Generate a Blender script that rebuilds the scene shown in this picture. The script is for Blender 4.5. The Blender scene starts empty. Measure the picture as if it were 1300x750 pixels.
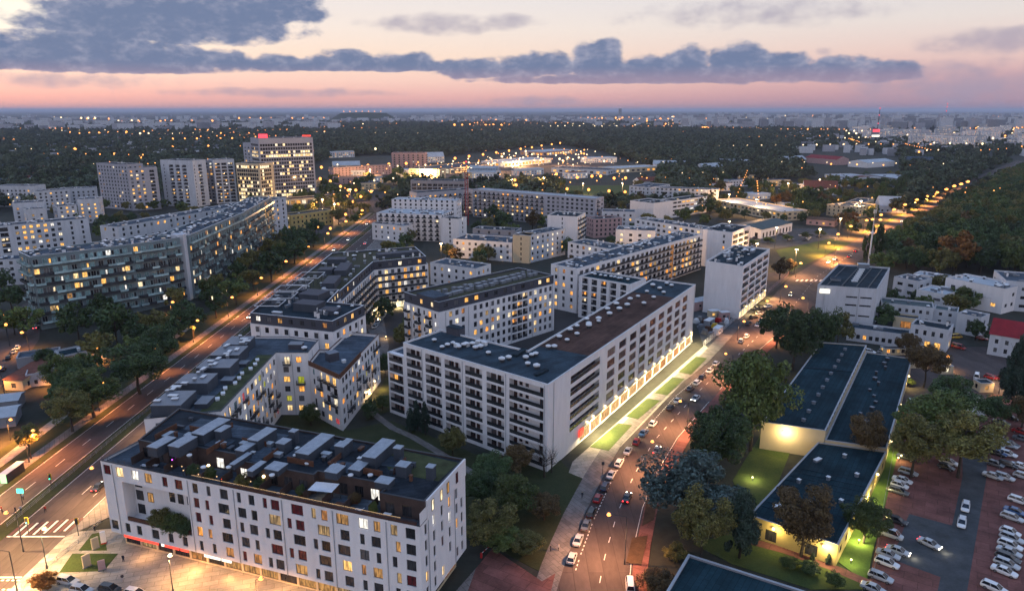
import bpy, math, random
import numpy as np
R = random.Random(7)
sc = bpy.context.scene
col = sc.collection
PI = math.pi
# ------------------------------------------------------------------ camera and pixel -> world helper
H, F = 90.0, 900.0
TH = math.atan(235 / F); CT, ST = math.cos(TH), math.sin(TH)
def ray(u, v):
    x = (u - 650) / F; y = (375 - v) / F
    return x, CT + y * ST, -ST + y * CT
def G(u, v, z=0.0):
    dx, dy, dz = ray(u, v); t = (z - H) / dz
    return dx * t, dy * t
def sub(a, b): return (a[0]-b[0], a[1]-b[1])
def ln(a): return math.hypot(a[0], a[1])
def lerp(a, b, t): return (a[0]+(b[0]-a[0])*t, a[1]+(b[1]-a[1])*t)
def s_on(p0, p1, u, z):
    """distance along the wall p0-p1 of the point at height z seen in direction u"""
    lo, hi = -0.5, 1.5
    def uu(t):
        x, y = lerp(p0, p1, t)
        dep = y * CT - (z - H) * ST
        return 650 + F * x / dep
    inc = uu(1) > uu(0)
    for _ in range(40):
        m = (lo + hi) / 2
        if (uu(m) < u) == inc: lo = m
        else: hi = m
    return lo * ln(sub(p1, p0))
cam = bpy.data.cameras.new('camera'); camo = bpy.data.objects.new('camera', cam); col.objects.link(camo)
camo.location = (0, 0, H); camo.rotation_euler = (PI/2 - TH, 0, 0)
cam.sensor_width = 36; cam.lens = 36 * F / 1300; cam.clip_end = 200000; cam.clip_start = 1
sc.camera = camo
sc.view_settings.view_transform = 'Standard'; sc.view_settings.look = 'None'
sc.view_settings.exposure = 0.0; sc.view_settings.gamma = 1
sc.cycles.use_denoising = True
sc.cycles.max_bounces = 5; sc.cycles.diffuse_bounces = 2; sc.cycles.glossy_bounces = 2
sc.cycles.volume_bounces = 1; sc.cycles.transparent_max_bounces = 4
sc.cycles.sample_clamp_indirect = 4; sc.cycles.use_light_tree = True; sc.cycles.use_adaptive_sampling = True; sc.cycles.adaptive_threshold = .03
# ------------------------------------------------------------------ materials
def lin(c):
    c = c / 255.0
    return c / 12.92 if c <= .04045 else ((c + .055) / 1.055) ** 2.4
def srgb(r, g, b): return (lin(r), lin(g), lin(b), 1)
MATS = {}
def nd(nt, typ, **kw):
    n = nt.nodes.new(typ)
    for k, v in kw.items(): setattr(n, k, v)
    return n
def mat(name, c, rough=.8, noise=.18, scale=.4, spec=.3, c2=None, metal=0, stretch=None, island=0., objrand=0., fine=0., seams=None):
    """procedural surface: two colours mixed by world-space noise, with optional per-leaf / per-object variation"""
    if name in MATS: return MATS[name]
    m = bpy.data.materials.new(name); m.use_nodes = True; nt = m.node_tree; L = nt.links
    b = nt.nodes['Principled BSDF']
    b.inputs['Roughness'].default_value = rough; b.inputs['Specular IOR Level'].default_value = spec; b.inputs['Metallic'].default_value = metal
    c = tuple(c) + (1,) if len(c) == 3 else c
    geo = nd(nt, 'ShaderNodeNewGeometry')
    mp = nd(nt, 'ShaderNodeMapping'); L.new(geo.outputs['Position'], mp.inputs['Vector'])
    if stretch: mp.inputs['Scale'].default_value = stretch
    no = nd(nt, 'ShaderNodeTexNoise'); no.inputs['Scale'].default_value = scale; no.inputs['Detail'].default_value = 5; no.inputs['Roughness'].default_value = .65
    L.new(mp.outputs[0], no.inputs['Vector'])
    mr = nd(nt, 'ShaderNodeMapRange'); L.new(no.outputs['Fac'], mr.inputs['Value'])
    mr.inputs['From Min'].default_value = .3; mr.inputs['From Max'].default_value = .7
    mx = nd(nt, 'ShaderNodeMix', data_type='RGBA'); L.new(mr.outputs[0], mx.inputs['Factor'])
    if c2 is None:
        lo = tuple(x * (1 - noise) for x in c[:3]) + (1,); hi = tuple(min(1, x * (1 + noise)) for x in c[:3]) + (1,)
    else:
        lo, hi = c, tuple(c2) + (1,) if len(c2) == 3 else c2
    mx.inputs[6].default_value = lo; mx.inputs[7].default_value = hi
    out = mx.outputs[2]
    if island or objrand or fine:
        acc = None
        for amt, sock in ((island, 'isl'), (objrand, 'obj'), (fine, 'fine')):
            if not amt: continue
            if sock == 'isl': s = geo.outputs['Random Per Island']
            elif sock == 'obj': s = nd(nt, 'ShaderNodeObjectInfo').outputs['Random']
            else:
                n2 = nd(nt, 'ShaderNodeTexNoise'); n2.inputs['Scale'].default_value = scale * 12; n2.inputs['Detail'].default_value = 3
                L.new(mp.outputs[0], n2.inputs['Vector']); s = n2.outputs['Fac']
            r = nd(nt, 'ShaderNodeMapRange'); L.new(s, r.inputs['Value'])
            r.inputs['To Min'].default_value = 1 - amt; r.inputs['To Max'].default_value = 1 + amt
            if acc is None: acc = r.outputs[0]
            else:
                mu = nd(nt, 'ShaderNodeMath', operation='MULTIPLY'); L.new(acc, mu.inputs[0]); L.new(r.outputs[0], mu.inputs[1]); acc = mu.outputs[0]
        vm = nd(nt, 'ShaderNodeVectorMath', operation='SCALE'); L.new(out, vm.inputs[0]); L.new(acc, vm.inputs['Scale']); out = vm.outputs[0]
    if seams:
        br = nd(nt, 'ShaderNodeTexBrick'); mp3 = nd(nt, 'ShaderNodeMapping'); mp3.inputs['Rotation'].default_value = (0, 0, seams[0]); L.new(geo.outputs['Position'], mp3.inputs['Vector']); L.new(mp3.outputs[0], br.inputs['Vector'])
        br.inputs['Scale'].default_value = 1; br.inputs['Brick Width'].default_value = seams[1]; br.inputs['Row Height'].default_value = seams[2]; br.inputs['Mortar Size'].default_value = .05
        br.inputs['Color1'].default_value = (1.18,)*3 + (1,); br.inputs['Color2'].default_value = (.84,)*3 + (1,); br.inputs['Mortar'].default_value = (.55,)*3 + (1,)
        mm = nd(nt, 'ShaderNodeMix', data_type='RGBA', blend_type='MULTIPLY'); mm.inputs['Factor'].default_value = 1; L.new(out, mm.inputs[6]); L.new(br.outputs['Color'], mm.inputs[7]); out = mm.outputs[2]
    L.new(out, b.inputs['Base Color'])
    MATS[name] = m; return m
def emit(name, c, k, sampling='NONE', base=(.1, .1, .1, 1)):
    if name in MATS: return MATS[name]
    m = bpy.data.materials.new(name); m.use_nodes = True; b = m.node_tree.nodes['Principled BSDF']
    b.inputs['Base Color'].default_value = base
    b.inputs['Emission Color'].default_value = c; b.inputs['Emission Strength'].default_value = k
    m.cycles.emission_sampling = sampling; MATS[name] = m; return m
def lit_pane(name, stops, k, k2):
    """a lit room behind glass: warm hue picked per window, curtains and furniture as soft uneven brightness"""
    m = bpy.data.materials.new(name); m.use_nodes = True; nt = m.node_tree; L = nt.links; b = nt.nodes['Principled BSDF']
    b.inputs['Base Color'].default_value = (.05, .04, .03, 1); b.inputs['Roughness'].default_value = .15
    geo = nd(nt, 'ShaderNodeNewGeometry'); oi = nd(nt, 'ShaderNodeObjectInfo')
    ad = nd(nt, 'ShaderNodeMath', operation='ADD'); L.new(oi.outputs['Random'], ad.inputs[0]); L.new(geo.outputs['Random Per Island'], ad.inputs[1])
    fr = nd(nt, 'ShaderNodeMath', operation='FRACT'); L.new(ad.outputs[0], fr.inputs[0])
    cr = nd(nt, 'ShaderNodeValToRGB'); cr.color_ramp.interpolation = 'CONSTANT'; e = cr.color_ramp.elements
    e[0].color = stops[0]; e[0].position = 0; e[1].color = stops[1]; e[1].position = 1 / len(stops)
    for i, s in enumerate(stops[2:]): q = e.new((i + 2) / len(stops)); q.color = s
    L.new(fr.outputs[0], cr.inputs[0]); L.new(cr.outputs[0], b.inputs['Emission Color'])
    no = nd(nt, 'ShaderNodeTexNoise'); no.inputs['Scale'].default_value = 1.5; no.inputs['Detail'].default_value = 3
    mp = nd(nt, 'ShaderNodeMapping'); mp.inputs['Scale'].default_value = (1.5, 1.5, .4); L.new(geo.outputs['Position'], mp.inputs[0]); L.new(mp.outputs[0], no.inputs['Vector'])
    mr = nd(nt, 'ShaderNodeMapRange'); L.new(no.outputs['Fac'], mr.inputs['Value'])
    mr.inputs['From Min'].default_value = .35; mr.inputs['From Max'].default_value = .65
    mr.inputs['To Min'].default_value = k; mr.inputs['To Max'].default_value = k2
    L.new(mr.outputs[0], b.inputs['Emission Strength'])
    m.cycles.emission_sampling = 'NONE'; MATS[name] = m; return m
W_WARM = [(1, .55, .16, 1), (1, .45, .09, 1), (1, .68, .32, 1), (1, .5, .12, 1), (1, .76, .45, 1), (1, .38, .07, 1), (.95, .8, .55, 1), (1, .5, .12, 1), (.85, .8, .72, 1)]
lit_pane('lit_pane', W_WARM, .35, 1.35)
lit_pane('lit_pane_dim', [(.8, .4, .12, 1), (.7, .45, .2, 1), (.75, .3, .08, 1)], .08, .55)
lit_pane('lit_office', [(1, .72, .36, 1), (1, .8, .5, 1), (1, .62, .25, 1)], .5, 1.9)
lit_pane('lit_shop', [(1, .78, .4, 1), (1, .7, .3, 1), (1, .85, .5, 1)], .5, 1.6)
lit_pane('lit_store', [(1, .68, .3, 1), (.95, .62, .28, 1), (1, .74, .36, 1)], .12, .5)
lit_pane('lit_green', [(.75, .8, .05, 1), (.8, .75, .08, 1)], .2, .5)
lit_pane('lit_colour', [(.9, .06, .05, 1), (.8, .1, .12, 1)], .2, .6)
mat('pane_dark', (.006, .009, .014), rough=.08, spec=.35, scale=1.1, objrand=.6, c2=(.055, .055, .06), stretch=(1.6, 1.6, .3))
mat('pane_curtain', (.085, .085, .09), rough=.3, spec=.5, noise=.35, scale=1.5, objrand=.5, island=.4)
mat('pane_red', (.10, .008, .012), rough=.2, spec=.5, noise=.5, scale=1.1)
mat('pane_teal', (.17, .29, .31), rough=.15, spec=.5, noise=.5, scale=1.1, objrand=.4, island=.3); mat('render_slate', (.15, .20, .22), rough=.8, noise=.15, scale=.2)
mat('window_frame', (.03, .028, .03), rough=.5)
mat('window_frame_white', (.5, .5, .5), rough=.5)
mat('window_frame_brown', (.19, .055, .022), rough=.6)
mat('render_white', (.70, .685, .695), rough=.9, noise=.07, scale=.6, fine=.05, stretch=(1, 1, .2))
mat('render_white_aged', (.50, .52, .56), rough=.9, noise=.12, scale=.4, fine=.06, stretch=(1, 1, .2))
mat('render_lilac', (.36, .36, .40), rough=.9, noise=.07, scale=.1)
mat('render_cream', (.56, .46, .31), rough=.9, noise=.08, scale=.15)
mat('render_grey', (.22, .23, .26), rough=.9, noise=.1, scale=.15)
mat('render_pink', (.42, .28, .27), rough=.9, noise=.12, scale=.2)
mat('render_yellow', (.42, .33, .13), rough=.9, noise=.12, scale=.2)
mat('cladding_dark', (.055, .058, .075), rough=.7, noise=.12, scale=.3, stretch=(1, 1, 4))
mat('cladding_brown', (.06, .04, .035), rough=.7, noise=.25, scale=.8)
mat('wood_brown', (.11, .05, .03), rough=.7, noise=.3, scale=1.2)
mat('bitumen', (.020, .034, .046), rough=.95, spec=.12, noise=.45, scale=.15, fine=.25, seams=(.6, 9, 1.1))
mat('bitumen_deck', (.030, .050, .068), rough=.95, spec=.12, noise=.4, scale=.18, fine=.25, seams=(-.67, 8, 1.1))
mat('bitumen_slate', (.02, .027, .036), rough=.95, spec=.12, noise=.5, scale=.25, fine=.35, seams=(-.33, 6, 1.1))
mat('bitumen_blue', (.011, .031, .042), rough=.95, spec=.1, noise=.45, scale=.12, fine=.3, seams=(-.98, 10, 1.1))
mat('bitumen_brown', (.075, .042, .034), rough=.95, spec=.12, noise=.4, scale=.15, fine=.25, seams=(-1.03, 9, 1.1))
mat('bitumen_grey', (.06, .08, .105), rough=.95, spec=.12, noise=.45, scale=.15, fine=.25, seams=(.1, 7, 1.1))
mat('roof_light', (.36, .4, .44), rough=.7, noise=.15, scale=.15, fine=.15)
mat('roof_teal', (.02, .05, .06), rough=.6, noise=.3, scale=.2)
mat('roof_red', (.22, .012, .018), rough=.7, noise=.2, scale=.5)
mat('roof_tile', (.13, .045, .03), rough=.85, noise=.3, scale=.8)
mat('roof_terracotta', (.1, .06, .04), rough=.9, noise=.3, scale=.3)
mat('roof_planted', (.05, .042, .026), rough=1, noise=.5, scale=.3, fine=.4, c2=(.045, .052, .026))
mat('green_roof', (.045, .055, .022), rough=1, noise=.5, scale=.35, fine=.4)
mat('coping', (.3, .32, .35), rough=.5, spec=.5)
mat('coping_light', (.52, .54, .57), rough=.5)
mat('metal_white', (.62, .64, .66), rough=.45, noise=.1)
mat('metal_grey', (.16, .18, .21), rough=.5, noise=.15)
mat('cladding_box', (.045, .056, .075), rough=.6, noise=.15, scale=.6, stretch=(1, 1, .2)); mat('lid_grey', (.26, .30, .35), rough=.5, noise=.2, scale=1)
mat('metal_dark', (.035, .04, .048), rough=.55, noise=.2)
mat('metal_red', (.3, .025, .03), rough=.6, noise=.2)
mat('rail_glass', (.03, .035, .04), rough=.25, spec=.5, noise=.2)
mat('rail_brown', (.075, .032, .022), rough=.6, noise=.2)
mat('rail_pale', (.30, .43, .45), rough=.3, spec=.5, noise=.2, objrand=.35, island=.3)
mat('shadow_room', (.12, .11, .115), rough=.9)  # loggia back walls: recess shade put into the colour
mat('asphalt', (.074, .058, .055), rough=.85, spec=.2, noise=.3, scale=.09, fine=.25, stretch=(1, .35, 1), seams=(1.57, 31, 3.1))
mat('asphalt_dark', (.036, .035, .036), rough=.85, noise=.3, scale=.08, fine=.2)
mat('asphalt_lot', (.06, .066, .072), rough=.9, spec=.2, noise=.35, scale=.2, fine=.25)
mat('paving', (.16, .145, .135), rough=.9, noise=.25, scale=.3, fine=.22, seams=(1.0, 2.4, 1.2))
mat('paving_light', (.33, .30, .25), rough=.9, noise=.2, scale=.3, fine=.2, seams=(-.3, 3, 1.5))
mat('paving_red', (.16, .068, .058), rough=.9, spec=.2, noise=.35, scale=.2, fine=.25, seams=(.55, 5, 2.5))
mat('paint_white', (.62, .6, .56), rough=.7, noise=.25, scale=1.2)
mat('paint_red', (.13, .05, .045), rough=.8, noise=.25, scale=1.2)
mat('kerb_stone', (.25, .24, .23), rough=.9)
mat('soil', (.022, .027, .02), rough=1, noise=.4, scale=.05, fine=.45, c2=(.042, .042, .034))
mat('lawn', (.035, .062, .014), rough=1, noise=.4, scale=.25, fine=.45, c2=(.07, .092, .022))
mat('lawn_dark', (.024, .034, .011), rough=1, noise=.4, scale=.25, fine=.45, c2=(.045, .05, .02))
mat('lawn_lush', (.06, .12, .018), rough=1, noise=.4, scale=.3, fine=.4, c2=(.1, .16, .03))
mat('earth_brown', (.06, .036, .02), rough=1, noise=.4, scale=.3, fine=.4)
mat('bark', (.05, .04, .032), rough=1, noise=.3, scale=3)
mat('leaf_green', (0.048, 0.083, 0.024), rough=.75, noise=.35, scale=.25, island=.5, objrand=.3, c2=(0.110, 0.130, 0.035))
mat('leaf_deep', (0.033, 0.062, 0.027), rough=.75, noise=.35, scale=.25, island=.5, objrand=.3, c2=(0.068, 0.102, 0.033))
mat('leaf_olive', (0.101, 0.107, 0.034), rough=.75, noise=.35, scale=.25, island=.5, objrand=.25, c2=(0.171, 0.145, 0.040))
mat('leaf_silver', (0.044, 0.072, 0.064), rough=.7, noise=.35, scale=.25, island=.45, objrand=.1, c2=(0.088, 0.127, 0.116))
mat('leaf_orange', (0.17, 0.085, 0.02), rough=.75, noise=.35, scale=.3, island=.5, objrand=.15, c2=(0.221, 0.098, 0.026))
mat('leaf_brown', (.085, .055, .024), rough=.8, noise=.35, scale=.3, island=.5, objrand=.2, c2=(.13, .088, .036))
mat('leaf_needle', (0.021, 0.042, 0.032), rough=.8, noise=.3, scale=.3, island=.5, objrand=.15, c2=(0.045, 0.070, 0.049))
mat('leaf_far', (0.051, 0.077, 0.051), rough=.9, noise=.35, scale=.02, island=.4, objrand=.5, c2=(0.098, 0.107, 0.057))
mat('tyre', (.012, .012, .012), rough=.9); mat('rim', (.3, .3, .31), rough=.35, metal=.7)
mat('car_glass', (.01, .013, .018), rough=.06, spec=.6, noise=.1)
mat('lamp_off', (.5, .5, .5), rough=.2); mat('tail_off', (.16, .012, .012), rough=.25)
mat('plastic_red', (.4, .02, .02), rough=.5); mat('plastic_yellow', (.6, .4, .04), rough=.5); mat('plastic_green', (.05, .2, .1), rough=.5)
mat('skin', (.45, .28, .2), rough=.6, noise=.05); mat('cloth_dark', (.02, .022, .035), rough=.9); mat('cloth_red', (.25, .02, .02), rough=.9); mat('cloth_pale', (.4, .4, .42), rough=.9)
mat('canvas', (.6, .62, .66), rough=.8); mat('concrete', (.2, .195, .19), rough=.9, noise=.2, scale=.4)
emit('sodium', (1, .36, .06, 1), 3.2); emit('sodium_far', (1, .34, .06, 1), 2.6); emit('warm_white', (1, .72, .36, 1), 4); emit('far_white', (1, .72, .38, 1), 2.4)
emit('neon_red', (1, .04, .06, 1), 1.6); emit('head_lit', (1, .88, .68, 1), 16); emit('tail_lit', (1, .02, .02, 1), 8)
emit('sign_red', (1, .05, .02, 1), 1.1); emit('sign_white', (1, .9, .75, 1), 1.2); emit('ad_green', (.35, 1, .35, 1), 1.3); emit('neon_violet', (.7, .1, 1, 1), 3)
emit('green_light', (.05, 1, .55, 1), 3); emit('fairy', (1, .62, .26, 1), .9); emit('site_orange', (1, .4, .05, 1), 2.5); emit('neon_cyan', (.1, .9, 1, 1), 2)
def car_paint():
    m = bpy.data.materials.new('car_paint'); m.use_nodes = True; nt = m.node_tree; b = nt.nodes['Principled BSDF']
    oi = nd(nt, 'ShaderNodeObjectInfo'); no = nd(nt, 'ShaderNodeTexNoise'); no.inputs['Scale'].default_value = 1.5
    mr = nd(nt, 'ShaderNodeMapRange'); mr.inputs['To Min'].default_value = .88; mr.inputs['To Max'].default_value = 1.08; nt.links.new(no.outputs['Fac'], mr.inputs['Value'])
    vm = nd(nt, 'ShaderNodeVectorMath', operation='SCALE'); nt.links.new(oi.outputs['Color'], vm.inputs[0]); nt.links.new(mr.outputs[0], vm.inputs['Scale'])
    nt.links.new(vm.outputs[0], b.inputs['Base Color']); b.inputs['Roughness'].default_value = .3; b.inputs['Coat Weight'].default_value = .6; b.inputs['Coat Roughness'].default_value = .05
    MATS['car_paint'] = m
car_paint()
# ------------------------------------------------------------------ mesh builder and object helpers
class MB:
    def __init__(s): s.v = []; s.f = []; s.m = []
    def poly(s, pts, mi=0):
        i = len(s.v); s.v += [tuple(p) for p in pts]; s.f.append(tuple(range(i, i + len(pts)))); s.m.append(mi)
    def box(s, c, d, rot=0, mi=0, top=None):
        hx, hy, hz = d[0]/2, d[1]/2, d[2]/2; cs, sn = math.cos(rot), math.sin(rot); i = len(s.v)
        for z in (-hz, hz):
            for x, y in ((-hx, -hy), (hx, -hy), (hx, hy), (-hx, hy)):
                s.v.append((c[0] + x*cs - y*sn, c[1] + x*sn + y*cs, c[2] + z))
        for k, q in enumerate(((0, 3, 2, 1), (4, 5, 6, 7), (0, 1, 5, 4), (1, 2, 6, 5), (2, 3, 7, 6), (3, 0, 4, 7))):
            s.f.append(tuple(i + a for a in q)); s.m.append(top if (top is not None and k == 1) else mi)
    def prism(s, pts, z0, z1, mi=0, top=None, cap=True):
        n = len(pts); i = len(s.v)
        s.v += [(p[0], p[1], z0) for p in pts] + [(p[0], p[1], z1) for p in pts]
        for k in range(n):
            j = (k + 1) % n; s.f.append((i+k, i+j, i+n+j, i+n+k)); s.m.append(mi)
        if cap: s.f.append(tuple(i+n+k for k in range(n))); s.m.append(mi if top is None else top)
    def tube(s, a, b, r0, r1, n=6, mi=0, cap=True):
        a = np.array(a, float); b = np.array(b, float); d = b - a; L = np.linalg.norm(d)
        if L < 1e-6: return
        d /= L; u = np.cross(d, (0, 0, 1) if abs(d[2]) < .9 else (1, 0, 0)); u /= np.linalg.norm(u); w = np.cross(d, u); i = len(s.v)
        for p, r in ((a, r0), (b, r1)):
            for k in range(n):
                t = 2*PI*k/n; s.v.append(tuple(p + r*(u*math.cos(t) + w*math.sin(t))))
        for k in range(n):
            j = (k+1) % n; s.f.append((i+k, i+j, i+n+j, i+n+k)); s.m.append(mi)
        if cap: s.f.append(tuple(i+n+k for k in range(n))); s.m.append(mi); s.f.append(tuple(i+n-1-k for k in range(n))); s.m.append(mi)
    def ball(s, c, r, n=8, mi=0, sz=1.0):
        i = len(s.v); st = max(3, n//2)
        for a in range(st + 1):
            ph = PI*a/st - PI/2
            for k in range(n): t = 2*PI*k/n; s.v.append((c[0]+r*math.cos(ph)*math.cos(t), c[1]+r*math.cos(ph)*math.sin(t), c[2]+r*sz*math.sin(ph)))
        for a in range(st):
            for k in range(n): j = (k+1) % n; s.f.append((i+a*n+k, i+a*n+j, i+(a+1)*n+j, i+(a+1)*n+k)); s.m.append(mi)
    def mesh(s, name, mats, origin=(0, 0, 0)):
        me = bpy.data.meshes.new(name)
        o = origin
        me.from_pydata([(p[0]-o[0], p[1]-o[1], p[2]-o[2]) for p in s.v] if o != (0, 0, 0) else s.v, [], s.f)
        for m in (mats if isinstance(mats, (list, tuple)) else [mats]): me.materials.append(MATS[m])
        me.polygons.foreach_set('material_index', s.m); me.update(); return me
    def build(s, name, mats, parent=None, origin=(0, 0, 0), smooth=False):
        me = s.mesh(name, mats, origin)
        if smooth: me.shade_smooth()
        return link(name, me, parent)
def link(name, me, parent=None, loc=None, rz=0):
    o = bpy.data.objects.new(name, me); col.objects.link(o)
    if parent is not None: o.parent = parent
    if loc is not None: o.location = loc
    if rz: o.rotation_euler = (0, 0, rz)
    return o
def tag(o, label=None, cat=None, group=None, kind=None):
    if label: o['label'] = label
    if cat: o['category'] = cat
    if group: o['group'] = group
    if kind: o['kind'] = kind
    return o
def thing(name, label, cat, loc=(0, 0, 0), rz=0, group=None):
    o = bpy.data.objects.new(name, None); col.objects.link(o); o.location = loc; o.rotation_euler = (0, 0, rz); o.empty_display_size = .5
    return tag(o, label, cat, group)
def copy_tree(root, loc=None, rz=None):
    r = root.copy(); col.objects.link(r)
    if loc is not None: r.location = loc
    if rz is not None: r.rotation_euler = (0, 0, rz)
    for ch in list(root.children):
        c = ch.copy(); col.objects.link(c); c.parent = r
        for g in list(ch.children):
            d = g.copy(); col.objects.link(d); d.parent = c
    return r
NTH = 'first second third fourth fifth sixth seventh eighth ninth tenth eleventh twelfth thirteenth fourteenth fifteenth sixteenth seventeenth eighteenth nineteenth twentieth'.split()
def nth(i): return NTH[i] if i < 20 else 'twenty-' + NTH[i - 20]
# ------------------------------------------------------------------ building kit
def pick(lit, curtain=.3):
    r = R.random()
    if r < lit * .78: return 'lit_pane'
    if r < lit: return 'lit_pane_dim'
    return 'pane_curtain' if R.random() < curtain else 'pane_dark'
TPL = {}
def window_tpl(w, h, mull=None):
    """frame and pane of a window; x along the wall, z up from the centre, outward is -y"""
    key = ('win', w, h, mull)
    if key not in TPL:
        f = MB(); t = .2 if mull == 3 else .07; hw, hh = w/2, h/2
        for x in (-hw + t/2, hw - t/2): f.box((x, 0, 0), (t, .08, h))
        for z in (-hh + t/2, hh - t/2): f.box((0, 0, z), (w - 2*t, .08, t))
        n = mull if mull is not None else (0 if w < 1.1 else 1 if w < 2.2 else 2 if w < 3.4 else int(w / 1.3))
        for k in range(n): f.box((-hw + w*(k+1)/(n+1), 0, 0), (.06, .07, h - 2*t))
        p = MB(); p.poly([(-hw + t, .01, -hh + t), (hw - t, .01, -hh + t), (hw - t, .01, hh - t), (-hw + t, .01, hh - t)])
        TPL[key] = (f, p)
    return TPL[key]
def balcony_tpl(w, d, style):
    key = ('bal', w, d, style)
    if key not in TPL:
        sl = MB(); sl.box((0, -d/2 + .01, -.1), (w, d, .2))
        r = MB()
        if style == 'bars':
            for k in range(int(w / .16) + 1): r.box((-w/2 + .03 + k * (w - .06) / int(w / .16), -d + .03, .52), (.03, .03, 1.0))
            for sx in (-1, 1):
                for k in range(1, int(d / .16)): r.box((sx * (w/2 - .03), -d + .03 + k * .16, .52), (.03, .03, 1.0))
            r.box((0, -d + .03, 1.04), (w, .06, .05))
            for sx in (-1, 1): r.box((sx * (w/2 - .03), -d/2 + .03, 1.04), (.06, d - .06, .05))
        else:
            r.box((0, -d + .02, .5), (w, .04, .95))
            for sx in (-1, 1): r.box((sx * (w/2 - .02), -d/2 + .02, .5), (.04, d - .08, .95))
            r.box((0, -d + .02, 1.01), (w + .02, .07, .06))
        TPL[key] = (sl, r)
    return TPL[key]
def rail_tpl(w, style):
    key = ('rail', w, style)
    if key not in TPL:
        r = MB()
        if style == 'bars':
            n = max(2, int(w / .14))
            for k in range(n + 1): r.box((-w/2 + .02 + k * (w - .04) / n, 0, .5), (.025, .025, 1.0))
            r.box((0, 0, 1.02), (w, .06, .05)); r.box((0, 0, .08), (w, .04, .04))
        else:
            r.box((0, 0, .5), (w, .04, .95)); r.box((0, -.003, 1.01), (w, .07, .06))
        TPL[key] = (r,)
    return TPL[key]
MESHC = {}
def cached(key, mb, name, mats):
    if key not in MESHC: MESHC[key] = mb.mesh(name, mats)
    return MESHC[key]
def q(x): return max(.1, round(x * 20) / 20)
def combine(mbs):
    o = MB()
    for i, b in enumerate(mbs):
        k = len(o.v); o.v += b.v; o.f += [tuple(a + k for a in f) for f in b.f]; o.m += [i] * len(b.f)
    return o
def place_into(dst, tpls, loc, rz, mis):
    cs, sn = math.cos(rz), math.sin(rz)
    for b, mi in zip(tpls, mis):
        k = len(dst.v); dst.v += [(loc[0] + x*cs - y*sn, loc[1] + x*sn + y*cs, loc[2] + z) for x, y, z in b.v]
        dst.f += [tuple(a + k for a in f) for f in b.f]; dst.m += [mi] * len(b.f)
def inset(poly, d):
    n = len(poly); out = []
    for i in range(n):
        p0, p1, p2 = poly[i-1], poly[i], poly[(i+1) % n]
        a = sub(p1, p0); b = sub(p2, p1); la, lb = ln(a), ln(b)
        na = (-a[1]/la, a[0]/la); nb = (-b[1]/lb, b[0]/lb)
        k = 1 + na[0]*nb[0] + na[1]*nb[1]
        if k < .2: k = .2
        out.append((p1[0] + d*(na[0]+nb[0])/k, p1[1] + d*(na[1]+nb[1])/k))
    return out
def ccw(p):
    a = sum(p[i-1][0]*p[i][1] - p[i][0]*p[i-1][1] for i in range(len(p)))
    return list(p) if a > 0 else list(p)[::-1]
def inside(p, poly):
    c = False
    for i in range(len(poly)):
        a, b = poly[i-1], poly[i]
        if (a[1] > p[1]) != (b[1] > p[1]) and p[0] < (b[0]-a[0])*(p[1]-a[1])/(b[1]-a[1]) + a[0]: c = not c
    return c
FOOT = []
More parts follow.
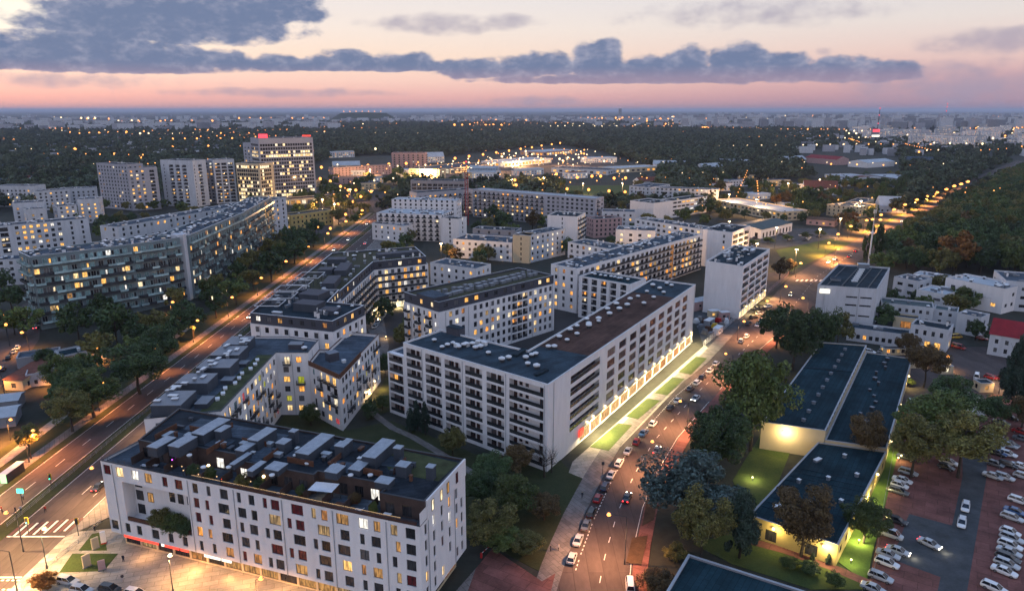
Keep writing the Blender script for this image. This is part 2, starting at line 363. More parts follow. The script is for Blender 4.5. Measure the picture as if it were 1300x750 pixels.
class Bld:
    def __init__(s, name, label, cat, poly, group=None, near=False, frame='window_frame'):
        s.poly = ccw(poly); n = len(poly)
        s.o = (sum(p[0] for p in poly)/n, sum(p[1] for p in poly)/n, 0.0)
        s.root = thing(name, label, cat, s.o, 0, group); s.near = near; s.frame = frame
        s.wins = []; s.bals = []; s.rails = []; s.roof = None; s.tops = []
    def loc(s, p): return (p[0]-s.o[0], p[1]-s.o[1], p[2]-s.o[2])
    def body(s, poly, z0, z1, wall='render_white', roof='bitumen', spec=None, specs=None, par=.7, coping='coping', pw=.3, name='wall', back='shadow_room', front_only=True):
        """outer wall with real openings, parapet, flat roof. spec(p0,p1,L,i) -> list of openings on each edge that can be seen"""
        poly = ccw(poly); n = len(poly); mb = MB(); rz0 = z1 - par; FOOT.append(poly)
        for i in range(n):
            p0, p1 = poly[i], poly[(i+1) % n]; d = sub(p1, p0); L = ln(d); ux, uy = d[0]/L, d[1]/L; nx, ny = uy, -ux
            mid = lerp(p0, p1, .5); ang = math.atan2(uy, ux); ops = []
            if (nx * (0 - mid[0]) + ny * (0 - mid[1])) > 0:
                fn = (specs or {}).get(i, spec)
                if fn: ops = [o for o in fn(p0, p1, L, i) if o]
            holes = [o for o in ops if o[4] in ('w', 'log', 'shop')]
            holes = [o for o in holes if o[0] >= .05 and o[1] <= L - .05 and o[1] - o[0] > .1]
            P = lambda a, b, dd=0.0: (p0[0] + ux*a - nx*dd, p0[1] + uy*a - ny*dd, b)
            ss = sorted({0.0, L} | {round(o[0], 3) for o in holes} | {round(o[1], 3) for o in holes})
            zs = sorted({z0, z1} | {round(o[2], 3) for o in holes} | {round(o[3], 3) for o in holes})
            for b0, b1 in zip(zs, zs[1:]):
                zc = (b0+b1)/2; run = None; row = [o for o in holes if o[2] < zc < o[3]]
                for a0, a1 in zip(ss, ss[1:]):
                    ac = (a0+a1)/2
                    if any(o[0] < ac < o[1] for o in row):
                        if run is not None: mb.poly([P(run, b0), P(a0, b0), P(a0, b1), P(run, b1)]); run = None
                    elif run is None: run = a0
                if run is not None: mb.poly([P(run, b0), P(L, b0), P(L, b1), P(run, b1)])
            for o in holes:
                a0, a1, b0, b1, kind, opt = o; dp = opt.get('depth', .2)
                for A, B in (((a0, b0), (a1, b0)), ((a1, b0), (a1, b1)), ((a1, b1), (a0, b1)), ((a0, b1), (a0, b0))):
                    mb.poly([P(*A), P(*A, dp), P(*B, dp), P(*B)], 0)
                if kind == 'log':
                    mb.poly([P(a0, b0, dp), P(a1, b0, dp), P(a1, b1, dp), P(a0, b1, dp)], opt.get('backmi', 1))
                    for (f0, f1, c0, c1, pane) in opt.get('wins', ()):
                        c = P(a0 + (a1-a0)*(f0+f1)/2, b0 + (c0+c1)/2, dp - .06)
                        s.wins.append((c, ang, q((a1-a0)*(f1-f0)), q(c1-c0), pane, opt.get('frame', s.frame), opt.get('mull')))
                    if opt.get('rail'): s.rails.append((P((a0+a1)/2, b0 + .01, .08), ang, q(a1-a0-.02), opt.get('rstyle', 'panel'), opt['rail']))
                else:
                    c = P((a0+a1)/2, (b0+b1)/2, dp - .06)
                    s.wins.append((c, ang, q(a1-a0), q(b1-b0), opt['pane'], opt.get('frame', s.frame), opt.get('mull')))
            for o in ops:
                if o[4] == 'bal':
                    s.bals.append((P(o[0], o[2]), ang, q(o[1]), o[5].get('d', 1.3), o[5].get('style', 'panel'), o[5].get('slab', 'render_white'), o[5].get('rail', 'metal_dark')))
            if s.near and name == 'wall' and z1 - z0 > 14 and ops:
                t_ = 3.0
                while t_ < L - 1:
                    if not any(o[0] - .25 < t_ < o[1] + .25 for o in holes) and not any(o[4] == 'bal' and abs(o[0] - t_) < o[1]/2 + .2 for o in ops):
                        key = ('pipe', round(z1 - z0, 1))
                        if key not in MESHC: q_ = MB(); q_.tube((0, 0, 0), (0, 0, z1 - z0 - .4), .075, .075, 6); MESHC[key] = q_.mesh('downpipe', 'coping')
                        link('downpipe', MESHC[key], s.root, s.loc(P(t_, z0, -.1))); t_ += 11
                    else: t_ += .4
        inn = inset(poly, pw)
        for i in range(n):
            j = (i+1) % n; mb.poly([(*inn[j], rz0), (*inn[i], rz0), (*inn[i], z1), (*inn[j], z1)])
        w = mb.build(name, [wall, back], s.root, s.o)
        cp = MB(); ou = inset(poly, -.06); ii = inset(poly, pw + .05)
        for i in range(n):
            j = (i+1) % n
            cp.poly([(*ou[i], z1+.06), (*ou[j], z1+.06), (*ii[j], z1+.06), (*ii[i], z1+.06)])
            cp.poly([(*ou[i], z1-.02), (*ou[j], z1-.02), (*ou[j], z1+.06), (*ou[i], z1+.06)])
            cp.poly([(*ii[j], z1-.02), (*ii[i], z1-.02), (*ii[i], z1+.06), (*ii[j], z1+.06)])
        cp.build('coping', coping, s.root, s.o)
        rf = MB(); rf.poly([(*p, rz0) for p in inset(poly, pw - .02)]); s.roof = rf.build('roof', roof, s.root, s.o); s.rz = rz0; s.rpoly = inn
        return w
    def part(s, name, mb, mats, parent=None): return mb.build(name, mats, parent or s.root, s.o)
    def rbox(s, x, y, d, rz=0, mats=('metal_grey', 'metal_white'), z=None, name='roof_box', lid=True):
        key = ('rbox', d, mats, lid)
        if key not in MESHC:
            m = MB(); m.box((0, 0, d[2]/2), d, 0, 0)
            if lid: m.box((0, 0, d[2] + .07), (d[0] + .16, d[1] + .16, .14), 0, 1)
            MESHC[key] = m.mesh(name, list(mats))
        return link(name, MESHC[key], s.roof, (x - s.o[0], y - s.o[1], s.rz if z is None else z), rz)
    def vent(s, x, y, sc_=1.0, z=None):
        key = ('vent',)
        if key not in MESHC:
            m = MB(); m.tube((0, 0, 0), (0, 0, .8), .62, .62, 10, 1); m.tube((0, 0, .8), (0, 0, 1.15), .85, .9, 10, 0); m.tube((0, 0, 1.15), (0, 0, 1.4), .9, .4, 10, 0); m.box((.5, .3, .25), (.5, .5, .5), 0, 1)
            MESHC[key] = m.mesh('roof_vent', ['metal_white', 'metal_dark'])
        o = link('roof_vent', MESHC[key], s.roof, (x - s.o[0], y - s.o[1], s.rz if z is None else z)); o.scale = (sc_,)*3
        return o
    def clutter(s, n, seed, poly=None, big=True, z=None):
        r = random.Random(seed); poly = poly or inset(s.rpoly, 1.2); xs = [p[0] for p in poly]; ys = [p[1] for p in poly]; k = 0
        e = sub(s.poly[1], s.poly[0]); a = math.atan2(e[1], e[0])
        opts = [((1.2, .8, .9), ('metal_white', 'metal_white')), ((.9, .9, 1.4), ('metal_grey', 'metal_white')), ((2.4, 1.1, .8), ('metal_grey', 'metal_grey')), ((1.6, 1.6, .35), ('roof_light', 'pane_dark')), ((.7, .7, 1.8), ('render_white', 'metal_dark')), ((1.2, 3.4, 1.2), ('metal_grey', 'metal_white'))]
        for _ in range(n * 8):
            if k >= n: break
            x, y = r.uniform(min(xs), max(xs)), r.uniform(min(ys), max(ys))
            if not inside((x, y), poly): continue
            k += 1
            if r.random() < .3: s.vent(x, y, r.uniform(.6, 1), z)
            else:
                d, m = r.choice(opts if big else opts[:5]); s.rbox(x, y, d, a + (PI/2 if r.random() < .3 else 0), m, z)
    def finish(s):
        key = lambda w: (w[0][0]**2 + w[0][1]**2 + (w[0][2]-H)**2) / max(.2, w[2] * (w[3] if isinstance(w[3], float) else 1))
        s.wins.sort(key=key)
        for w in s.wins[:100]:
            c, ang, ww, hh, pane, frame, mull = w; f, p = window_tpl(ww, hh, mull)
            if s.near:
                o = link('window', cached(('wf', ww, hh, mull, frame), f, 'window', frame), s.root, s.loc(c), ang)
                link('pane', cached(('wp', ww, hh, pane), p, 'pane', pane), o)
            else:
                k = ('w', ww, hh, mull, frame, pane)
                if k not in MESHC: MESHC[k] = combine((f, p)).mesh('window', [frame, pane])
                link('window', MESHC[k], s.root, s.loc(c), ang)
        if s.wins[100:]:
            mb = MB(); mats = []
            for c, ang, ww, hh, pane, frame, mull in s.wins[100:]:
                for m_ in (frame, pane):
                    if m_ not in mats: mats.append(m_)
                place_into(mb, window_tpl(ww, hh, mull), s.loc(c), ang, (mats.index(frame), mats.index(pane)))
            tag(mb.build('window', mats, s.root), kind='stuff')
        for lst, nm in ((s.bals, 'balcony'), (s.rails, 'railing')):
            lst.sort(key=lambda b: b[0][0]**2 + b[0][1]**2); rest = MB(); rm = []
            for i, b in enumerate(lst):
                if nm == 'balcony':
                    c, ang, w, d, st, slab, rail = b; t = balcony_tpl(w, d, st); mats = (slab, rail)
                else:
                    c, ang, w, st, rail = b; t = rail_tpl(w, st); mats = (rail,)
                if i < 100:
                    if nm == 'balcony' and s.near:
                        o = link(nm, cached((nm, w, d, st, slab), t[0], nm, slab), s.root, s.loc(c), ang)
                        link('railing', cached(('r', w, d, st, rail), t[1], 'railing', rail), o)
                    else:
                        k = (nm, w, st, mats, len(b) > 5 and b[3])
                        if k not in MESHC: MESHC[k] = combine(t).mesh(nm, list(mats))
                        link(nm, MESHC[k], s.root, s.loc(c), ang)
                else:
                    for m_ in mats:
                        if m_ not in rm: rm.append(m_)
                    place_into(rest, t, s.loc(c), ang, [rm.index(m_) for m_ in mats])
            if rest.v: tag(rest.build(nm, rm, s.root), kind='stuff')
def rows(nf, zb, fh, bay, wins, lit=.12, m=.8, rail='metal_dark', slab='render_white', style='panel', curtain=.3, first=0, skip=0.0, phase=0):
    """regular facade: wins = [(fraction in bay, width, sill, height, kind)], kind w / bal / log"""
    def fn(p0, p1, L, i):
        n = max(1, int((L - 2*m) / bay)); bw = (L - 2*m) / n; out = []
        for k in range(n):
            for f in range(first, nf):
                for (fr, w, sill, hh, kind) in wins:
                    if skip and R.random() < skip: continue
                    w_ = min(w, bw * .96); c = m + bw * (k + fr); z = zb + f*fh
                    if kind in ('w', 'bal'):
                        out.append((c - w_/2, c + w_/2, z + sill, z + sill + hh, 'w', {'pane': pick(lit, curtain)}))
                        if kind == 'bal': out.append((c, w_ + 1.0, z, 0, 'bal', {'d': 1.3, 'rail': rail, 'slab': slab, 'style': style}))
                    elif kind == 'log':
                        a = pick(lit, curtain); b = pick(lit * .7, curtain)
                        out.append((c - w_/2, c + w_/2, z + sill, z + sill + hh, 'log', {'depth': 1.5, 'rail': rail, 'wins': [(.08, .48, .05, 2.2, a), (.6, .9, .8, 2.2, b)]}))
        return out
    return fn
def join(*fs): return lambda p0, p1, L, i: [o for f in fs for o in f(p0, p1, L, i)]
def between(a, b, f):
    """apply a facade rule only to the stretch a..b (fractions) of a wall"""
    def fn(p0, p1, L, i):
        q0, q1 = lerp(p0, p1, a), lerp(p0, p1, b); off = a * L
        return [((o[0] + off, o[1] + off) if o[4] != 'bal' else (o[0] + off, o[1])) + tuple(o[2:]) for o in f(q0, q1, L*(b-a), i)]
    return fn
def bar(a, b, depth):
    """rectangle from its front edge a->b (left to right as seen from the camera) and its depth behind"""
    d = sub(b, a); L = ln(d); nx, ny = -d[1]/L*depth, d[0]/L*depth
    return [a, b, (b[0]+nx, b[1]+ny), (a[0]+nx, a[1]+ny)]
# ------------------------------------------------------------------ the corner apartment block (front)
AB = 'apartment building'
a0, a1, a2, a3 = (-85, 133), (-16, 109), (-9.3, 127), (-78, 152)
A = Bld('apartment_block', 'white corner apartment block with scattered windows, roof terraces and red shop fascias by the crossing', AB, [a0, a1, a2, a3], near=True)
WT = {'s': .95, 'n': 1.35, 'W': 1.9, 'X': 2.6}
def arow(txt):
    out = []
    for t in txt.split():
        h_, r = t.split(':'); x = float(h_); out.append((x, r))
    return out
# px along the wall : width code + pane code (d dark, r red, l lit, c curtain, i dim lit)
ROWS = [
 '135.7:Wr 151.7:Wl 171:Wl 188:Wi 209:nr 226.5:Wr 247.5:nd 264.5:sc 284:Wd 303:sd 319:nd 336:sr 349:Wr 377:Xr 398:si 411.5:ni 434.5:Xi 461:Wl 478.5:ni 500:ni 521:Wd',
 '147.5:Wd 249.5:nr 263:sr 284:Xd 307.5:Wd 323:nd 349:Xi 367.5:sr 381:Wr 411:Xi 438:Wd 460:sd 477.5:Wd 505.5:si 522:Wd',
 '150:Wd 172:nd 252:nr 268:sr 288:Wd 307.5:sd 322.5:Wd 340:sd 352.5:Wd 380.5:Xd 401:sd 414:Wd 437:Xd 463:Wc 481:sd 501.5:sd 522.5:Wd',
 '151:Wc 254:nl 267:si 289:Xd 312:Wd 327:sd 352:Xr 370.5:sr 384:Wr 413:Xd 441:Wl 462:si 480:Wi 507:si 522.5:Wr',
 '146:Wd 162.5:nd 177:nd 197.5:Wd 217:nd 235:nd 256:sd 272.5:sd 292:Wi 311:sr 327.5:Wi 344:sd 356:Wd 383:Xi 404:sd 417.5:Wd 444:Wd 464:sd 481:Wd 506:sd 522:Wd']
PC = {'d': 'pane_dark', 'r': 'pane_red', 'l': 'lit_pane', 'c': 'pane_curtain', 'i': 'lit_pane_dim'}
AF0, AFH = 3.7, 3.2
def a_front(p0, p1, L, i):
    out = []
    for r, txt in enumerate(ROWS):
        zc = AF0 + AFH * (4 - r) + 1.75
        for u, c in arow(txt):
            s = s_on(p0, p1, u, zc); w = WT[c[0]]; s0 = s_on(p0, p1, 158, 12); s1 = s_on(p0, p1, 241, 12)
            if r in (1, 2, 3) and s0 - 2.2 < s < s1 + .8: continue
            out.append((s - w/2, s + w/2, zc - 1.1, zc + 1.1, 'w', {'pane': PC[c[1]], 'depth': .3}))
    out.append((s_on(p0, p1, 158, 12), s_on(p0, p1, 241, 12), AF0 + AFH + .25, AF0 + 4*AFH - .3, 'log', {'depth': 2.8, 'backmi': 0, 'wins': [
        (.02, .13, .4, 2.6, 'pane_dark'), (.02, .13, 3.6, 5.8, 'pane_dark'), (.2, .29, 3.6, 5.8, 'lit_pane_dim'), (.55, .63, 4.8, 7, 'pane_dark'), (.68, .76, 4.8, 7, 'pane_dark'), (.82, .97, 4.9, 6.8, 'pane_dark'), (.84, .98, 1.2, 3.6, 'lit_pane'), (.02, .13, 6.6, 8.2, 'pane_dark')]}))
    return out
def a_right(p0, p1, L, i):
    out = []
    for f in range(6):
        for k, s in enumerate((2.1, 5.3, 8.6, 11.8, 15, 17.3)):
            if (k + f) % 2 and R.random() < .5 or s > L - .8: continue
            z = AF0 + AFH * f + .7
            if f == 5 and s < 3: continue
            out.append((s - .45, s + .45, z, z + 2.2, 'w', {'pane': R.choice(['pane_dark'] * 4 + ['lit_pane', 'lit_pane', 'pane_red']), 'depth': .3}))
    return out
A.body([a0, a1, a2, a3], 3.6, 20.1, 'render_white', 'bitumen_grey', specs={0: a_front, 1: a_right}, par=.5, coping='metal_dark')
def base_shop(b, poly, z0, z1, wall, spec, name):
    """recessed ground floor or set-back storey: wall ring plus its own flat top"""
    return b.body(poly, z0, z1, wall, 'bitumen', spec=spec, par=.02, name=name, coping='metal_dark')
def shopfront(n_, pane='lit_shop', z0=.4, z1=3.1, frame='window_frame', lit=1.0):
    def fn(p0, p1, L, i):
        k = max(1, int(L / n_)); w = L / k
        return [(w*j + .25, w*(j+1) - .25, z0, z1, 'shop', {'pane': pane if R.random() < lit else 'pane_dark', 'frame': frame, 'depth': .25}) for j in range(k)]
    return fn
ag = inset([a0, a1, a2, a3], 1.6)
base_shop(A, ag, 0, 3.58, 'render_cream', shopfront(4.2, pane='lit_pane_dim', lit=.5), 'ground_floor')
m = MB(); m.poly([(*p, 3.6) for p in [a0, a3, a2, a1]]); A.part('soffit', m, 'render_white')
for (u0, u1, mt) in ((165, 208, 'sign_red'), (216, 234, 'sign_red'), (236, 246, 'sign_red'), (212, 215, 'sign_white'), (266, 286, 'sign_white'), (288, 300, 'sign_white')):
    q0 = s_on(ag[0], ag[1], u0, 3.1); q1 = s_on(ag[0], ag[1], u1, 3.1); c = lerp(ag[0], ag[1], (q0+q1)/2/ln(sub(ag[1], ag[0])))
    ang = math.atan2(ag[1][1]-ag[0][1], ag[1][0]-ag[0][0]); m = MB(); m.box((c[0] + 1.42*math.sin(ang), c[1] - 1.42*math.cos(ang), 3.2), (q1-q0, .2, .6), ang)
    A.part('shop_fascia', m, mt)
# set-back top storey: dark wood behind the terraces
dA = sub(a1, a0); LA = ln(dA); uA = (dA[0]/LA, dA[1]/LA); nA = (-uA[1], uA[0])
def AP(s, d): return (a0[0] + uA[0]*s + nA[0]*d, a0[1] + uA[1]*s + nA[1]*d)
def pent_spec(p0, p1, L, i):
    out = []
    if L < 3: return out
    for k in range(int(L / 3.4)):
        if R.random() < .75:
            pane = 'lit_pane' if R.random() < .42 else 'pane_dark'
            out.append((1 + k*3.4, 2.9 + k*3.4, 19.85, 22.1, 'w', {'pane': pane, 'depth': .15}))
    return out
pent = [AP(6, 4.5), AP(20, 4.2), AP(20, 6), AP(31, 6), AP(31, 4), AP(49, 4), AP(49, 5.5), AP(64, 5.5), AP(64, 2.4), AP(LA - .12, 2.4), (a2[0] - .12, a2[1] - .05), (a3[0] + 1.2, a3[1] - .4)]
A.body(pent, 19.62, 23.6, 'cladding_brown', 'bitumen_slate', spec=pent_spec, par=.3, name='penthouse_wall', coping='metal_dark')
# white end wall of the top storey
e0, e1 = lerp(a1, a2, .14), lerp(a1, a2, 1.0); m = MB()
ea = math.atan2(e1[1]-e0[1], e1[0]-e0[0]); em = lerp(e0, e1, .5); m.box((em[0] + .02*math.sin(ea), em[1] - .02*math.cos(ea), 21.9), (ln(sub(e1, e0)), .3, 3.55), ea); A.part('gable_wall', m, 'render_white')
for k, (f, pn) in enumerate(((.12, 'lit_pane'), (.33, 'lit_pane'), (.5, 'lit_pane_dim'), (.74, 'pane_red'))):
    c = lerp(e0, e1, f); A.wins.append(((c[0] + .24*math.sin(ea), c[1] - .24*math.cos(ea), 21.8), ea, .9, 2.2, pn, 'window_frame', None))
gp = [AP(62, 10), AP(LA - 1, 10), (a2[0]-1.2, a2[1]-1), lerp(a2, a3, .28)]
m = MB(); m.poly([(*p, 23.34) for p in ccw(gp)]); A.part('green_roof', m, 'green_roof', A.roof)
gp = [AP(10, 12), AP(34, 13), AP(34, 17.2), AP(10, 18)]
m = MB(); m.poly([(*p, 23.34) for p in ccw(gp)]); A.part('roof_deck', m, 'bitumen_grey', A.roof)
rA = math.atan2(uA[1], uA[0])
for (u, v, d) in ((268, 541, (3, 8, 2.2)), (283, 545, (1.6, 3, 2.4)), (333, 551, (2.4, 6, 2.2)), (360, 560, (2, 2.4, 2.2)), (373, 550, (1.4, 1.4, 2.8)), (400, 562, (3, 9, 2.0)), (434, 565, (2, 2.2, 2.4)), (442, 560, (1.3, 1.3, 2.4)), (481, 570, (2.8, 8, 2.4)), (506, 571, (1.5, 1.5, 2.8)), (512, 589, (2.2, 2.2, 2.2)), (547, 594, (1.4, 1.4, 2.6)), (488, 603, (2.8, 2.4, 1.2)), (232, 560, (2.6, 5, 2.2)), (205, 560, (2.4, 5, 2)), (312, 563, (2, 4, 1.6)), (455, 585, (2.4, 3.5, 1.2)), (425, 590, (2.6, 3, 1.4)), (350, 585, (3, 3, 1.1)), (325, 585, (1.2, 4, 1.1)), (305, 575, (1, 5, 1))):
    x, y = G(u, v, 25.5); A.rbox(x, y, d, rA, ('cladding_box', 'lid_grey'), 23.3, 'chimney_box')
for (u, v) in ((240, 575), (258, 590), (290, 590), (345, 600), (390, 585), (445, 600), (470, 600), (375, 575)): A.vent(*G(u, v, 24.3), .6, 23.3)
for k in range(10): 
    x, y = AP(10 + k*4.6, 8.5 + (k % 3)*1.6); A.rbox(x, y, R.choice([(1.8, 1.1, .7), (1, 2.4, .5), (2.6, 1.4, .3)]), rA, ('metal_grey', 'roof_light'), 23.3, 'skylight')
m = MB(); L0 = LA - .6
for k in range(int(L0 / .9)):
    if k * .9 > 30: c = AP(.3 + .9*k + .45, .25); m.box((c[0], c[1], 20.35), (.82, .5, .35), rA)
A.part('planter', m, 'rail_brown'); 
m = MB(); c = AP(LA/2, .14)
for z in (20.55, 20.95): m.box((c[0], c[1], z), (LA - .4, .05, .05), rA)
for k in range(int(LA / 1.5)): c = AP(.4 + 1.5*k, .14); m.box((c[0], c[1], 20.55), (.05, .05, .86), rA)
A.part('terrace_railing', m, 'metal_dark')
for k in range(13):
    m = MB(); c = AP(7 + 4.6*k, 2.3 if k % 3 else 3.0); m.box((c[0], c[1], 20.5), (.12, 3.4, 1.7), rA); A.part('terrace_screen', m, 'cladding_brown')
for k, (s_, d, w_, l_) in enumerate(((12, 8, 5, 5), (22, 9.5, 6, 4), (33, 8, 5, 6), (42, 11, 6, 5), (52, 9, 5, 4), (60, 14, 5, 4), (28, 15, 6, 3), (46, 16, 6, 3))):
    m = MB(); c = AP(s_, d); m.box((c[0], c[1], 23.36), (w_, l_, .08), rA); A.part('roof_deck', m, 'bitumen_grey', A.roof)
m = MB()
for k, (s_, d, w_, l_) in enumerate(((9, 9, .12, 6), (16, 12, 7, .12), (24, 6.6, .12, 5), (30, 11, 6, .12), (37, 8, .12, 6), (44, 7, 6, .12), (50, 12, .12, 7), (58, 8, 7, .12), (63, 12, .12, 5), (20, 14, .12, 5))):
    m = MB(); c = AP(s_, d); m.box((c[0], c[1], 24.0), (w_, l_, 1.2), rA); A.part('terrace_screen', m, 'wood_brown', A.roof)
for k in range(34):
    c = AP(8 + 60*R.random(), 6.5 + 10*R.random()); A.rbox(c[0], c[1], R.choice([(.8, .5, .6), (.5, .5, 1.1), (1.4, .7, .4), (1.8, .5, .5), (.7, .7, .8)]), rA + R.choice([0, PI/2]), R.choice([('metal_dark', 'metal_grey'), ('metal_grey', 'metal_white'), ('wood_brown', 'wood_brown'), ('cladding_box', 'cladding_box')]), 23.34, 'roof_box')
c = AP(46, .62); m = MB(); m.box((c[0], c[1], 20.62), (46, .1, .07), rA); A.part('light_strip', m, 'fairy')
# notch terrace parapet
q0, q1 = s_on(a0, a1, 158, 8), s_on(a0, a1, 241, 8); c = lerp(a0, a1, (q0+q1)/2/LA); m = MB(); m.box((c[0] + nA[0]*.3, c[1] + nA[1]*.3, AF0 + AFH + .7), (q1-q0-.1, .3, .85), rA); A.part('terrace_parapet', m, 'rail_brown')
A.finish()
# ------------------------------------------------------------------ courtyard block behind it (wing along the boulevard + cross bar)
wpoly = [(-86.3, 153.5), (-70, 158), (-70.5, 200.5), (-61, 200.5), (-49, 189), (-45, 228), (-56, 231), (-58, 212), (-71, 216), (-87, 216)]
T = Bld('courtyard_block', 'white courtyard apartment block with brown roof terrace, green roof strip and small dark balconies', AB, wpoly, near=True)
def t_spec(p0, p1, L, i):
    out = []
    if L < 8: return out
    ang = math.atan2(p1[1]-p0[1], p1[0]-p0[0]); nf = 6
    n = int((L - 2) / 3.1); bw = (L - 2) / n
    for k in range(n):
        for f in range(nf):
            z = .6 + 3.1 * f + .8; c = 1 + bw*(k+.5) + R.choice((-.25, 0, .25)); w = R.choice((1.0, 1.6, 1.9))
            if z + 2.1 > 19.3 - (3 if -62 < p0[0] < -44 and p0[0] > -61.5 else 0): continue
            lit = .5 if abs(p0[0] + 70.5) < 1 or abs(p0[0] + 61) < 1 else .22
            pane = pick(lit) if R.random() < .93 else R.choice(['lit_green', 'lit_colour', 'pane_teal'])
            balc = R.random() < .28 and f > 0
            out.append((c - w/2, c + w/2, z - (.5 if balc else 0), z + 1.75, 'w', {'pane': pane, 'depth': .2}))
            if balc: out.append((c, w + .7, z - .55, 0, 'bal', {'d': 1.0, 'style': 'bars', 'rail': 'metal_dark', 'slab': 'metal_dark'}))
    return out
T.body([(-86.3, 153.5), (-70, 158), (-70.5, 200.5), (-61, 200.5), (-61, 212.5), (-71, 216), (-87, 216)], 0, 20, 'render_white', 'bitumen_grey', spec=t_spec, par=.5, coping='metal_dark')
main_roof = T.roof; T.rz = 19.5
for (x, y, d) in ((-82, 160, (7, 9, 3)), (-82, 173, (8, 7, 3)), (-81, 184, (9, 7, 3.1)), (-82, 195, (8, 8, 3)), (-83, 205, (7, 8, 2.8)), (-76, 163, (3, 5, 1.2)), (-76, 178, (3, 3, 1)), (-77, 191, (3, 3, .9))):
    T.rbox(x, y, d, .02, ('cladding_box', 'metal_grey'), 19.5, 'attic_room')
for k in range(26): T.rbox(-82 + R.uniform(-3, 3), 157 + k*2 + R.uniform(-.5, .5), R.choice([(1.4, .9, .5), (.9, 1.8, .5), (2.2, 1, .4), (.7, .7, .9)]), R.uniform(-.1, .1), ('metal_grey', 'metal_white'), 22.5, 'skylight')
m = MB(); m.poly([(-75.6, 158.5, 19.53), (-71, 160, 19.53), (-71.4, 200, 19.53), (-75.8, 200, 19.53)]); T.part('green_roof', m, 'green_roof', main_roof)
for k in range(9): T.rbox(-74 + R.uniform(-1, 1), 166 + k*3.6, (.9, 1.6, .35), .4, ('metal_white', 'metal_white'), 19.55, 'skylight')
T.body([(-60.95, 200.45), (-49, 189), (-45, 228), (-56, 231), (-58, 212), (-60.95, 212.4)], 0, 16.9, 'render_white', 'bitumen_grey', spec=t_spec, par=.9, coping='rail_brown', name='wing_wall')
m = MB()
for e in (((-60.9, 200.3), (-49, 188.9)), ((-49, 188.9), (-47, 208.4))):
    c = lerp(*e, .5); ang = math.atan2(e[1][1]-e[0][1], e[1][0]-e[0][0]); m.box((c[0] + .1*math.sin(ang), c[1] - .1*math.cos(ang), 16.9), (ln(sub(*e)), .12, 1.5), ang)
T.part('terrace_railing', m, 'wood_brown')
T.rbox(-55, 205, (3.2, 3, 2.6), .7, ('cladding_dark', 'metal_grey'), 16); T.rbox(-51, 203, (1, 1, .8), .7, ('metal_white', 'metal_white'), 16); T.rbox(-66, 206, (4, 3, 1.6), 0, ('cladding_dark', 'metal_grey'), 19.5); T.vent(-63, 204, 1, 19.5)
T.finish()
# garden bushes etc come with the trees
# ------------------------------------------------------------------ big L-shaped white block
b0, b1, b2, b3, b4, b5 = (-32, 198), (9, 165), (72, 270), (56.6, 279.3), (4.5, 191), (-22, 210.6)
B = Bld('loggia_block', 'big L-shaped white block with rows of loggias, mushroom vents and a lit ground floor', AB, [b0, b1, b2, b3, b4, b5], near=True, frame='window_frame_brown')
def b_left(p0, p1, L, i):
    out = []; cs = [(516, 535), (540, 560), (564.5, 585), (590.5, 612), (617.5, 640), (646.5, 690)]
    for k, (ua, ub) in enumerate(cs):
        s0, s1 = s_on(p0, p1, ua, 20), s_on(p0, p1, ub, 20)
        for f in range(7):
            z = 1.0 + 3.2 * f; pn = lambda: pick(.03, .25)
            if k < 5: wins = [(.06, .34, .05, 2.3, pn()), (.44, .62, .05, 2.3, pn()), (.82, .97, .05, 2.3, pn())]
            else: wins = [(.03, .13, .05, 2.3, pn()), (.2, .29, .8, 2.3, pn()), (.38, .47, .8, 2.3, pn()), (.8, .97, .05, 2.3, pn())]
            out.append((s0, s1, z, z + 2.55, 'log', {'depth': 1.6, 'backmi': 0, 'rail': 'rail_glass', 'wins': wins, 'frame': 'window_frame_brown'}))
    return out
def b_right(p0, p1, L, i):
    out = []; s0, s1 = s_on(p0, p1, 724, 15), s_on(p0, p1, 761, 15)
    zb = [19.6 - 3.45*k for k in range(5)]
    for z in zb:
        w = (s1 - s0)
        out.append((s0, s1, z, z + 2.3, 'log', {'depth': 1.5, 'rail': 'rail_glass', 'wins': [(.02 + k*.163, .15 + k*.163, .05, 2.2, 'pane_dark') for k in range(6)], 'frame': 'window_frame_brown'}))
    c0, c1 = s_on(p0, p1, 769, 15), s_on(p0, p1, 874, 15)
    bw = (c1 - c0) / 9
    for k in range(9):
        for z in zb:
            w = bw * .66
            out.append((c0 + bw*k + bw*.1, c0 + bw*k + bw*.1 + w, z - .05, z + 2.4, 'w', {'pane': R.choice(['pane_dark', 'pane_dark', 'pane_dark', 'pane_curtain']), 'depth': .35, 'frame': 'window_frame_brown', 'mull': 3}))
    g0 = s_on(p0, p1, 735, 2)
    k = 14; w = (L - 1 - g0) / k
    for j in range(k): out.append((g0 + w*j + .3, g0 + w*(j+1) - .3, .3, 3.6, 'shop', {'pane': 'lit_store' if R.random() < .8 else 'lit_pane_dim', 'depth': .3}))
    return out
B.body([b0, b1, b2, b3, b4, b5], 0, 24, 'render_white', 'bitumen_deck', specs={0: b_left, 1: b_right}, par=.45, coping='coping_light')
uB = sub(b2, b1); LB = ln(uB); uB = (uB[0]/LB, uB[1]/LB)
c0 = (b1[0] + uB[0]*26, b1[1] + uB[1]*26); c1 = (b1[0] + uB[0]*100, b1[1] + uB[1]*100); nB = (-uB[1], uB[0])
m = MB(); m.poly([(c0[0] + nB[0]*.6, c0[1] + nB[1]*.6, 23.57), (c1[0] + nB[0]*.6, c1[1] + nB[1]*.6, 23.57), (c1[0] + nB[0]*17, c1[1] + nB[1]*17, 23.57), (c0[0] + nB[0]*17, c0[1] + nB[1]*17, 23.57)]); B.part('roof_felt', m, 'bitumen_brown', B.roof)
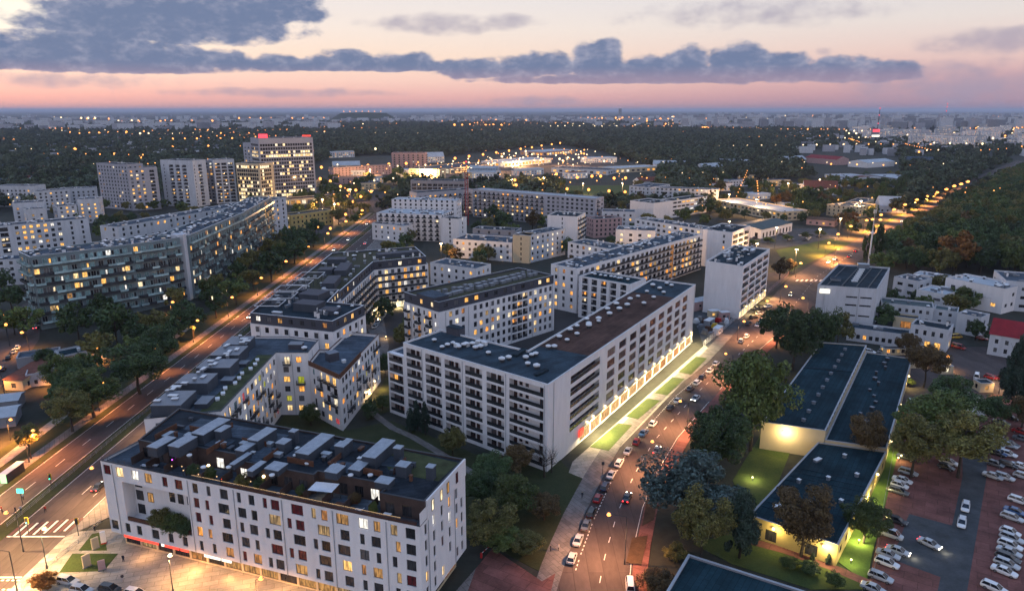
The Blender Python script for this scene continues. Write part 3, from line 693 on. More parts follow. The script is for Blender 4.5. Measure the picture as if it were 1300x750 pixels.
VZ7 = [(305,115),(372,140),(400,130),(430,150),(515,155),(560,130),(580,180),(648,215),(683,205),(770,205),(780,235),(825,250),(820,185),(800,190),(885,150),(915,150),(940,100),(980,115),(995,65),(1030,85),(1090,45),(1030,45),(1140,20),(345,150),(455,140),(540,150),(500,135)]
VY4 = [(240,690),(295,665),(345,640),(285,640),(330,615),(400,590),(440,575),(470,610),(520,580),(485,550),(515,520),(550,535),(570,555),(385,620),(610,520),(585,510),(190,715),(180,690)]
for (X, Y) in VZ7: B.vent(*G(475 + X/4, 400 + Y/4 + 2, 24.4), R.uniform(.8, 1.12), 23.6)
for (X, Y) in VY4: B.vent(*G(700 + X/4, 230 + Y/4 + 2, 24.4), R.uniform(.85, 1.15), 23.6)
x, y = G(578, 424, 24); B.rbox(x, y + 1.5, (5, 3, 2.2), -.67, ('cladding_dark', 'bitumen'), 23.55, 'stair_head')
for (X, Y) in ((420, 155), (470, 150), (530, 140), (560, 145)): x, y = G(475 + X/4, 400 + Y/4, 24); B.rbox(x, y, (1.6, 1, 1), -.67, ('metal_white', 'metal_white'), 23.55)
x, y = G(687, 472, 24); B.rbox(x, y, (5, 1.2, .5), .9, ('bitumen', 'bitumen'), 23.55, 'skylight'); x, y = G(660, 447, 24); B.rbox(x, y, (1.5, 6, .6), -.5, ('bitumen', 'bitumen'), 23.55, 'skylight')
B.body([(-37.6, 202.5), (-32.05, 198.05), (-22.1, 210.6), (-27.6, 215)], 0, 19.5, 'render_white', 'bitumen_grey', specs={0: lambda p0, p1, L, i: [(.6, L - .5, 1 + 3.2*f, 3.55 + 3.2*f, 'log', {'depth': 1.6, 'rail': 'rail_glass', 'frame': 'window_frame_brown', 'wins': [(.06, .34, .05, 2.3, pick(.15)), (.45, .62, .05, 2.3, 'pane_dark'), (.7, .95, .05, 2.3, pick(.1))]}) for f in range(6)]}, par=.5, name='wing_wall', coping='coping_light')
m = MB(); c = lerp(b1, b2, (LB + s_on(b1, b2, 735, 2)) / 2 / LB); m.box((c[0] + uB[1]*.12, c[1] - uB[0]*.12, 4.3), (LB - s_on(b1, b2, 735, 2) - .5, .25, .5), math.atan2(uB[1], uB[0])); B.part('shop_fascia', m, 'render_cream')
sp = lerp(b1, b2, s_on(b1, b2, 736, 4) / LB); m = MB(); m.box((sp[0] + uB[1]*.5, sp[1] - uB[0]*.5, 3.4), (2.6, .2, 2.2), math.atan2(uB[1], uB[0])); B.part('shop_sign', m, 'sign_red')
B.finish()
# ------------------------------------------------------------------ boulevard blocks with dark top storeys
def attic_win(lit=.35, w=1.5, bay=3.6, z=20.9):
    return rows(1, z, 3, bay, [(.5, w, .5, 1.7, 'w')], lit=lit)
STD = rows(6, .8, 3.2, 3.3, [(.5, 1.5, .8, 1.9, 'w')], lit=.3)
epoly = [(-88.5, 229.5), (-58, 219.5), (-51.5, 239.5), (-65.5, 244), (-65.5, 262), (-88.5, 262)]
E_ = Bld('terraced_block', 'apartment block with dark top storey and white framed roof pergolas beside the boulevard', AB, epoly, near=True)
E_.body(epoly, 0, 20.3, 'render_white', 'bitumen', spec=rows(6, .8, 3.2, 3.4, [(.5, 1.5, .8, 1.9, 'w')], lit=.3), par=.1, coping='coping_light')
E_.body(inset(epoly, .25), 20.25, 24, 'cladding_dark', 'bitumen', spec=attic_win(.4, 1.7, 3.8), name='attic_wall', coping='coping_light')
def pergola(b, x0, y0, x1, y1, z, h=2.6, step=1.6):
    m = MB()
    for x in (x0, x1):
        for y in (y0, (y0+y1)/2, y1): m.box((x, y, z + h/2), (.16, .16, h))
    for y in (y0, y1): m.box(((x0+x1)/2, y, z + h + .12), (x1-x0+.4, .22, .24), 0, 1)
    n = int((y1-y0)/step)
    for k in range(1, n): m.box(((x0+x1)/2, y0 + (y1-y0)*k/n, z + h + .14), (x1-x0, .14, .18), 0, 0)
    for x in (x0 - .2, x1 + .2): m.box((x, (y0+y1)/2, z + h + .15), (.2, y1-y0 - .3, .22), 0, 1)
    m.build('pergola', ['metal_dark', 'coping_light'], b.roof, b.o)
for a in ((-87, 231, -79, 239, 23.3), (-87, 241, -78, 250, 23.3), (-87, 252, -79, 260, 23.3)): pergola(E_, *a)
for (x, y, d) in ((-70, 236, (9, 6, 2.6)), (-62, 232, (6, 5, 1.4)), (-72, 250, (8, 8, 2.6)), (-80, 258, (5, 3, 1.6)), (-68, 258, (3, 2, 1))): E_.rbox(x, y, d, -.3, ('cladding_box', 'cladding_dark'), 23.3, 'stair_head')
E_.clutter(34, 3); E_.finish()
dpoly = [(-88.5, 263), (-65.5, 263), (-63, 318), (-40, 331), (-49, 357), (-88.5, 340)]
D = Bld('hinged_block', 'angled apartment block with dark top storey and a lit passage at its inner corner', AB, dpoly, near=True)
D.body(dpoly, 0, 19, 'render_white', 'bitumen', spec=join(rows(5, 3.2, 3.15, 3.0, [(.5, 1.6, .8, 1.9, 'bal')], lit=.4), lambda p0, p1, L, i: [(1 + 3*k, 3.4 + 3*k, .3, 2.9, 'shop', {'pane': 'lit_shop'}) for k in range(int((L - 2) / 3))] if p0[1] > 300 else []), par=.1, coping='coping_light')
D.body(inset(dpoly, .8), 18.95, 22.8, 'cladding_dark', 'roof_planted', spec=attic_win(.35, 1.8, 4.2, 19.4), name='attic_wall', coping='coping_light')
for a in ((-87, 266, -79, 274, 22.1), (-87, 277, -78, 288, 22.1)): pergola(D, *a)
for (x, y, d) in ((-72, 275, (5, 14, 2.6)), (-73, 300, (5, 16, 2.4)), (-80, 318, (8, 6, 2.4)), (-55, 335, (20, 5, 1.8)), (-80, 298, (6, 6, 2))): D.rbox(x, y, d, .05 if y < 330 else .45, ('cladding_box', 'cladding_dark'), 22.1, 'stair_head')
D.clutter(60, 4); D.finish()
# middle white block with dark attic
ca, cb = G(557, 396, 20.4), G(704, 359.5, 20.4); cpoly = bar(ca, cb, 21)
C_ = Bld('attic_block', 'white apartment block with slate dark attic storey and planted brown roof behind the loggia block', AB, cpoly, near=True)
def c_front(p0, p1, L, i):
    out = []; n = 20; bw = (L - 2) / n
    for k in range(n):
        for f in range(6):
            z = 1.0 + 3.2 * f; c = 1 + bw * (k + .5)
            if k < 5 and (k in (0, 4) or f == 0): continue
            if 12 <= k <= 14: out.append((c - bw*.46, c + bw*.46, z, z + 2.5, 'log', {'depth': 1.4, 'rail': 'metal_dark', 'wins': [(.1, .9, .05, 2.2, pick(.45))]}))
            else: out.append((c - .75, c + .75, z + .6, z + 2.5, 'w', {'pane': pick(.42)}))
    return out
C_.body(cpoly, 0, 20.2, 'render_white', 'bitumen', specs={0: c_front, 3: rows(6, .8, 3.2, 5, [(.3, 1.6, .5, 2.2, 'bal'), (.8, 1.0, .8, 1.7, 'w')], lit=.4)}, par=.1, coping='coping_light')
C_.body(inset(cpoly, .3), 20.15, 23.9, 'cladding_dark', 'roof_planted', specs={0: attic_win(.3, 1.9, 4.6), 3: attic_win(.2, 1.4, 5)}, name='attic_wall', coping='coping')
ac = math.atan2(cb[1]-ca[1], cb[0]-ca[0]); LC = ln(sub(cb, ca))
for k in range(16):
    p = lerp(ca, cb, .16 + .052*k); nn = (-math.sin(ac), math.cos(ac))
    for dd in (7.5, 11.5): C_.rbox(p[0] + nn[0]*dd + R.uniform(-.6, .6), p[1] + nn[1]*dd + R.uniform(-.6, .6), R.choice([(2, 1.6, 1), (1.4, 1.4, 1.3), (2.6, 1.8, .9)]), ac, ('metal_grey', 'metal_grey'), 23.2, 'chimney_box')
p = lerp(ca, cb, .06); C_.rbox(p[0] + nn[0]*8, p[1] + nn[1]*8, (7, 10, 1.6), ac, ('cladding_dark', 'bitumen_grey'), 23.2, 'stair_head')
C_.finish()
# long balcony block behind, its small neighbour and the two white end blocks
ka, kb = G(733, 341, 21), G(891, 297, 21); kpoly = bar(ka, kb, 15)
K = Bld('balcony_block', 'long apartment block with continuous dark balconies and roof units crowded together', AB, kpoly, near=True)
def k_front(p0, p1, L, i):
    out = []; n = 27; bw = (L - 2) / n
    for k in range(n):
        if k == 19: out.append((1 + bw*k + .3, 1 + bw*k + bw - .3, 1, 19.5, 'shop', {'pane': 'lit_pane_dim'})); continue
        for f in range(6):
            z = 1 + 3.25*f; c = 1 + bw*(k+.5); out.append((c - bw*.3, c + bw*.3, z + .05, z + 2.3, 'w', {'pane': pick(.2, .5)})); out.append((c, bw - .12, z, 0, 'bal', {'d': 1.4, 'rail': 'metal_dark'}))
    return out
K.body(kpoly, 0, 21, 'render_white', 'bitumen_grey', specs={0: k_front, 3: rows(6, 1, 3.2, 3.6, [(.5, 1.4, .8, 1.8, 'w')], lit=.35)}, coping='coping_light')
K.clutter(85, 5); K.finish()
la, lb = G(735, 350, 19), G(800, 361, 19)
L_ = Bld('framed_block', 'low white block with framed balcony openings tucked behind the brown roof', AB, bar(la, lb, 14), near=True)
L_.body(bar(la, lb, 14), 0, 19, 'render_white', 'bitumen_blue', specs={0: rows(6, .8, 3, 4.6, [(.5, 2.8, .1, 2.4, 'log')], lit=.05), 3: rows(6, .8, 3, 4, [(.5, 1.2, .8, 1.7, 'w')], lit=.2)}, coping='coping_light')
for k in range(9): p = lerp(la, lb, .1 + .09*k); L_.vent(p[0] + 4 + R.uniform(-1, 1), p[1] + 6 + R.uniform(-1, 1), .9)
L_.finish()
spoly = [(88, 315), (101, 303), (127, 343.5), (113, 354.5)]
S = Bld('slab_block', 'short white slab block with blank end wall and loggia strips above the lit street', AB, spoly, near=True)
S.body(spoly, 0, 24, 'render_white', 'bitumen', specs={1: join(rows(6, 3.6, 3.3, 11, [(.5, 9.6, .1, 2.2, 'log')], lit=.1, rail='rail_glass'), shopfront(4, lit=.85))}, coping='coping_light')
S.clutter(34, 6); S.finish()
mpoly = [(113, 415), (127, 404), (145, 428), (131, 439)]
M_ = Bld('end_block', 'white end block with a few lit windows behind the short slab block', AB, mpoly)
M_.body(mpoly, 0, 22, 'render_white', 'bitumen', specs={0: between(.5, .95, rows(6, 1, 3.3, 4, [(.5, 1.2, .8, 1.7, 'w')], lit=.4)), 1: rows(6, 1, 3.3, 9, [(.5, 8, .2, 2.2, 'log')], lit=.3)}, coping='coping_light'); M_.clutter(14, 7); M_.finish()
# ------------------------------------------------------------------ everything else that stands as a plain block : one row each
LOWS = [(906, 242, 40, 9), (960, 228, 46, 8), (1005, 222, 30, 9), (1065, 236, 36, 7), (1092, 232, 30, 8), (1160, 250, 26, 7), (1130, 268, 22, 6), (850, 216, 50, 9), (880, 250, 30, 7), (1010, 268, 26, 6), (1040, 246, 34, 7), (960, 252, 22, 6), (470, 232, 30, 9), (440, 218, 40, 10), (395, 236, 24, 8), (380, 244, 30, 8), (520, 224, 30, 10), (545, 206, 50, 10), (340, 236, 30, 9), (430, 200, 60, 12), (615, 226, 40, 9), (670, 222, 46, 9), (730, 226, 30, 8), (760, 206, 60, 9), (820, 238, 30, 8), (900, 222, 40, 9), (930, 214, 46, 9), (1180, 222, 40, 10), (1210, 212, 50, 10), (1165, 212, 40, 9), (1005, 210, 50, 10)]
def block(name, label, u0, v0, u1, v1, h, depth, wall='render_white_aged', roof='bitumen_grey', spec=None, side=None, cat='building', nclut=8, near=False, coping='coping', par=.6, gable=None, group=None, back='shadow_room', extra=None):
    p = bar(G(u0, v0, h), G(u1, v1, h), depth)
    b = Bld(name, label, cat, p, near=near, group=group)
    b.body(p, 0, h, wall, 'bitumen' if gable else roof, specs={0: spec, 1: side or spec, 3: side or spec}, coping=coping, par=.02 if gable else par, back=back)
    if gable:
        m = MB(); ov = inset(p, -.4); e = lerp(ov[0], ov[3], .5), lerp(ov[1], ov[2], .5); z0, z1 = h + .1, h + gable
        if gable < 0: pass
        m.poly([(*ov[0], z0), (*ov[1], z0), (*e[1], z1), (*e[0], z1)]); m.poly([(*ov[2], z0), (*ov[3], z0), (*e[0], z1), (*e[1], z1)])
        m.poly([(*ov[1], z0), (*ov[2], z0), (*e[1], z1)], 1); m.poly([(*ov[3], z0), (*ov[0], z0), (*e[0], z1)], 1)
        m.poly([(*ov[3], z0 - .01), (*ov[2], z0 - .01), (*ov[1], z0 - .01), (*ov[0], z0 - .01)], 1)
        b.part('pitched_roof', m, [roof, wall])
    elif nclut: b.clutter(nclut, hash(label) % 999 if False else sum(map(ord, label)) % 999)
    b.finish(); return b
def win(nf, zb=.8, fh=3.2, bay=3.4, w=1.5, hh=1.7, lit=.25, sill=.8, **k): return rows(nf, zb, fh, bay, [(.5, w, sill, hh, 'w')], lit=lit, **k)
def logg(nf, zb=.8, fh=3.2, bay=4, lit=.2, **k): return rows(nf, zb, fh, bay, [(.5, bay*.8, .1, 2.3, 'log')], lit=lit, **k)
def balc(nf, zb=.8, fh=3.2, bay=4.2, lit=.25, **k): return rows(nf, zb, fh, bay, [(.5, 1.8, .1, 2.2, 'bal')], lit=lit, **k)
# stepped white estate by the boulevard
block('stepped_block', 'lowest front step of the white stepped estate beside the boulevard', 472, 283, 513, 287, 12, 16, 'render_white', 'roof_light', win(3, 1, 3.5, 5), cat=AB, nclut=14)
block('stepped_block', 'middle step of the white stepped estate with stacked dark balconies', 478, 270, 560, 273, 19, 26, 'render_white', 'roof_light', balc(6, .6, 3.1, 4.6, lit=.06), cat=AB, nclut=30)
block('stepped_block', 'slim white tower at the end of the stepped estate with one window column', 560, 276.5, 582, 278, 18, 12, 'render_white', 'bitumen', win(6, .6, 3, 9, 1.3, lit=.05), cat=AB, nclut=2)
block('stepped_block', 'highest rear step of the white stepped estate with small dark windows', 497, 253, 579, 255, 24, 16, 'render_white', 'roof_light', win(8, .6, 3, 4, lit=.1), cat=AB, nclut=26)
# buildings around the red crane
block('long_block', 'long pale apartment block with bright metal roof behind the red tower crane', 600, 240, 756, 252, 24, 14, 'render_lilac', 'roof_light', join(between(0, .62, balc(7, .8, 3.2, 4.8, lit=.3)), between(.62, 1, win(7, .8, 3.2, 4, 2.2, lit=.03))), cat=AB, nclut=3)
block('long_block', 'dark left return of the pale long block beside the red tower crane', 529, 245, 600, 240, 22, 14, 'render_lilac', 'bitumen', balc(6, .8, 3.2, 4.6, lit=.15), cat=AB, nclut=4)
block('dark_block', 'dark grey block rising behind the crane and the long pale block', 521, 229, 590, 230, 26, 18, 'render_grey', 'bitumen', logg(7, .8, 3.3, 5, .12), cat=AB, nclut=4)
block('courtyard_house', 'low grey white courtyard building with flat tiered roof below the crane', 575, 303, 650, 308, 12, 20, 'render_white', 'bitumen_grey', win(3, .8, 3.5, 4, lit=.3), nclut=14)
block('link_wing', 'low white connecting wing with lit windows behind the hinged block', 546, 333, 604, 341, 12, 14, 'render_white', 'bitumen_grey', win(3, .8, 3.4, 4, lit=.4), nclut=10)
block('tiered_house', 'dark roofed tier standing on the grey courtyard side below the crane', 600, 290, 655, 293, 15, 12, 'render_grey', 'bitumen', win(4, .8, 3.5, 6, lit=.1), nclut=6)
block('cream_block', 'pale lit apartment block between the cream gable and the round dark tree', 672, 299, 718, 290, 17, 12, 'render_white_aged', 'bitumen_grey', win(5, .8, 3.1, 4.4, lit=.45), side=None, cat=AB, nclut=6, extra=1)
block('cream_block', 'small blank cream gable standing against the pale lit block', 651, 298, 672, 299.5, 17, 12, 'render_cream', 'bitumen_grey', win(5, .8, 3.1, 12, .8, lit=.1), cat=AB, nclut=2)
block('white_block', 'white block with blank face and lit balcony side right of the round dark tree', 695, 273, 733, 275, 20, 22, 'render_white', 'bitumen', win(6, .8, 3.1, 12, .8, lit=.2), balc(6, .8, 3.1, 5, lit=.45), cat=AB, nclut=10)
block('row_block', 'grey low block with roof gardens beyond the balcony block', 764, 268, 806, 269, 15, 14, 'render_white_aged', 'bitumen_grey', win(4, .8, 3.2, 4, lit=.1), nclut=8)
block('brick_block', 'old dark brick building between the pale blocks near the crane', 754, 278, 790, 276, 14, 12, 'render_pink', 'bitumen', win(4, .8, 3.2, 3.4, lit=.06), nclut=6)
block('link_block', 'low white wing with three lit windows in front of the white block', 721, 307, 786, 318, 14, 16, 'render_white', 'bitumen_grey', win(4, .8, 3.2, 4.4, 1.8, lit=.4), nclut=16)
block('link_block', 'low white wing with glowing corner window among roof units', 782, 291, 832, 293, 16, 16, 'render_white', 'bitumen_grey', win(4, .8, 3.4, 5, 2, lit=.4), nclut=16)
block('gallery_block', 'long low gallery block with a strip of lit windows behind the balcony block', 806, 277, 892, 291, 15, 13, 'render_white', 'bitumen_grey', win(4, .8, 3.4, 4.6, 2.4, lit=.45), nclut=34)
block('office_bar', 'rear pale office bar with flat roof by the sports field', 799, 236, 826, 238, 18, 40, 'render_white_aged', 'bitumen_grey', win(5, .8, 3.4, 4, lit=.12), nclut=6, cat='office building')
block('office_bar', 'long rear office bar with rows of small windows by the sports field', 826, 238, 912, 241, 17, 14, 'render_white_aged', 'bitumen_grey', win(5, .8, 3.3, 4, 1.8, lit=.15), nclut=12, cat='office building')
block('office_bar', 'front office bar with ribbon windows and blank white gable', 800, 254.5, 830, 258, 15, 26, 'render_white', 'bitumen', None, None, nclut=4, cat='office building')
block('office_bar', 'front office bar wing with long lit window ribbons and flat dark roof', 830.5, 258, 898, 249, 14.8, 14, 'render_white', 'bitumen', win(4, .9, 3.4, 6, 5.2, 1.5, lit=.35), nclut=8, cat='office building')
block('market_hall', 'wide low market hall with pink lit metal roof', 905, 253, 992, 269, 8, 30, 'render_cream', 'roof_light', win(2, .6, 3.4, 5, 3, lit=.25), nclut=4, cat='hall')
block('arched_hall', 'small white hall with dark low pitched roof beside the car park', 967, 292, 1006, 283, 6.5, 26, 'render_white', 'roof_teal', rows(1, .3, 5, 5, [(.5, 2.4, .2, 3.6, 'w')], lit=0), nclut=0, gable=2.4, cat='hall')
block('cream_office', 'cream low office with flat roof units by the avenue', 1050, 259, 1081, 263, 10, 36, 'render_cream', 'bitumen_grey', win(3, .6, 3.2, 4.5, lit=.05), nclut=12)
block('cream_office', 'longer wing of the cream office facing the avenue junction', 1081, 263, 1110, 252, 9, 14, 'render_cream', 'bitumen_grey', win(2, .6, 3.6, 5, 2.6, lit=.12), nclut=5)
block('bungalow', 'brown roofed bungalow behind the bare tree by the avenue', 1024, 278, 1060, 281, 4.5, 12, 'render_pink', 'roof_terracotta', win(1, .3, 3.6, 4, 1.8, lit=.1), gable=1.6, cat='house')
block('shed_hall', 'flat grey trade hall beyond the cream office', 1047, 221, 1086, 226, 8, 40, 'render_white_aged', 'roof_light', win(2, .6, 3.4, 8, 4, lit=.3), nclut=3, cat='hall')
block('shed_hall', 'blue grey roofed hall behind the poplars', 1098, 221, 1142, 227, 8, 40, 'render_grey', 'roof_light', None, nclut=3, cat='hall')
block('red_roof_hall', 'far hall with a red pitched roof among trees', 1022, 200, 1062, 203, 9, 30, 'render_pink', 'roof_red', None, gable=5, cat='hall')
block('pale_hall', 'small pale hall with pitched roof beyond the red roof', 1101, 207, 1136, 205, 8, 34, 'render_white', 'roof_light', None, gable=4, cat='hall')
# buildings in the warm lit quarter
block('school', 'yellowish lit school with two rows of windows at the boulevard bend', 369, 273, 422, 266, 12, 12, 'render_yellow', 'bitumen', win(3, .8, 3.4, 3.6, lit=.05), cat='school', nclut=2)
block('pavilion', 'low lit pavilion under the office tower', 367, 253, 424, 249, 6, 18, 'render_cream', 'bitumen_brown', rows(1, .4, 5, 5, [(.5, 3.8, .3, 3.6, 'w')], lit=.9), nclut=2)
block('pink_row', 'long pinkish row of flats under orange lamps', 423, 213, 497, 209, 14, 14, 'render_pink', 'bitumen', win(4, .8, 3.2, 5, lit=.12), cat=AB, nclut=3)
block('orange_hall', 'long low hall washed with orange lamp light', 426, 226, 482, 224, 8, 22, 'render_pink', 'roof_terracotta', win(2, .6, 3.2, 6, lit=.3), cat='hall', nclut=2)
block('cream_house', 'cream block lit by a bright white lamp beyond the crane', 519, 214, 558, 215, 15, 22, 'render_cream', 'bitumen', win(4, .8, 3.4, 5, lit=.2), nclut=3)
block('brown_flats', 'brown pink flats with flat roof at the edge of the wood', 497, 194, 540, 194, 24, 24, 'render_pink', 'bitumen_brown', balc(6, .8, 3.6, 7, lit=.12), cat=AB, nclut=4)
block('depot', 'long lit depot hall beside the yard lamps', 571, 214, 628, 208, 8, 60, 'render_cream', 'bitumen_grey', win(2, .6, 3.4, 8, 5, lit=.35), cat='depot', nclut=3)
block('depot', 'bright white lit depot shed in the middle of the yard', 640, 206, 700, 201, 8, 50, 'render_white', 'roof_light', win(1, .6, 5, 9, 6, 4, lit=.9), cat='depot', nclut=2)
block('depot', 'far end depot shed with a reddish lit gable', 690, 193, 730, 190, 8, 60, 'render_pink', 'roof_light', win(1, .6, 5, 9, 6, 4, lit=.8), cat='depot', nclut=2)
block('depot', 'low grey depot shed nearest the red lamps', 700, 213, 772, 216, 7, 40, 'render_white_aged', 'bitumen_grey', win(1, .6, 5, 9, 5, 3, lit=.5), cat='depot', nclut=3)
block('depot', 'pale workshop at the right end of the yard', 780, 214, 840, 211, 7, 40, 'render_cream', 'roof_light', win(1, .6, 5, 9, 5, 3, lit=.5), cat='depot', nclut=2)
# towers and the office tower
TW = dict(cat='tower block', coping='coping')
block('tower_block', 'grey tower block at the outer end of the row, windows mostly dark', 122, 207, 161, 209, 42, 16, 'render_lilac', 'bitumen', win(12, 1, 3.3, 4.2, 1.8, lit=.1), nclut=6, **TW)
block('tower_block', 'tower block with brown balcony recesses, second in the row', 161, 213.5, 199, 212, 39, 16, 'render_lilac', 'bitumen', join(between(0, .62, win(11, 1, 3.3, 4, 2, lit=.4)), between(.62, 1, logg(11, 1, 3.3, 5, .3))), nclut=6, **TW)
block('tower_block', 'white tower block with broad balcony stripes, third in the row', 203, 203, 244, 204, 44, 18, 'render_white_aged', 'bitumen', join(between(0, .2, win(12, 1, 3.3, 5, 1, lit=.05)), between(.2, .85, logg(12, 1, 3.3, 6, .25))), nclut=6, **TW)
block('tower_block', 'dark recessed link of the tower row with lit stair windows', 244, 204, 270, 204, 42, 14, 'render_grey', 'bitumen', win(12, 1, 3.3, 3.4, 2, lit=.35), nclut=3, **TW)
block('tower_block', 'last tower block of the row, pale with balcony stripes beside the offices', 270, 203, 297, 202, 43, 18, 'render_white_aged', 'bitumen', logg(12, 1, 3.3, 6, .3), nclut=5, **TW)
def office(lit): return lambda p0, p1, L, i: [(1 + k*2.6, 1 + k*2.6 + 2.2, 2 + 3.7*f, 4.5 + 3.7*f, 'w', {'pane': 'lit_office' if R.random() < lit[f % len(lit)] else 'pane_dark'}) for f in range(int((H*0 + offh - 3) / 3.7)) for k in range(int((L - 2) / 2.6))]
offh = 62
ob = block('office_tower', 'tall pale office tower with lit floors and red rooftop signs', 328, 176, 397, 174.5, 62, 30, 'render_lilac', 'bitumen', office([.85, .6, .12, .06, .05, .1, .25, .05, .45, .3, .05, .75, .6, .06, .1, .45]), cat='office tower', nclut=8)
m = MB(); p0, p1 = G(328, 173, 64), G(336, 172, 64); m.box((p0[0] + 4, p0[1] + 2, 64), (9, 1.2, 4)); m.build('roof_sign', 'neon_red', ob.root, ob.o)
m = MB(); p0 = G(388, 172, 64); m.box((p0[0], p0[1] + 3, 63.5), (9, 1, 1.6)); m.build('roof_sign', 'sign_red', ob.root, ob.o)
offh = 40; block('office_wing', 'low lit office wing standing at the foot of the office tower', 299, 207, 329, 208, 40, 20, 'render_cream', 'bitumen', office([.8, .7, .5, .35, .4, .4, .3, .2, .1]), cat='office building', nclut=4)
block('office_slab', 'narrow grey slab half hidden behind the office tower', 308, 181, 330, 182, 55, 24, 'render_lilac', 'bitumen', win(14, 1, 3.6, 6, 2.4, lit=.12), cat='office building', nclut=2)
# ------------------------------------------------------------------ big glazed balcony block left of the boulevard
def glazed(nf, fh, lit, skip0=0):
    def fn(p0, p1, L, i):
        n = max(2, int((L - 1) / 3.4)); bw = (L - 1) / n; out = []
        for k in range(n):
            for f in range(nf):
                z = 2.6 + fh*f; a = .5 + bw*k
                r = R.random()
                out.append((a + .15, a + bw*.62, z + .1, z + 2.9, 'w', {'pane': pick(lit, .3) if r < .42 else 'pane_teal', 'frame': 'window_frame_white'}))
                if R.random() < .6: out.append((a + bw*.7, a + bw*.95, z + .1, z + 2.6, 'w', {'pane': pick(lit * .6, .3)}))
                out.append((a + bw/2, bw - .06, z, 0, 'bal', {'d': 1.5, 'rail': 'rail_pale' if f == nf - 1 or R.random() < .45 else 'metal_dark', 'slab': 'metal_dark'}))
        return out
    return fn
gl = [(-199, 287), (-172, 315.6), (-162.5, 327), (-158.5, 334), (-172, 344), (-211, 298)]; gl2 = bar((-156.5, 339), (-159, 415), 15); gl3 = bar((-159, 415), (-168, 498), 15)
GL = Bld('glazed_block', 'large glazed balcony block with dark bands and pale glass rails beyond the boulevard trees', AB, [gl[0], gl[1], gl2[1], gl3[1], gl3[2], gl2[3], gl[5]])
GL.body(gl, 0, 31.5, 'render_slate', 'bitumen_grey', specs={0: glazed(7, 4.1, .32), 1: glazed(7, 4.1, .3), 2: glazed(7, 4.1, .3), 5: glazed(7, 4.1, .3)}, coping='coping_light')
GL.clutter(60, 8)
GL.body(gl2, 0, 31.5, 'render_slate', 'bitumen_grey', specs={0: glazed(7, 4.1, .3), 3: None}, name='wing_wall', coping='coping_light'); GL.clutter(50, 9, poly=inset(gl2, 1.5))
GL.body(gl3, 0, 31.5, 'render_slate', 'bitumen_grey', specs={0: glazed(7, 4.1, .26), 3: None}, name='wing_wall', coping='coping_light'); GL.clutter(50, 10, poly=inset(gl3, 1.5))
m = MB(); c = lerp(gl[3], gl2[0], .5); m.box((c[0] - 3, c[1] + 1.5, 16.2), (6, 5.0, 32.4), 0); GL.part('stair_tower', m, 'render_white_aged')
m = MB(); c = (-150, 345); m.box((c[0], c[1], 2.4), (10, 20, .5), 0, 0); m.box((c[0] + 3, c[1], 1.2), (.2, 19, 2.2), 0, 1); GL.part('shop_canopy', m, ['metal_dark', 'lit_shop'])
GL.finish()
x1 = bar(G(-20, 289, 26), G(112, 276, 26), 13)
block('long_white_block', 'long white block with many lit kitchens behind the glazed block', -22, 289, 112, 277, 26, 14, 'render_white_aged', 'bitumen_grey', join(between(0, .25, logg(8, .8, 3.1, 5, .35)), between(.25, .75, win(8, .8, 3.1, 3.2, 1.8, lit=.5)), between(.75, 1, win(8, .8, 3.1, 5, 1.2, lit=.1))), cat=AB, nclut=30)
block('long_white_block', 'long white block with sloping roofline behind the glazed block towards the towers', 150, 288, 325, 257, 26, 14, 'render_white_aged', 'bitumen_grey', win(8, .8, 3.1, 5, 1.6, lit=.25, skip=.3), cat=AB, nclut=50)
block('long_white_block', 'short white end wing of the long block under the office tower', 325, 257, 363, 251, 26, 14, 'render_white_aged', 'bitumen_grey', win(8, .8, 3.1, 5, 1.6, lit=.15), cat=AB, nclut=14)
for lb_, a in (('white flats with small square windows at the picture edge', (-6, 236, 44, 236, 20, 16, 5, .15)), ('white flats with a lit corner behind the long white block', (15, 258, 55, 256, 20, 16, 5, .3)),
               ('stepped white flats between the edge flats and the towers', (46, 243, 88, 240, 18, 14, 5, .2)), ('low white flats with one lit pane above the long block', (34, 266, 58, 264, 17, 12, 4, .3)),
               ('bright white cube of flats with lit windows before the towers', (97, 253, 125, 252, 20, 16, 5, .5)), ('pale flats with several lit windows left of the white cube', (72, 262, 97, 260, 17, 14, 5, .45)), ('grey flats with flat roof behind the white cube', (75, 240, 122, 238, 16, 14, 4, .1)),
               ('small dark roofed flats lowest at the edge below the long white block', (-8, 330, 34, 328, 14, 14, 4, .1))):
    block('flats', lb_, *a[:6], 'render_white_aged', 'bitumen_grey', win(a[6], .8, 3.2, 4, 1.6, lit=a[7]), cat=AB, nclut=8)
# sheds by the boulevard
block('shed', 'cream shed with long red brown pitched roof beside the small orange street', 4, 482, 28, 483, 3.6, 26, 'render_cream', 'roof_tile', win(1, .1, 3, 4, 1.6, 1.6, lit=0), gable=1.6, cat='shed')
block('shed', 'lilac workshop with dark flat roof half under the boulevard trees', 32, 476, 88, 468, 4.5, 9, 'render_lilac', 'bitumen_blue', win(1, .1, 3.4, 3, 1, 1.4, lit=0), cat='shed', nclut=2)
block('shed', 'white workshop with dark blue roof behind the lilac workshop', 78, 452, 134, 440, 4.6, 9, 'render_white_aged', 'bitumen_blue', None, cat='shed', nclut=2)
block('shed', 'flat grey shed between the two workshops and the street', 20, 455, 74, 448, 4, 8, 'render_grey', 'bitumen_grey', None, cat='shed', nclut=2)
block('shed', 'low grey pitched garage nearest the picture edge', -10, 532, 18, 528, 3.2, 9, 'render_grey', 'roof_light', None, gable=1.2, cat='garage')
block('shed', 'second grey garage behind the low pitched garage', -14, 512, 22, 508, 3.2, 7, 'render_grey', 'roof_light', None, gable=1.0, cat='garage')
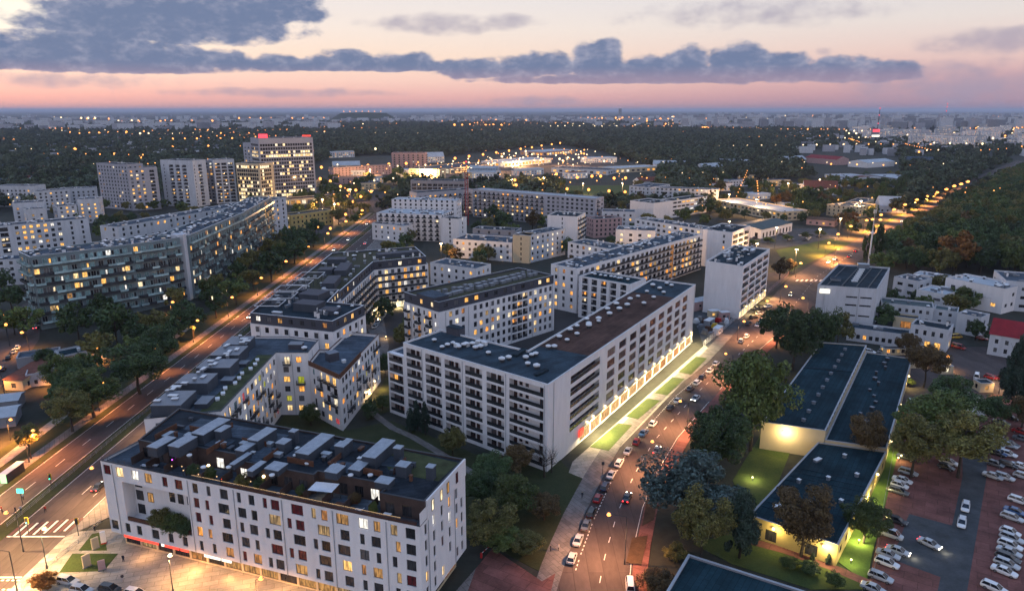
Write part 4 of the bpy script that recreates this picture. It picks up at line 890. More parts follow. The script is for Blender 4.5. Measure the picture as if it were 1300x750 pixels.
# ------------------------------------------------------------------ right side : box hall, works, flat halls
bp = [(131, 295), (153, 288), (180, 330), (159, 338)]
BX = Bld('box_hall', 'tall windowless grey white box hall with dark ribbed roof and round lit sign', 'hall', bp, near=True)
BX.body(bp, 0, 17.6, 'render_white_aged', 'bitumen', specs={0: lambda p0, p1, L, i: [(L*a, L*(a+.19), z, z+.7, 'w', {'pane': 'pane_dark', 'mull': 0}) for a in (.5, .74) for z in (5, 9.5, 13)]}, coping='coping')
for k in range(7): p = lerp(lerp(bp[0], bp[1], .55), lerp(bp[3], bp[2], .5), .3 + .09*k); BX.rbox(*p, (2.4, 1, .5), -.2, ('metal_white', 'metal_white'), name='skylight')
for f in (.15, .4, .65, .85): p = lerp(lerp(bp[0], bp[1], f), lerp(bp[3], bp[2], f), .5); BX.rbox(*p, (.3, 44, .25), -.59, ('metal_dark', 'metal_dark'), name='roof_rib')
p = lerp(lerp(bp[0], bp[1], .2), lerp(bp[3], bp[2], .2), .3); BX.rbox(*p, (4, 3, 1), -.3, ('metal_grey', 'bitumen_grey')); p = lerp(lerp(bp[0], bp[1], .5), lerp(bp[3], bp[2], .5), .95); BX.rbox(*p, (5, 3, 2), -.3, ('metal_grey', 'roof_light'))
m = MB(); p = lerp(bp[0], bp[1], .13); aa = math.atan2(bp[1][1]-bp[0][1], bp[1][0]-bp[0][0]); m.box((p[0] + .2*math.sin(aa), p[1] - .2*math.cos(aa), 15.2), (4, .3, 1.8), aa); BX.part('wall_sign', m, 'sign_white'); BX.finish()
mt = thing('antenna_mast', 'tall slim white mast standing behind the box hall', 'mast', (*G(1102, 339, 0), 0)); m = MB(); m.tube((0, 0, 0), (0, 0, 22), .55, .4, 10); m.tube((0, 0, 22), (0, 0, 33), .24, .1, 8); m.build('pole', 'render_white_aged', mt); m = MB(); m.box((0, 0, 20.5), (2.0, 2.0, .9)); m.build('platform', 'metal_white', mt)
for k in range(3): m = MB(); m.box((.7*math.cos(2.1*k), .7*math.sin(2.1*k), 33), (.3, .3, 2.2)); m.build('antenna', 'metal_white', mt)
WK = 'works building'
block('works_block', 'works block with teal roof and white window row behind the low workshop', 1119, 384, 1186, 391, 8, 11, 'render_white_aged', 'roof_teal', join(win(2, .5, 3.6, 2.6, 1.1, 1.5, lit=.12)), cat=WK, nclut=3, near=True)
block('works_block', 'lower teal roofed works block next in the row', 1186, 392, 1216, 396, 7, 9, 'render_white_aged', 'roof_teal', win(2, .5, 3.2, 2.8, 1.2, 1.3, lit=.05), cat=WK, nclut=2)
block('works_block', 'white works block with a tall dark door at the end of the row', 1216, 397, 1246, 403, 8.5, 9, 'render_white_aged', 'bitumen_grey', win(2, .5, 3.6, 5, 1.2, 1.6, lit=0), cat=WK, nclut=3)
block('gate_building', 'works gate building with six dark windows and lit shopfront below', 1157, 411, 1205, 419, 9, 10, 'render_white_aged', 'bitumen', join(win(1, 4.6, 3, 2.4, 1.1, 1.9, lit=0), between(.3, .95, rows(1, .3, 3.4, 2.4, [(.5, 2, .2, 2.6, 'w')], lit=.9))), cat=WK, nclut=4, near=True)
block('low_workshop', 'long low white workshop with dark roof and a row of small windows', 1076, 415, 1155, 425.5, 5.5, 9, 'render_white_aged', 'bitumen', win(1, .4, 4, 2.1, 1.3, 1.7, lit=.03), cat=WK, nclut=3, near=True)
block('lit_annex', 'small annex with broad glowing windows between workshop and works block', 1135, 401, 1167, 405, 5.5, 6, 'render_cream', 'bitumen', rows(1, .4, 4, 4.5, [(.5, 3.8, .5, 2.8, 'w')], lit=1), cat=WK, nclut=0)
block('white_works', 'white works hall with stepped pale roof in the middle of the works', 1164, 367, 1201, 374, 8, 15, 'render_white', 'roof_light', win(1, 3.5, 3, 5, 3, 1.2, lit=0), cat=WK, nclut=6)
block('white_works', 'large white works hall with pale roof and few dark windows', 1201, 352, 1276, 366.5, 12, 17, 'render_white', 'roof_light', win(2, 2, 4.6, 5, 2, 1.6, lit=.03, skip=.4), cat=WK, nclut=16)
block('white_works', 'small white flat works annex before the large white hall', 1222, 372.5, 1258, 378.5, 6.5, 9, 'render_white', 'roof_light', None, cat=WK, nclut=0)
block('white_works', 'teal tinted works wing cut by the picture edge', 1277, 356, 1330, 360, 14, 24, 'render_white_aged', 'bitumen_grey', win(3, 1, 4, 4.5, 2.6, 1.4, lit=.08), cat=WK, nclut=8)
block('white_works', 'low pale roofed works shed right behind the box hall', 1135, 351, 1166, 357, 9, 13, 'render_white_aged', 'bitumen_grey', win(2, 1, 3.6, 5, 2.6, 1.4, lit=0), cat=WK, nclut=7)
block('white_works', 'flat grey works shed at the back against the wood', 1160, 347, 1200, 353, 8, 10, 'render_white', 'roof_light', None, cat=WK, nclut=8)
block('red_roof_house', 'white house with bright red roof and dormers beside the spruce', 1257, 424, 1330, 436, 8, 13, 'render_white_aged', 'roof_red', win(2, .6, 3.4, 3, 1.1, 1.7, lit=.05), gable=5, cat='house', near=True)
hp = [(68, 178), (83, 172.5), (128, 243), (113, 246.5)]
HW = win(1, 1.5, 4, 5, 2, 1.6, lit=.05)
H1 = Bld('flat_hall', 'taller long flat hall with dark blue roof and cream walls', 'hall', hp, near=True)
H1.body(hp, 0, 8, 'render_cream', 'bitumen_blue', specs={0: None, 3: win(1, 2, 4, 6, 2.4, 1.4, lit=.2), 1: win(1, 6, 1.4, 4, 3, 1, lit=0)}, par=.25, coping='coping')
for k in range(11): p = lerp(lerp(hp[0], hp[1], .6), lerp(hp[3], hp[2], .6), .06 + .085*k); H1.rbox(p[0], p[1], (.8, .8, .7), .6, ('metal_grey', 'metal_grey'), name='roof_vent')
m = MB(); pa, pb = lerp(hp[0], hp[3], .62), lerp(hp[1], hp[2], .62); c = lerp(pa, pb, .5); m.box((c[0], c[1], 7.9), (ln(sub(pa, pb)), .3, .3), math.atan2(pb[1]-pa[1], pb[0]-pa[0])); H1.part('roof_rib', m, 'bitumen', H1.roof); H1.finish()
hp2 = [(83.1, 172.4), (97, 167.5), (141, 236), (128.1, 242.9)]
H2 = Bld('flat_hall', 'lower long flat hall with dark ribbed roof beside the lit lawn', 'hall', hp2, near=True)
H2.body(hp2, 0, 5.4, 'render_cream', 'bitumen_blue', specs={1: win(1, .8, 4, 4.6, 2.6, 2, lit=.3)}, par=.2, coping='coping')
for k in range(14): p = lerp(lerp(hp2[0], hp2[1], .5), lerp(hp2[3], hp2[2], .5), .05 + .068*k); H2.rbox(p[0] + R.uniform(-2, 2), p[1], R.choice([(.7, .7, .7), (1, 1, .9), (.6, .6, 1.2)]), .6, ('metal_dark', 'metal_grey'), name='roof_vent')
H2.finish()
hp3 = [(51.5, 137), (66, 126), (96.5, 166.5), (81, 171.8)]
H3 = Bld('flat_hall', 'near flat hall with dark roof and lamp lit yellow end wall', 'hall', hp3, near=True)
H3.body(hp3, 0, 5, 'render_yellow', 'bitumen_blue', specs={0: rows(1, .3, 3.4, 6, [(.5, 2.4, .2, 2.6, 'w')], lit=.4), 1: win(1, .8, 4, 4.6, 2.2, 1.8, lit=.2)}, par=.15, coping='coping')
for k in range(8): p = lerp(lerp(hp3[0], hp3[1], .2 + .6*(k % 3)/2), lerp(hp3[3], hp3[2], .2 + .6*(k % 3)/2), .15 + .1*k); H3.rbox(*p, R.choice([(.7, .7, .9), (2.2, .9, .5)]), .6, ('metal_grey', 'metal_white'), name='roof_vent')
for k in range(10):
    pa, pb = lerp(hp3[0], hp3[3], .12 + .055*k), lerp(hp3[1], hp3[2], .12 + .055*k); c = lerp(pa, pb, .5); H3.rbox(c[0], c[1], (ln(sub(pa, pb)) - 1.2, .12, .1), math.atan2(pb[1]-pa[1], pb[0]-pa[0]), ('bitumen', 'bitumen'), name='roof_rib', lid=False)
H3.finish()
c0 = G(874, 703, 6); d1 = sub(G(975, 735, 6), c0); d2 = sub(G(852, 729, 6), c0); d1 = (d1[0]/ln(d1), d1[1]/ln(d1)); d2 = (-d1[1]*-1, d1[0]*-1)
d2 = (d1[1], -d1[0]); hp4 = [(c0[0] + d2[0]*22, c0[1] + d2[1]*22), (c0[0] + d2[0]*22 + d1[0]*34, c0[1] + d2[1]*22 + d1[1]*34), (c0[0] + d1[0]*34, c0[1] + d1[1]*34), c0]
H4 = Bld('flat_hall', 'dark blue flat roof with pale metal edge cut by the bottom of the picture', 'hall', hp4, near=True)
H4.body(hp4, 0, 6, 'render_grey', 'bitumen_blue', None, None, par=.4, coping='coping', pw=.4); H4.vent(*lerp(c0, hp4[1], .35), .6); H4.finish()
# kiosks
for lb_, u, v, s_ in (('cream lit kiosk at the hall corner by the gate', 1163, 465, (6, 4, 3)), ('small lit gate lodge under the dark tree', 1199, 473, (4, 3, 3)), ('guard hut with bright lamp at the car park entrance', 1247, 495, (4.5, 4, 3.2)), ('yellow lit loading bay hut behind the halls', 1134, 449, (9, 3, 2.6))):
    x, y = G(u, v, 0); p = [(x - s_[0]/2, y - s_[1]/2), (x + s_[0]/2, y - s_[1]/2), (x + s_[0]/2, y + s_[1]/2), (x - s_[0]/2, y + s_[1]/2)]
    k = Bld('kiosk', lb_, 'kiosk', p, near=True); k.body(p, 0, s_[2], 'render_cream', 'bitumen', specs={0: rows(1, .3, 2.5, 1.6, [(.5, 1.2, .5, 1.5, 'w')], lit=.8), 3: rows(1, .3, 2.5, 1.6, [(.5, 1.2, .5, 1.5, 'w')], lit=.5)}, par=.15); k.finish()
# ------------------------------------------------------------------ ground, roads, pavements, lawns
def sheet(name, mt, polys, z, label, cat, kind='structure'):
    m = MB()
    for p in polys: m.poly([(x, y, z) for x, y in ccw(p)])
    return tag(m.build(name, mt), label, cat, kind=kind)
def px(*pts): return [G(u, v, 0) for u, v in pts]
def ribbon(lft, rgt): return [[lft[k], rgt[k], rgt[k+1], lft[k+1]] for k in range(len(lft) - 1)]
def offset_line(pts, d):
    out = []
    for k in range(len(pts)):
        a, b = pts[max(0, k-1)], pts[min(len(pts)-1, k+1)]; t = sub(b, a); L = ln(t); out.append((pts[k][0] - t[1]/L*d, pts[k][1] + t[0]/L*d))
    return out
def dash(m, pts, w, on, off, z):
    """dashed painted line along a polyline"""
    for a, b in zip(pts, pts[1:]):
        L = ln(sub(b, a)); n = max(1, int(L / (on + off)))
        for k in range(n):
            t = (k + .5) * (on + off) if n * (on + off) <= L else L / 2
            c = lerp(a, b, min(1, t / L)); ang = math.atan2(b[1]-a[1], b[0]-a[0]); cs, sn = math.cos(ang), math.sin(ang); hx, hy = min(on, L)/2, w/2
            m.poly([(c[0] + x*cs - y*sn, c[1] + x*sn + y*cs, z) for x, y in ((-hx, -hy), (hx, -hy), (hx, hy), (-hx, hy))])
g = MB()
xs = [-90000, -30000, -10000, -4000, -2000, -1000, -500, -250, 0, 250, 500, 1000, 2000, 4000, 10000, 30000, 90000]; ys = [-300, 0, 150, 300, 500, 800, 1200, 2000, 3500, 6000, 12000, 25000, 50000, 90000]
for i in range(len(xs) - 1):
    for j in range(len(ys) - 1): g.poly([(xs[i], ys[j], 0), (xs[i+1], ys[j], 0), (xs[i+1], ys[j+1], 0), (xs[i], ys[j+1], 0)])
tag(g.build('ground', 'soil'), 'dark ground between the buildings reaching the horizon', 'ground', kind='structure')
# boulevard
sheet('road', 'asphalt', [[(-124, 60), (-114.6, 60), (-114.6, 640), (-124, 640)], [(-110.6, 60), (-97.5, 60), (-97.5, 640), (-110.6, 640)], [(-124, 640), (-97.5, 640), (-120, 720), (-146, 720)], [(-146, 720), (-120, 720), (-200, 800), (-226, 800)]], .03, 'wide two way boulevard with worn reddish asphalt', 'road')
sheet('road', 'asphalt', [[(-260, 100), (-124, 100), (-124, 124), (-260, 124)], [(-124.0, 60), (-97.5, 60), (-97.5, 133), (-124, 133)]], .028, 'cross street joining the boulevard at the zebra crossing', 'road')
m = MB(); m.prism([(-114.6, 134), (-110.6, 134), (-110.6, 640), (-114.6, 640)], 0, .14); tag(m.build('median', 'lawn_dark'), 'narrow grassy median of the boulevard', 'median', kind='structure')
m = MB(); m.prism(ccw([(-97.5, 136), (-88, 150), (-88, 640), (-97.5, 640)]), 0, .13); tag(m.build('pavement', 'paving'), 'pavement along the white blocks of the boulevard', 'pavement', kind='structure')
m = MB(); m.prism([(-129.5, 126), (-126.3, 126), (-126.3, 640), (-129.5, 640)], 0, .13); tag(m.build('pavement', 'paving'), 'narrow pavement on the tree side of the boulevard', 'pavement', kind='structure')
m = MB(); m.prism([(-126.3, 126), (-124, 126), (-124, 640), (-126.3, 640)], 0, .12); m.prism([(-140, 126), (-129.5, 126), (-129.5, 640), (-140, 640)], 0, .1); tag(m.build('verge', 'lawn_dark'), 'grass strips under the boulevard trees', 'grass verge', kind='structure')
pl = px((-60, 625), (0, 583), (82, 521), (172, 461), (240, 411)); sheet('path', 'paving_light', ribbon(pl, offset_line(pl, -3.2)), .115, 'pale footpath lit orange behind the boulevard trees', 'path')
mk = MB()
dash(mk, [(-119.3, 140), (-119.3, 640)], .16, 4, 8, .045); dash(mk, [(-104.2, 150), (-104.2, 640)], .16, 4, 8, .045); dash(mk, [(-100.9, 150), (-100.9, 400)], .14, 4, 6, .045)
for x in (-123.6, -115, -110.2, -97.9): dash(mk, [(x, 140), (x, 640)], .14, 498, 1, .045)
tag(mk.build('lane_marking', 'paint_white'), 'white lane markings on the boulevard', 'road marking', kind='structure')
zc = MB(); zr = MB()
za, zb_ = G(-30, 679), G(106, 664); Lz = ln(sub(zb_, za)); n = int(Lz / 1.0)
for k in range(n):
    c = lerp(za, zb_, (k + .5)/n)
    if abs(c[0] + 112.6) < 2.2: continue
    (zc if k % 2 == 0 else zr).box((c[0], c[1], .045), (.5 if k % 2 == 0 else .5, 5.0, .01))
tag(zc.build('zebra_crossing', 'paint_white'), 'white stripes of the zebra crossing', 'road marking', kind='structure')
rd = MB()
for k in range(n):
    c = lerp(za, zb_, (k + .5)/n)
    if k % 2 and c[0] > -110: rd.box((c[0], c[1], .044), (.5, 5.0, .01))
tag(rd.build('crossing_field', 'paint_red'), 'red fields between the stripes of the zebra crossing', 'road marking', kind='structure')
m = MB()
for y0 in (122.5, 136.5): m.box((-104, y0, .045), (12.6, .45, .01))
for k in range(26): m.box((-124 + k*1.05, 118.8, .045), (.55, .4, .01)); m.box((-124 + k*1.05, 121.6, .045), (.55, .4, .01))
tag(m.build('stop_line', 'paint_white'), 'stop lines and cycle crossing blocks at the junction', 'road marking', kind='structure')
# plaza in front of the corner block
sheet('plaza', 'paving_light', [[(-97.4, 60), (-15, 60), (-9, 100), (-14, 112), (-85, 140), (-97.4, 138)]], .12, 'pale lamp lit plaza in front of the corner block', 'plaza')
sheet('pavement', 'paving', [[(-15, 60), (7, 60), (7.5, 118), (-6, 128), (-14, 112), (-9, 100)]], .118, 'grey pavement at the end of the corner block', 'pavement')
sheet('pavement', 'paving_red', [px((604, 722), (625, 696), (688, 738), (705, 728), (690, 790), (580, 790))], .142, 'reddish brick paving between the corner block and the street', 'pavement')
m = MB()
for p in (px((100, 699), (117, 678), (132, 675), (136, 699)), px((75, 727), (92, 703), (150, 703), (132, 725))): m.prism(ccw(p), 0, .16)
tag(m.build('lawn', 'lawn'), 'two small lawn triangles at the corner of the plaza', 'lawn', kind='structure')
# right-hand street
LK = px((690, 800), (708, 745), (715, 722), (722, 702), (740, 657), (765, 606), (790, 563), (848, 501), (900, 459), (930, 426), (965, 394), (1003, 352), (1060, 319), (1112, 291), (1190, 250), (1253, 219), (1290, 204))
RK = px((800, 800), (801, 750), (804, 715), (808, 690), (818, 645), (836, 600), (862, 556), (915, 495), (962, 447), (995, 419), (1034, 392), (1062, 352), (1092, 330), (1134, 299), (1206, 257), (1270, 219), (1302, 205))
sheet('road', 'asphalt', ribbon(LK, RK), .03, 'curving street and far avenue past the loggia block and the halls', 'road')
LO = offset_line(LK[:10], 4.6); m = MB()
for p in ribbon(LK[:10], LO): m.prism(ccw(p), 0, .13)
tag(m.build('pavement', 'paving'), 'paved sidewalk beside the parked cars', 'pavement', kind='structure')
RO = offset_line(RK[:10], -3.0); m = MB()
for p in ribbon(RK[:10], RO): m.prism(ccw(p), 0, .13)
tag(m.build('pavement', 'paving_red'), 'brick sidewalk on the hall side of the curving street', 'pavement', kind='structure')
mk = MB(); mid = [lerp(a, b, .56) for a, b in zip(LK, RK)]; dash(mk, mid, .16, 2.2, 4, .045); pk = offset_line(LK[2:9], -2.5); dash(mk, pk, .22, .7, .7, .045); rr = offset_line(RK, .45); dash(mk, rr[:10], .13, 30, .5, .045)
tag(mk.build('lane_marking', 'paint_white'), 'white dashes of the curving street and its parking lane', 'road marking', kind='structure')
mk = MB(); 
for k in range(9): c = lerp(G(1012, 356), G(1060, 356), k/8); mk.box((c[0], c[1], .046), (.9, 4.5, .01), -.6)
for k in range(9): c = lerp(G(968, 398), G(1034, 398), k/8); mk.box((c[0], c[1], .046), (.8, 4.5, .01), -.6)
tag(mk.build('zebra_crossing', 'paint_white'), 'zebra stripes at the far avenue junction', 'road marking', kind='structure')
sheet('road', 'asphalt', [px((968, 380), (1003, 352), (985, 345), (950, 350))], .028, 'side street mouth by the short slab block', 'road')
m = MB()
for p in (px((802.5, 683), (822.5, 680), (814, 718), (795, 714)), px((823, 625), (838, 615), (830, 660), (815, 668))): m.prism(ccw(p), 0, .2)
tag(m.build('lawn', 'earth_brown'), 'brownish grass beds beside the brick sidewalk', 'flower bed', kind='structure')
# loggia block: lit plaza with four lawns
sheet('plaza', 'paving_light', [px((722, 600), (727, 586), (895, 438), (904, 447), (756, 600), (752, 612))], .10, 'pale lamp lit plaza along the loggia block', 'plaza')
m = MB()
for p in (((195,670),(290,690),(410,560),(340,550)), ((380,515),(440,530),(553,435),(487,423)), ((525,398),(588,408),(675,325),(615,316)), ((645,290),(710,303),(790,220),(735,211))): m.prism(ccw(px(*[(700 + a/4, 400 + b/4) for a, b in p])), 0, .17)
tag(m.build('lawn', 'lawn'), 'four slanted lawns on the pale plaza', 'lawn', kind='structure')
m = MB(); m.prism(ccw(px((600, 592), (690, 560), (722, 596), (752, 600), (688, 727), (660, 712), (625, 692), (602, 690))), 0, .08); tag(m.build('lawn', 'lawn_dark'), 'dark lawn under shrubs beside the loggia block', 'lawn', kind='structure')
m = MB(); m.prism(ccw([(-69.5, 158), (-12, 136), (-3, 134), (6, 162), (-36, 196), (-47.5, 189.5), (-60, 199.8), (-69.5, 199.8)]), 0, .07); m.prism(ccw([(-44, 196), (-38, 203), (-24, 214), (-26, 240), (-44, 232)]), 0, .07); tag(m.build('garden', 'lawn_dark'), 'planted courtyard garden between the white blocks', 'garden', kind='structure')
pp = px((455, 512), (475, 530), (495, 545), (520, 556), (560, 580), (600, 605)); sheet('path', 'paving', ribbon(pp, offset_line(pp, 2.2)), .09, 'winding garden path between the white blocks', 'path')
sheet('path', 'paving', [px((448, 520), (484, 470), (494, 440), (486, 400), (455, 395), (478, 440), (474, 490), (440, 515))], .03, 'lamp lit lane between the courtyard block and its neighbours', 'path')
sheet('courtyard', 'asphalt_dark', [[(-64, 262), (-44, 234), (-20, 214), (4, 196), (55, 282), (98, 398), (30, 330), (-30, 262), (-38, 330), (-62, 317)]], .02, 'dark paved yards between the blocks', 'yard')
# hall side
m = MB(); m.prism(ccw(px((1064, 713), (1078, 650), (1098, 575), (1116, 520), (1132, 492), (1146, 497), (1140, 575), (1124, 640), (1108, 700), (1100, 740))), 0, .1); tag(m.build('lawn', 'lawn_lush'), 'bright lamp lit lawn between the flat halls and the car park', 'lawn', kind='structure')
m = MB(); m.prism(ccw(px((930, 610), (968, 548), (1010, 556), (985, 620), (955, 660))), 0, .1); m.prism(ccw(px((880, 690), (960, 668), (1062, 712), (1100, 748), (1030, 748), (930, 716))), 0, .1); tag(m.build('lawn', 'lawn'), 'lawn around the end walls of the flat halls', 'lawn', kind='structure')
pp = px((940, 688), (990, 701), (1050, 722), (1110, 748)); sheet('path', 'paving_red', ribbon(pp, offset_line(pp, 2.4)), .12, 'brick path in front of the near hall', 'path')
sheet('car_park', 'paving_red', [px((1138, 560), (1118, 660), (1092, 800), (1420, 800), (1420, 520), (1260, 500), (1190, 540))], .03, 'brick paved car park', 'car park')
sheet('car_park_lane', 'asphalt_lot', [px((1222, 560), (1254, 560), (1252, 608), (1226, 760), (1188, 760), (1222, 605))], .05, 'long grey lane through the brick car park', 'lane')
sheet('car_park_lane', 'asphalt_lot', [px((1154, 652), (1221, 670), (1207, 737), (1128, 708), (1140, 690))], .04, 'short grey cross lane of the brick car park', 'lane')
sheet('yard', 'asphalt', [px((1128, 442), (1262, 440), (1290, 470), (1300, 505), (1256, 520), (1190, 545), (1140, 530), (1150, 495), (1136, 470))], .028, 'works yard behind the flat halls', 'yard')
sheet('forecourt', 'paving_light', [px((1213, 505), (1232, 497), (1255, 510), (1250, 530), (1225, 520))], .05, 'pale lamp lit forecourt at the guard hut', 'forecourt')
sheet('yard', 'asphalt_lot', [px((880, 398), (905, 385), (935, 402), (960, 392), (928, 428), (905, 448), (893, 440))], .032, 'building site yard at the end of the loggia block', 'yard')
sheet('car_park', 'asphalt_lot', [px((945, 300), (1010, 290), (1062, 290), (1066, 306), (960, 318))], .02, 'small car park before the arched hall', 'car park')
m = MB(); m.prism(ccw(px((985, 318), (1055, 303), (1080, 309), (1003, 345))), 0, .08); m.prism(ccw(px((1085, 300), (1175, 255), (1190, 252), (1110, 291))), 0, .08); tag(m.build('lawn', 'lawn'), 'open grass beside the far avenue', 'lawn', kind='structure')
m = MB(); m.prism(ccw(px((716, 236), (800, 235), (816, 252), (735, 254))), 0, .06); tag(m.build('sports_field', 'lawn'), 'green sports field under orange lamps', 'sports field', kind='structure')
sheet('yard', 'asphalt', [px((540, 236), (524, 220), (690, 190), (740, 192), (800, 216), (700, 226))], .03, 'wide lit depot yard', 'yard')
sheet('road', 'asphalt', [px((-40, 520), (-40, 440), (0, 415), (30, 386), (52, 384), (50, 430), (22, 474), (0, 492))], .03, 'small street washed orange by its lamps', 'road')
sheet('road', 'asphalt', [px((365, 300), (440, 262), (500, 240), (660, 232), (660, 236), (505, 246), (470, 262), (380, 312))], .02, 'side road towards the depot', 'road')
# ------------------------------------------------------------------ fences
def fence(label, pts, h=1.1, mt='metal_grey', step=2.5, group=None):
    f = thing('fence', label, 'fence', (*pts[0], 0), 0, group); o = (*pts[0], 0.0)
    p_ = MB(); r_ = MB()
    for a, b in zip(pts, pts[1:]):
        L = ln(sub(b, a)); n = max(1, int(L / step)); ang = math.atan2(b[1]-a[1], b[0]-a[0]); c = lerp(a, b, .5)
        for k in range(n + 1): q_ = lerp(a, b, k/n); p_.box((q_[0], q_[1], .1 + h/2), (.08, .08, h), ang)
        for z in (.25*h + .1, .6*h + .1, h + .1): r_.box((c[0], c[1], z), (L, .05, .07), ang)
    tag(p_.build('fence_posts' if False else 'upright', mt, f, o), kind='stuff'); r_.build('rail', mt, f, o)
fence('low metal fence along the boulevard median', [(-112.6, 140), (-112.6, 420)], 1.0)
fence('low metal fence between the right carriageway and the plaza', [G(28, 747), G(100, 690), G(128, 664)], 1.0)
fence('wire fence between the bright lawn and the car park', [G(1108, 735), G(1122, 640), G(1134, 575)], 1.6)
fence('board fence beside the building site and the street', [G(893, 440), G(917, 421), G(938, 402)], 2.2, 'metal_white', 2)
fence('low wall fence at the side street by the short slab block', [G(975, 372), G(1000, 350), G(1003, 346)], 1.8, 'render_pink', 2)
# ------------------------------------------------------------------ trees
def leaf_mesh(name, seed, nclump, nleaf, leaf, shape='round', mt='leaf_green', rz=1.0):
    """crown of about 1 m radius made of many leaf faces in uneven clumps"""
    r = np.random.default_rng(seed); cs = []; lob = r.normal(size=(9, 3)); lob[:, 2] = lob[:, 2]*.6 + .35; lob /= np.linalg.norm(lob, axis=1)[:, None]
    while len(cs) < nclump:
        p = r.uniform(-1, 1, 3); d = np.linalg.norm(p)
        if d > 1 or d < .25: continue
        if shape == 'cone': p = np.array([p[0]*(1-(p[2]+1)/2.15), p[1]*(1-(p[2]+1)/2.15), p[2]])
        if shape == 'column': p = np.array([p[0]*.95, p[1]*.95, p[2]]) * np.array([(1 - .55*abs(p[2])**2)]*2 + [1])
        if shape == 'round' and p[2] < -.55: continue
        if shape == 'round': p = p * (.66 + .46*max(0, float(np.max(lob @ (p/np.linalg.norm(p)))))**3)
        cs.append(p * r.uniform(.75, 1.05))
    cs = np.array(cs); rad = r.uniform(.10, .31, nclump) * (.8 if shape != 'round' else 1)
    k = r.integers(0, nclump, nleaf); d = r.normal(size=(nleaf, 3)); d /= np.linalg.norm(d, axis=1)[:, None]
    ctr = cs[k] + d * (rad[k] * r.uniform(.35, 1, nleaf)**.5)[:, None]
    ctr *= np.array([1, 1, rz])
    n = d * .6 + r.normal(size=(nleaf, 3)) * .5 + np.array([0, 0, .35]); n /= np.linalg.norm(n, axis=1)[:, None]
    t = np.cross(n, r.normal(size=(nleaf, 3))); t /= np.linalg.norm(t, axis=1)[:, None]; b = np.cross(n, t)
    s = leaf * r.uniform(.6, 1.3, nleaf)[:, None]
    v = np.stack([ctr - t*s, ctr - b*s*.55, ctr + t*s, ctr + b*s*.55], 1).reshape(-1, 3)
    me = bpy.data.meshes.new(name); me.vertices.add(len(v)); me.vertices.foreach_set('co', v.ravel().astype(np.float32))
    me.loops.add(nleaf*4); me.loops.foreach_set('vertex_index', np.arange(nleaf*4, dtype=np.int32))
    me.polygons.add(nleaf); me.polygons.foreach_set('loop_start', np.arange(0, nleaf*4, 4, dtype=np.int32)); me.polygons.foreach_set('loop_total', np.full(nleaf, 4, dtype=np.int32))
    me.materials.append(MATS[mt]); me.update(); me.validate(); return me
def trunk_mesh(seed, h=1.0, spread=.5, bare=False):
    """unit trunk: h tall to the crown centre, with limbs"""
    r = random.Random(seed); m = MB(); p = (0, 0, -.05); pr = .045
    for k in range(4):
        q_ = (p[0] + r.uniform(-.03, .03), p[1] + r.uniform(-.03, .03), h*(k+1)/4); m.tube(p, q_, pr, pr*.8, 7); p = q_; pr *= .8
        if k >= 1:
            for _ in range(5):
                a = r.uniform(0, 2*PI); e = (p[0] + spread*math.cos(a)*r.uniform(.5, 1), p[1] + spread*math.sin(a)*r.uniform(.5, 1), p[2] + r.uniform(.15, .5)); m.tube(p, e, pr*.55, pr*.15, 5)
                if bare:
                    for _ in range(4):
                        f = lerp3(p, e, r.uniform(.4, 1)); m.tube(f, (f[0] + r.uniform(-.25, .25), f[1] + r.uniform(-.25, .25), f[2] + r.uniform(.1, .4)), pr*.22, pr*.06, 4)
    return m.mesh('trunk', 'bark')
def lerp3(a, b, t): return tuple(x + (y-x)*t for x, y in zip(a, b))
TRUNKS = [trunk_mesh(s) for s in (1, 2, 3)]
CR = {}
def crown(kind, lod, var):
    key = (kind, lod, var)
    if key not in CR:
        shape = {'needle': 'cone', 'poplar': 'column'}.get(kind, 'round'); mt = {'needle': 'leaf_needle', 'poplar': 'leaf_deep', 'green': 'leaf_green', 'deep': 'leaf_deep', 'olive': 'leaf_olive', 'silver': 'leaf_silver', 'orange': 'leaf_orange', 'brown': 'leaf_brown'}[kind]
        nc, nl, lf = {0: (80, 15000, .042), 1: (40, 3200, .09), 2: (20, 700, .2)}[lod]
        CR[key] = leaf_mesh('crown', 100 + var*7 + lod + sum(map(ord, kind)), nc, nl, lf, shape, mt)
    return CR[key]
TREES = []; TT = [None]
def tree(name, label, x, y, h, r, kind='green', lod=0, group=None, low=.25, cat='tree', bare=False):
    """h total height, r crown radius, low = where the crown starts (fraction of h)"""
    t = thing(name, label, cat, (x, y, 0), R.uniform(0, 6.28), group)
    rz = h*(1-low)/2; cz = h - rz
    tr = link('trunk', TRUNKS[R.randrange(3)], t); s_ = max(2.2, r*1.25); tr.scale = (s_, s_, cz*1.15)
    c = link('crown', crown(kind, lod, R.randrange(3)), t, (0, 0, cz)); c.scale = (r, r*R.uniform(.9, 1.1), rz)
    TREES.append((x, y)); TT[0] = t; return t
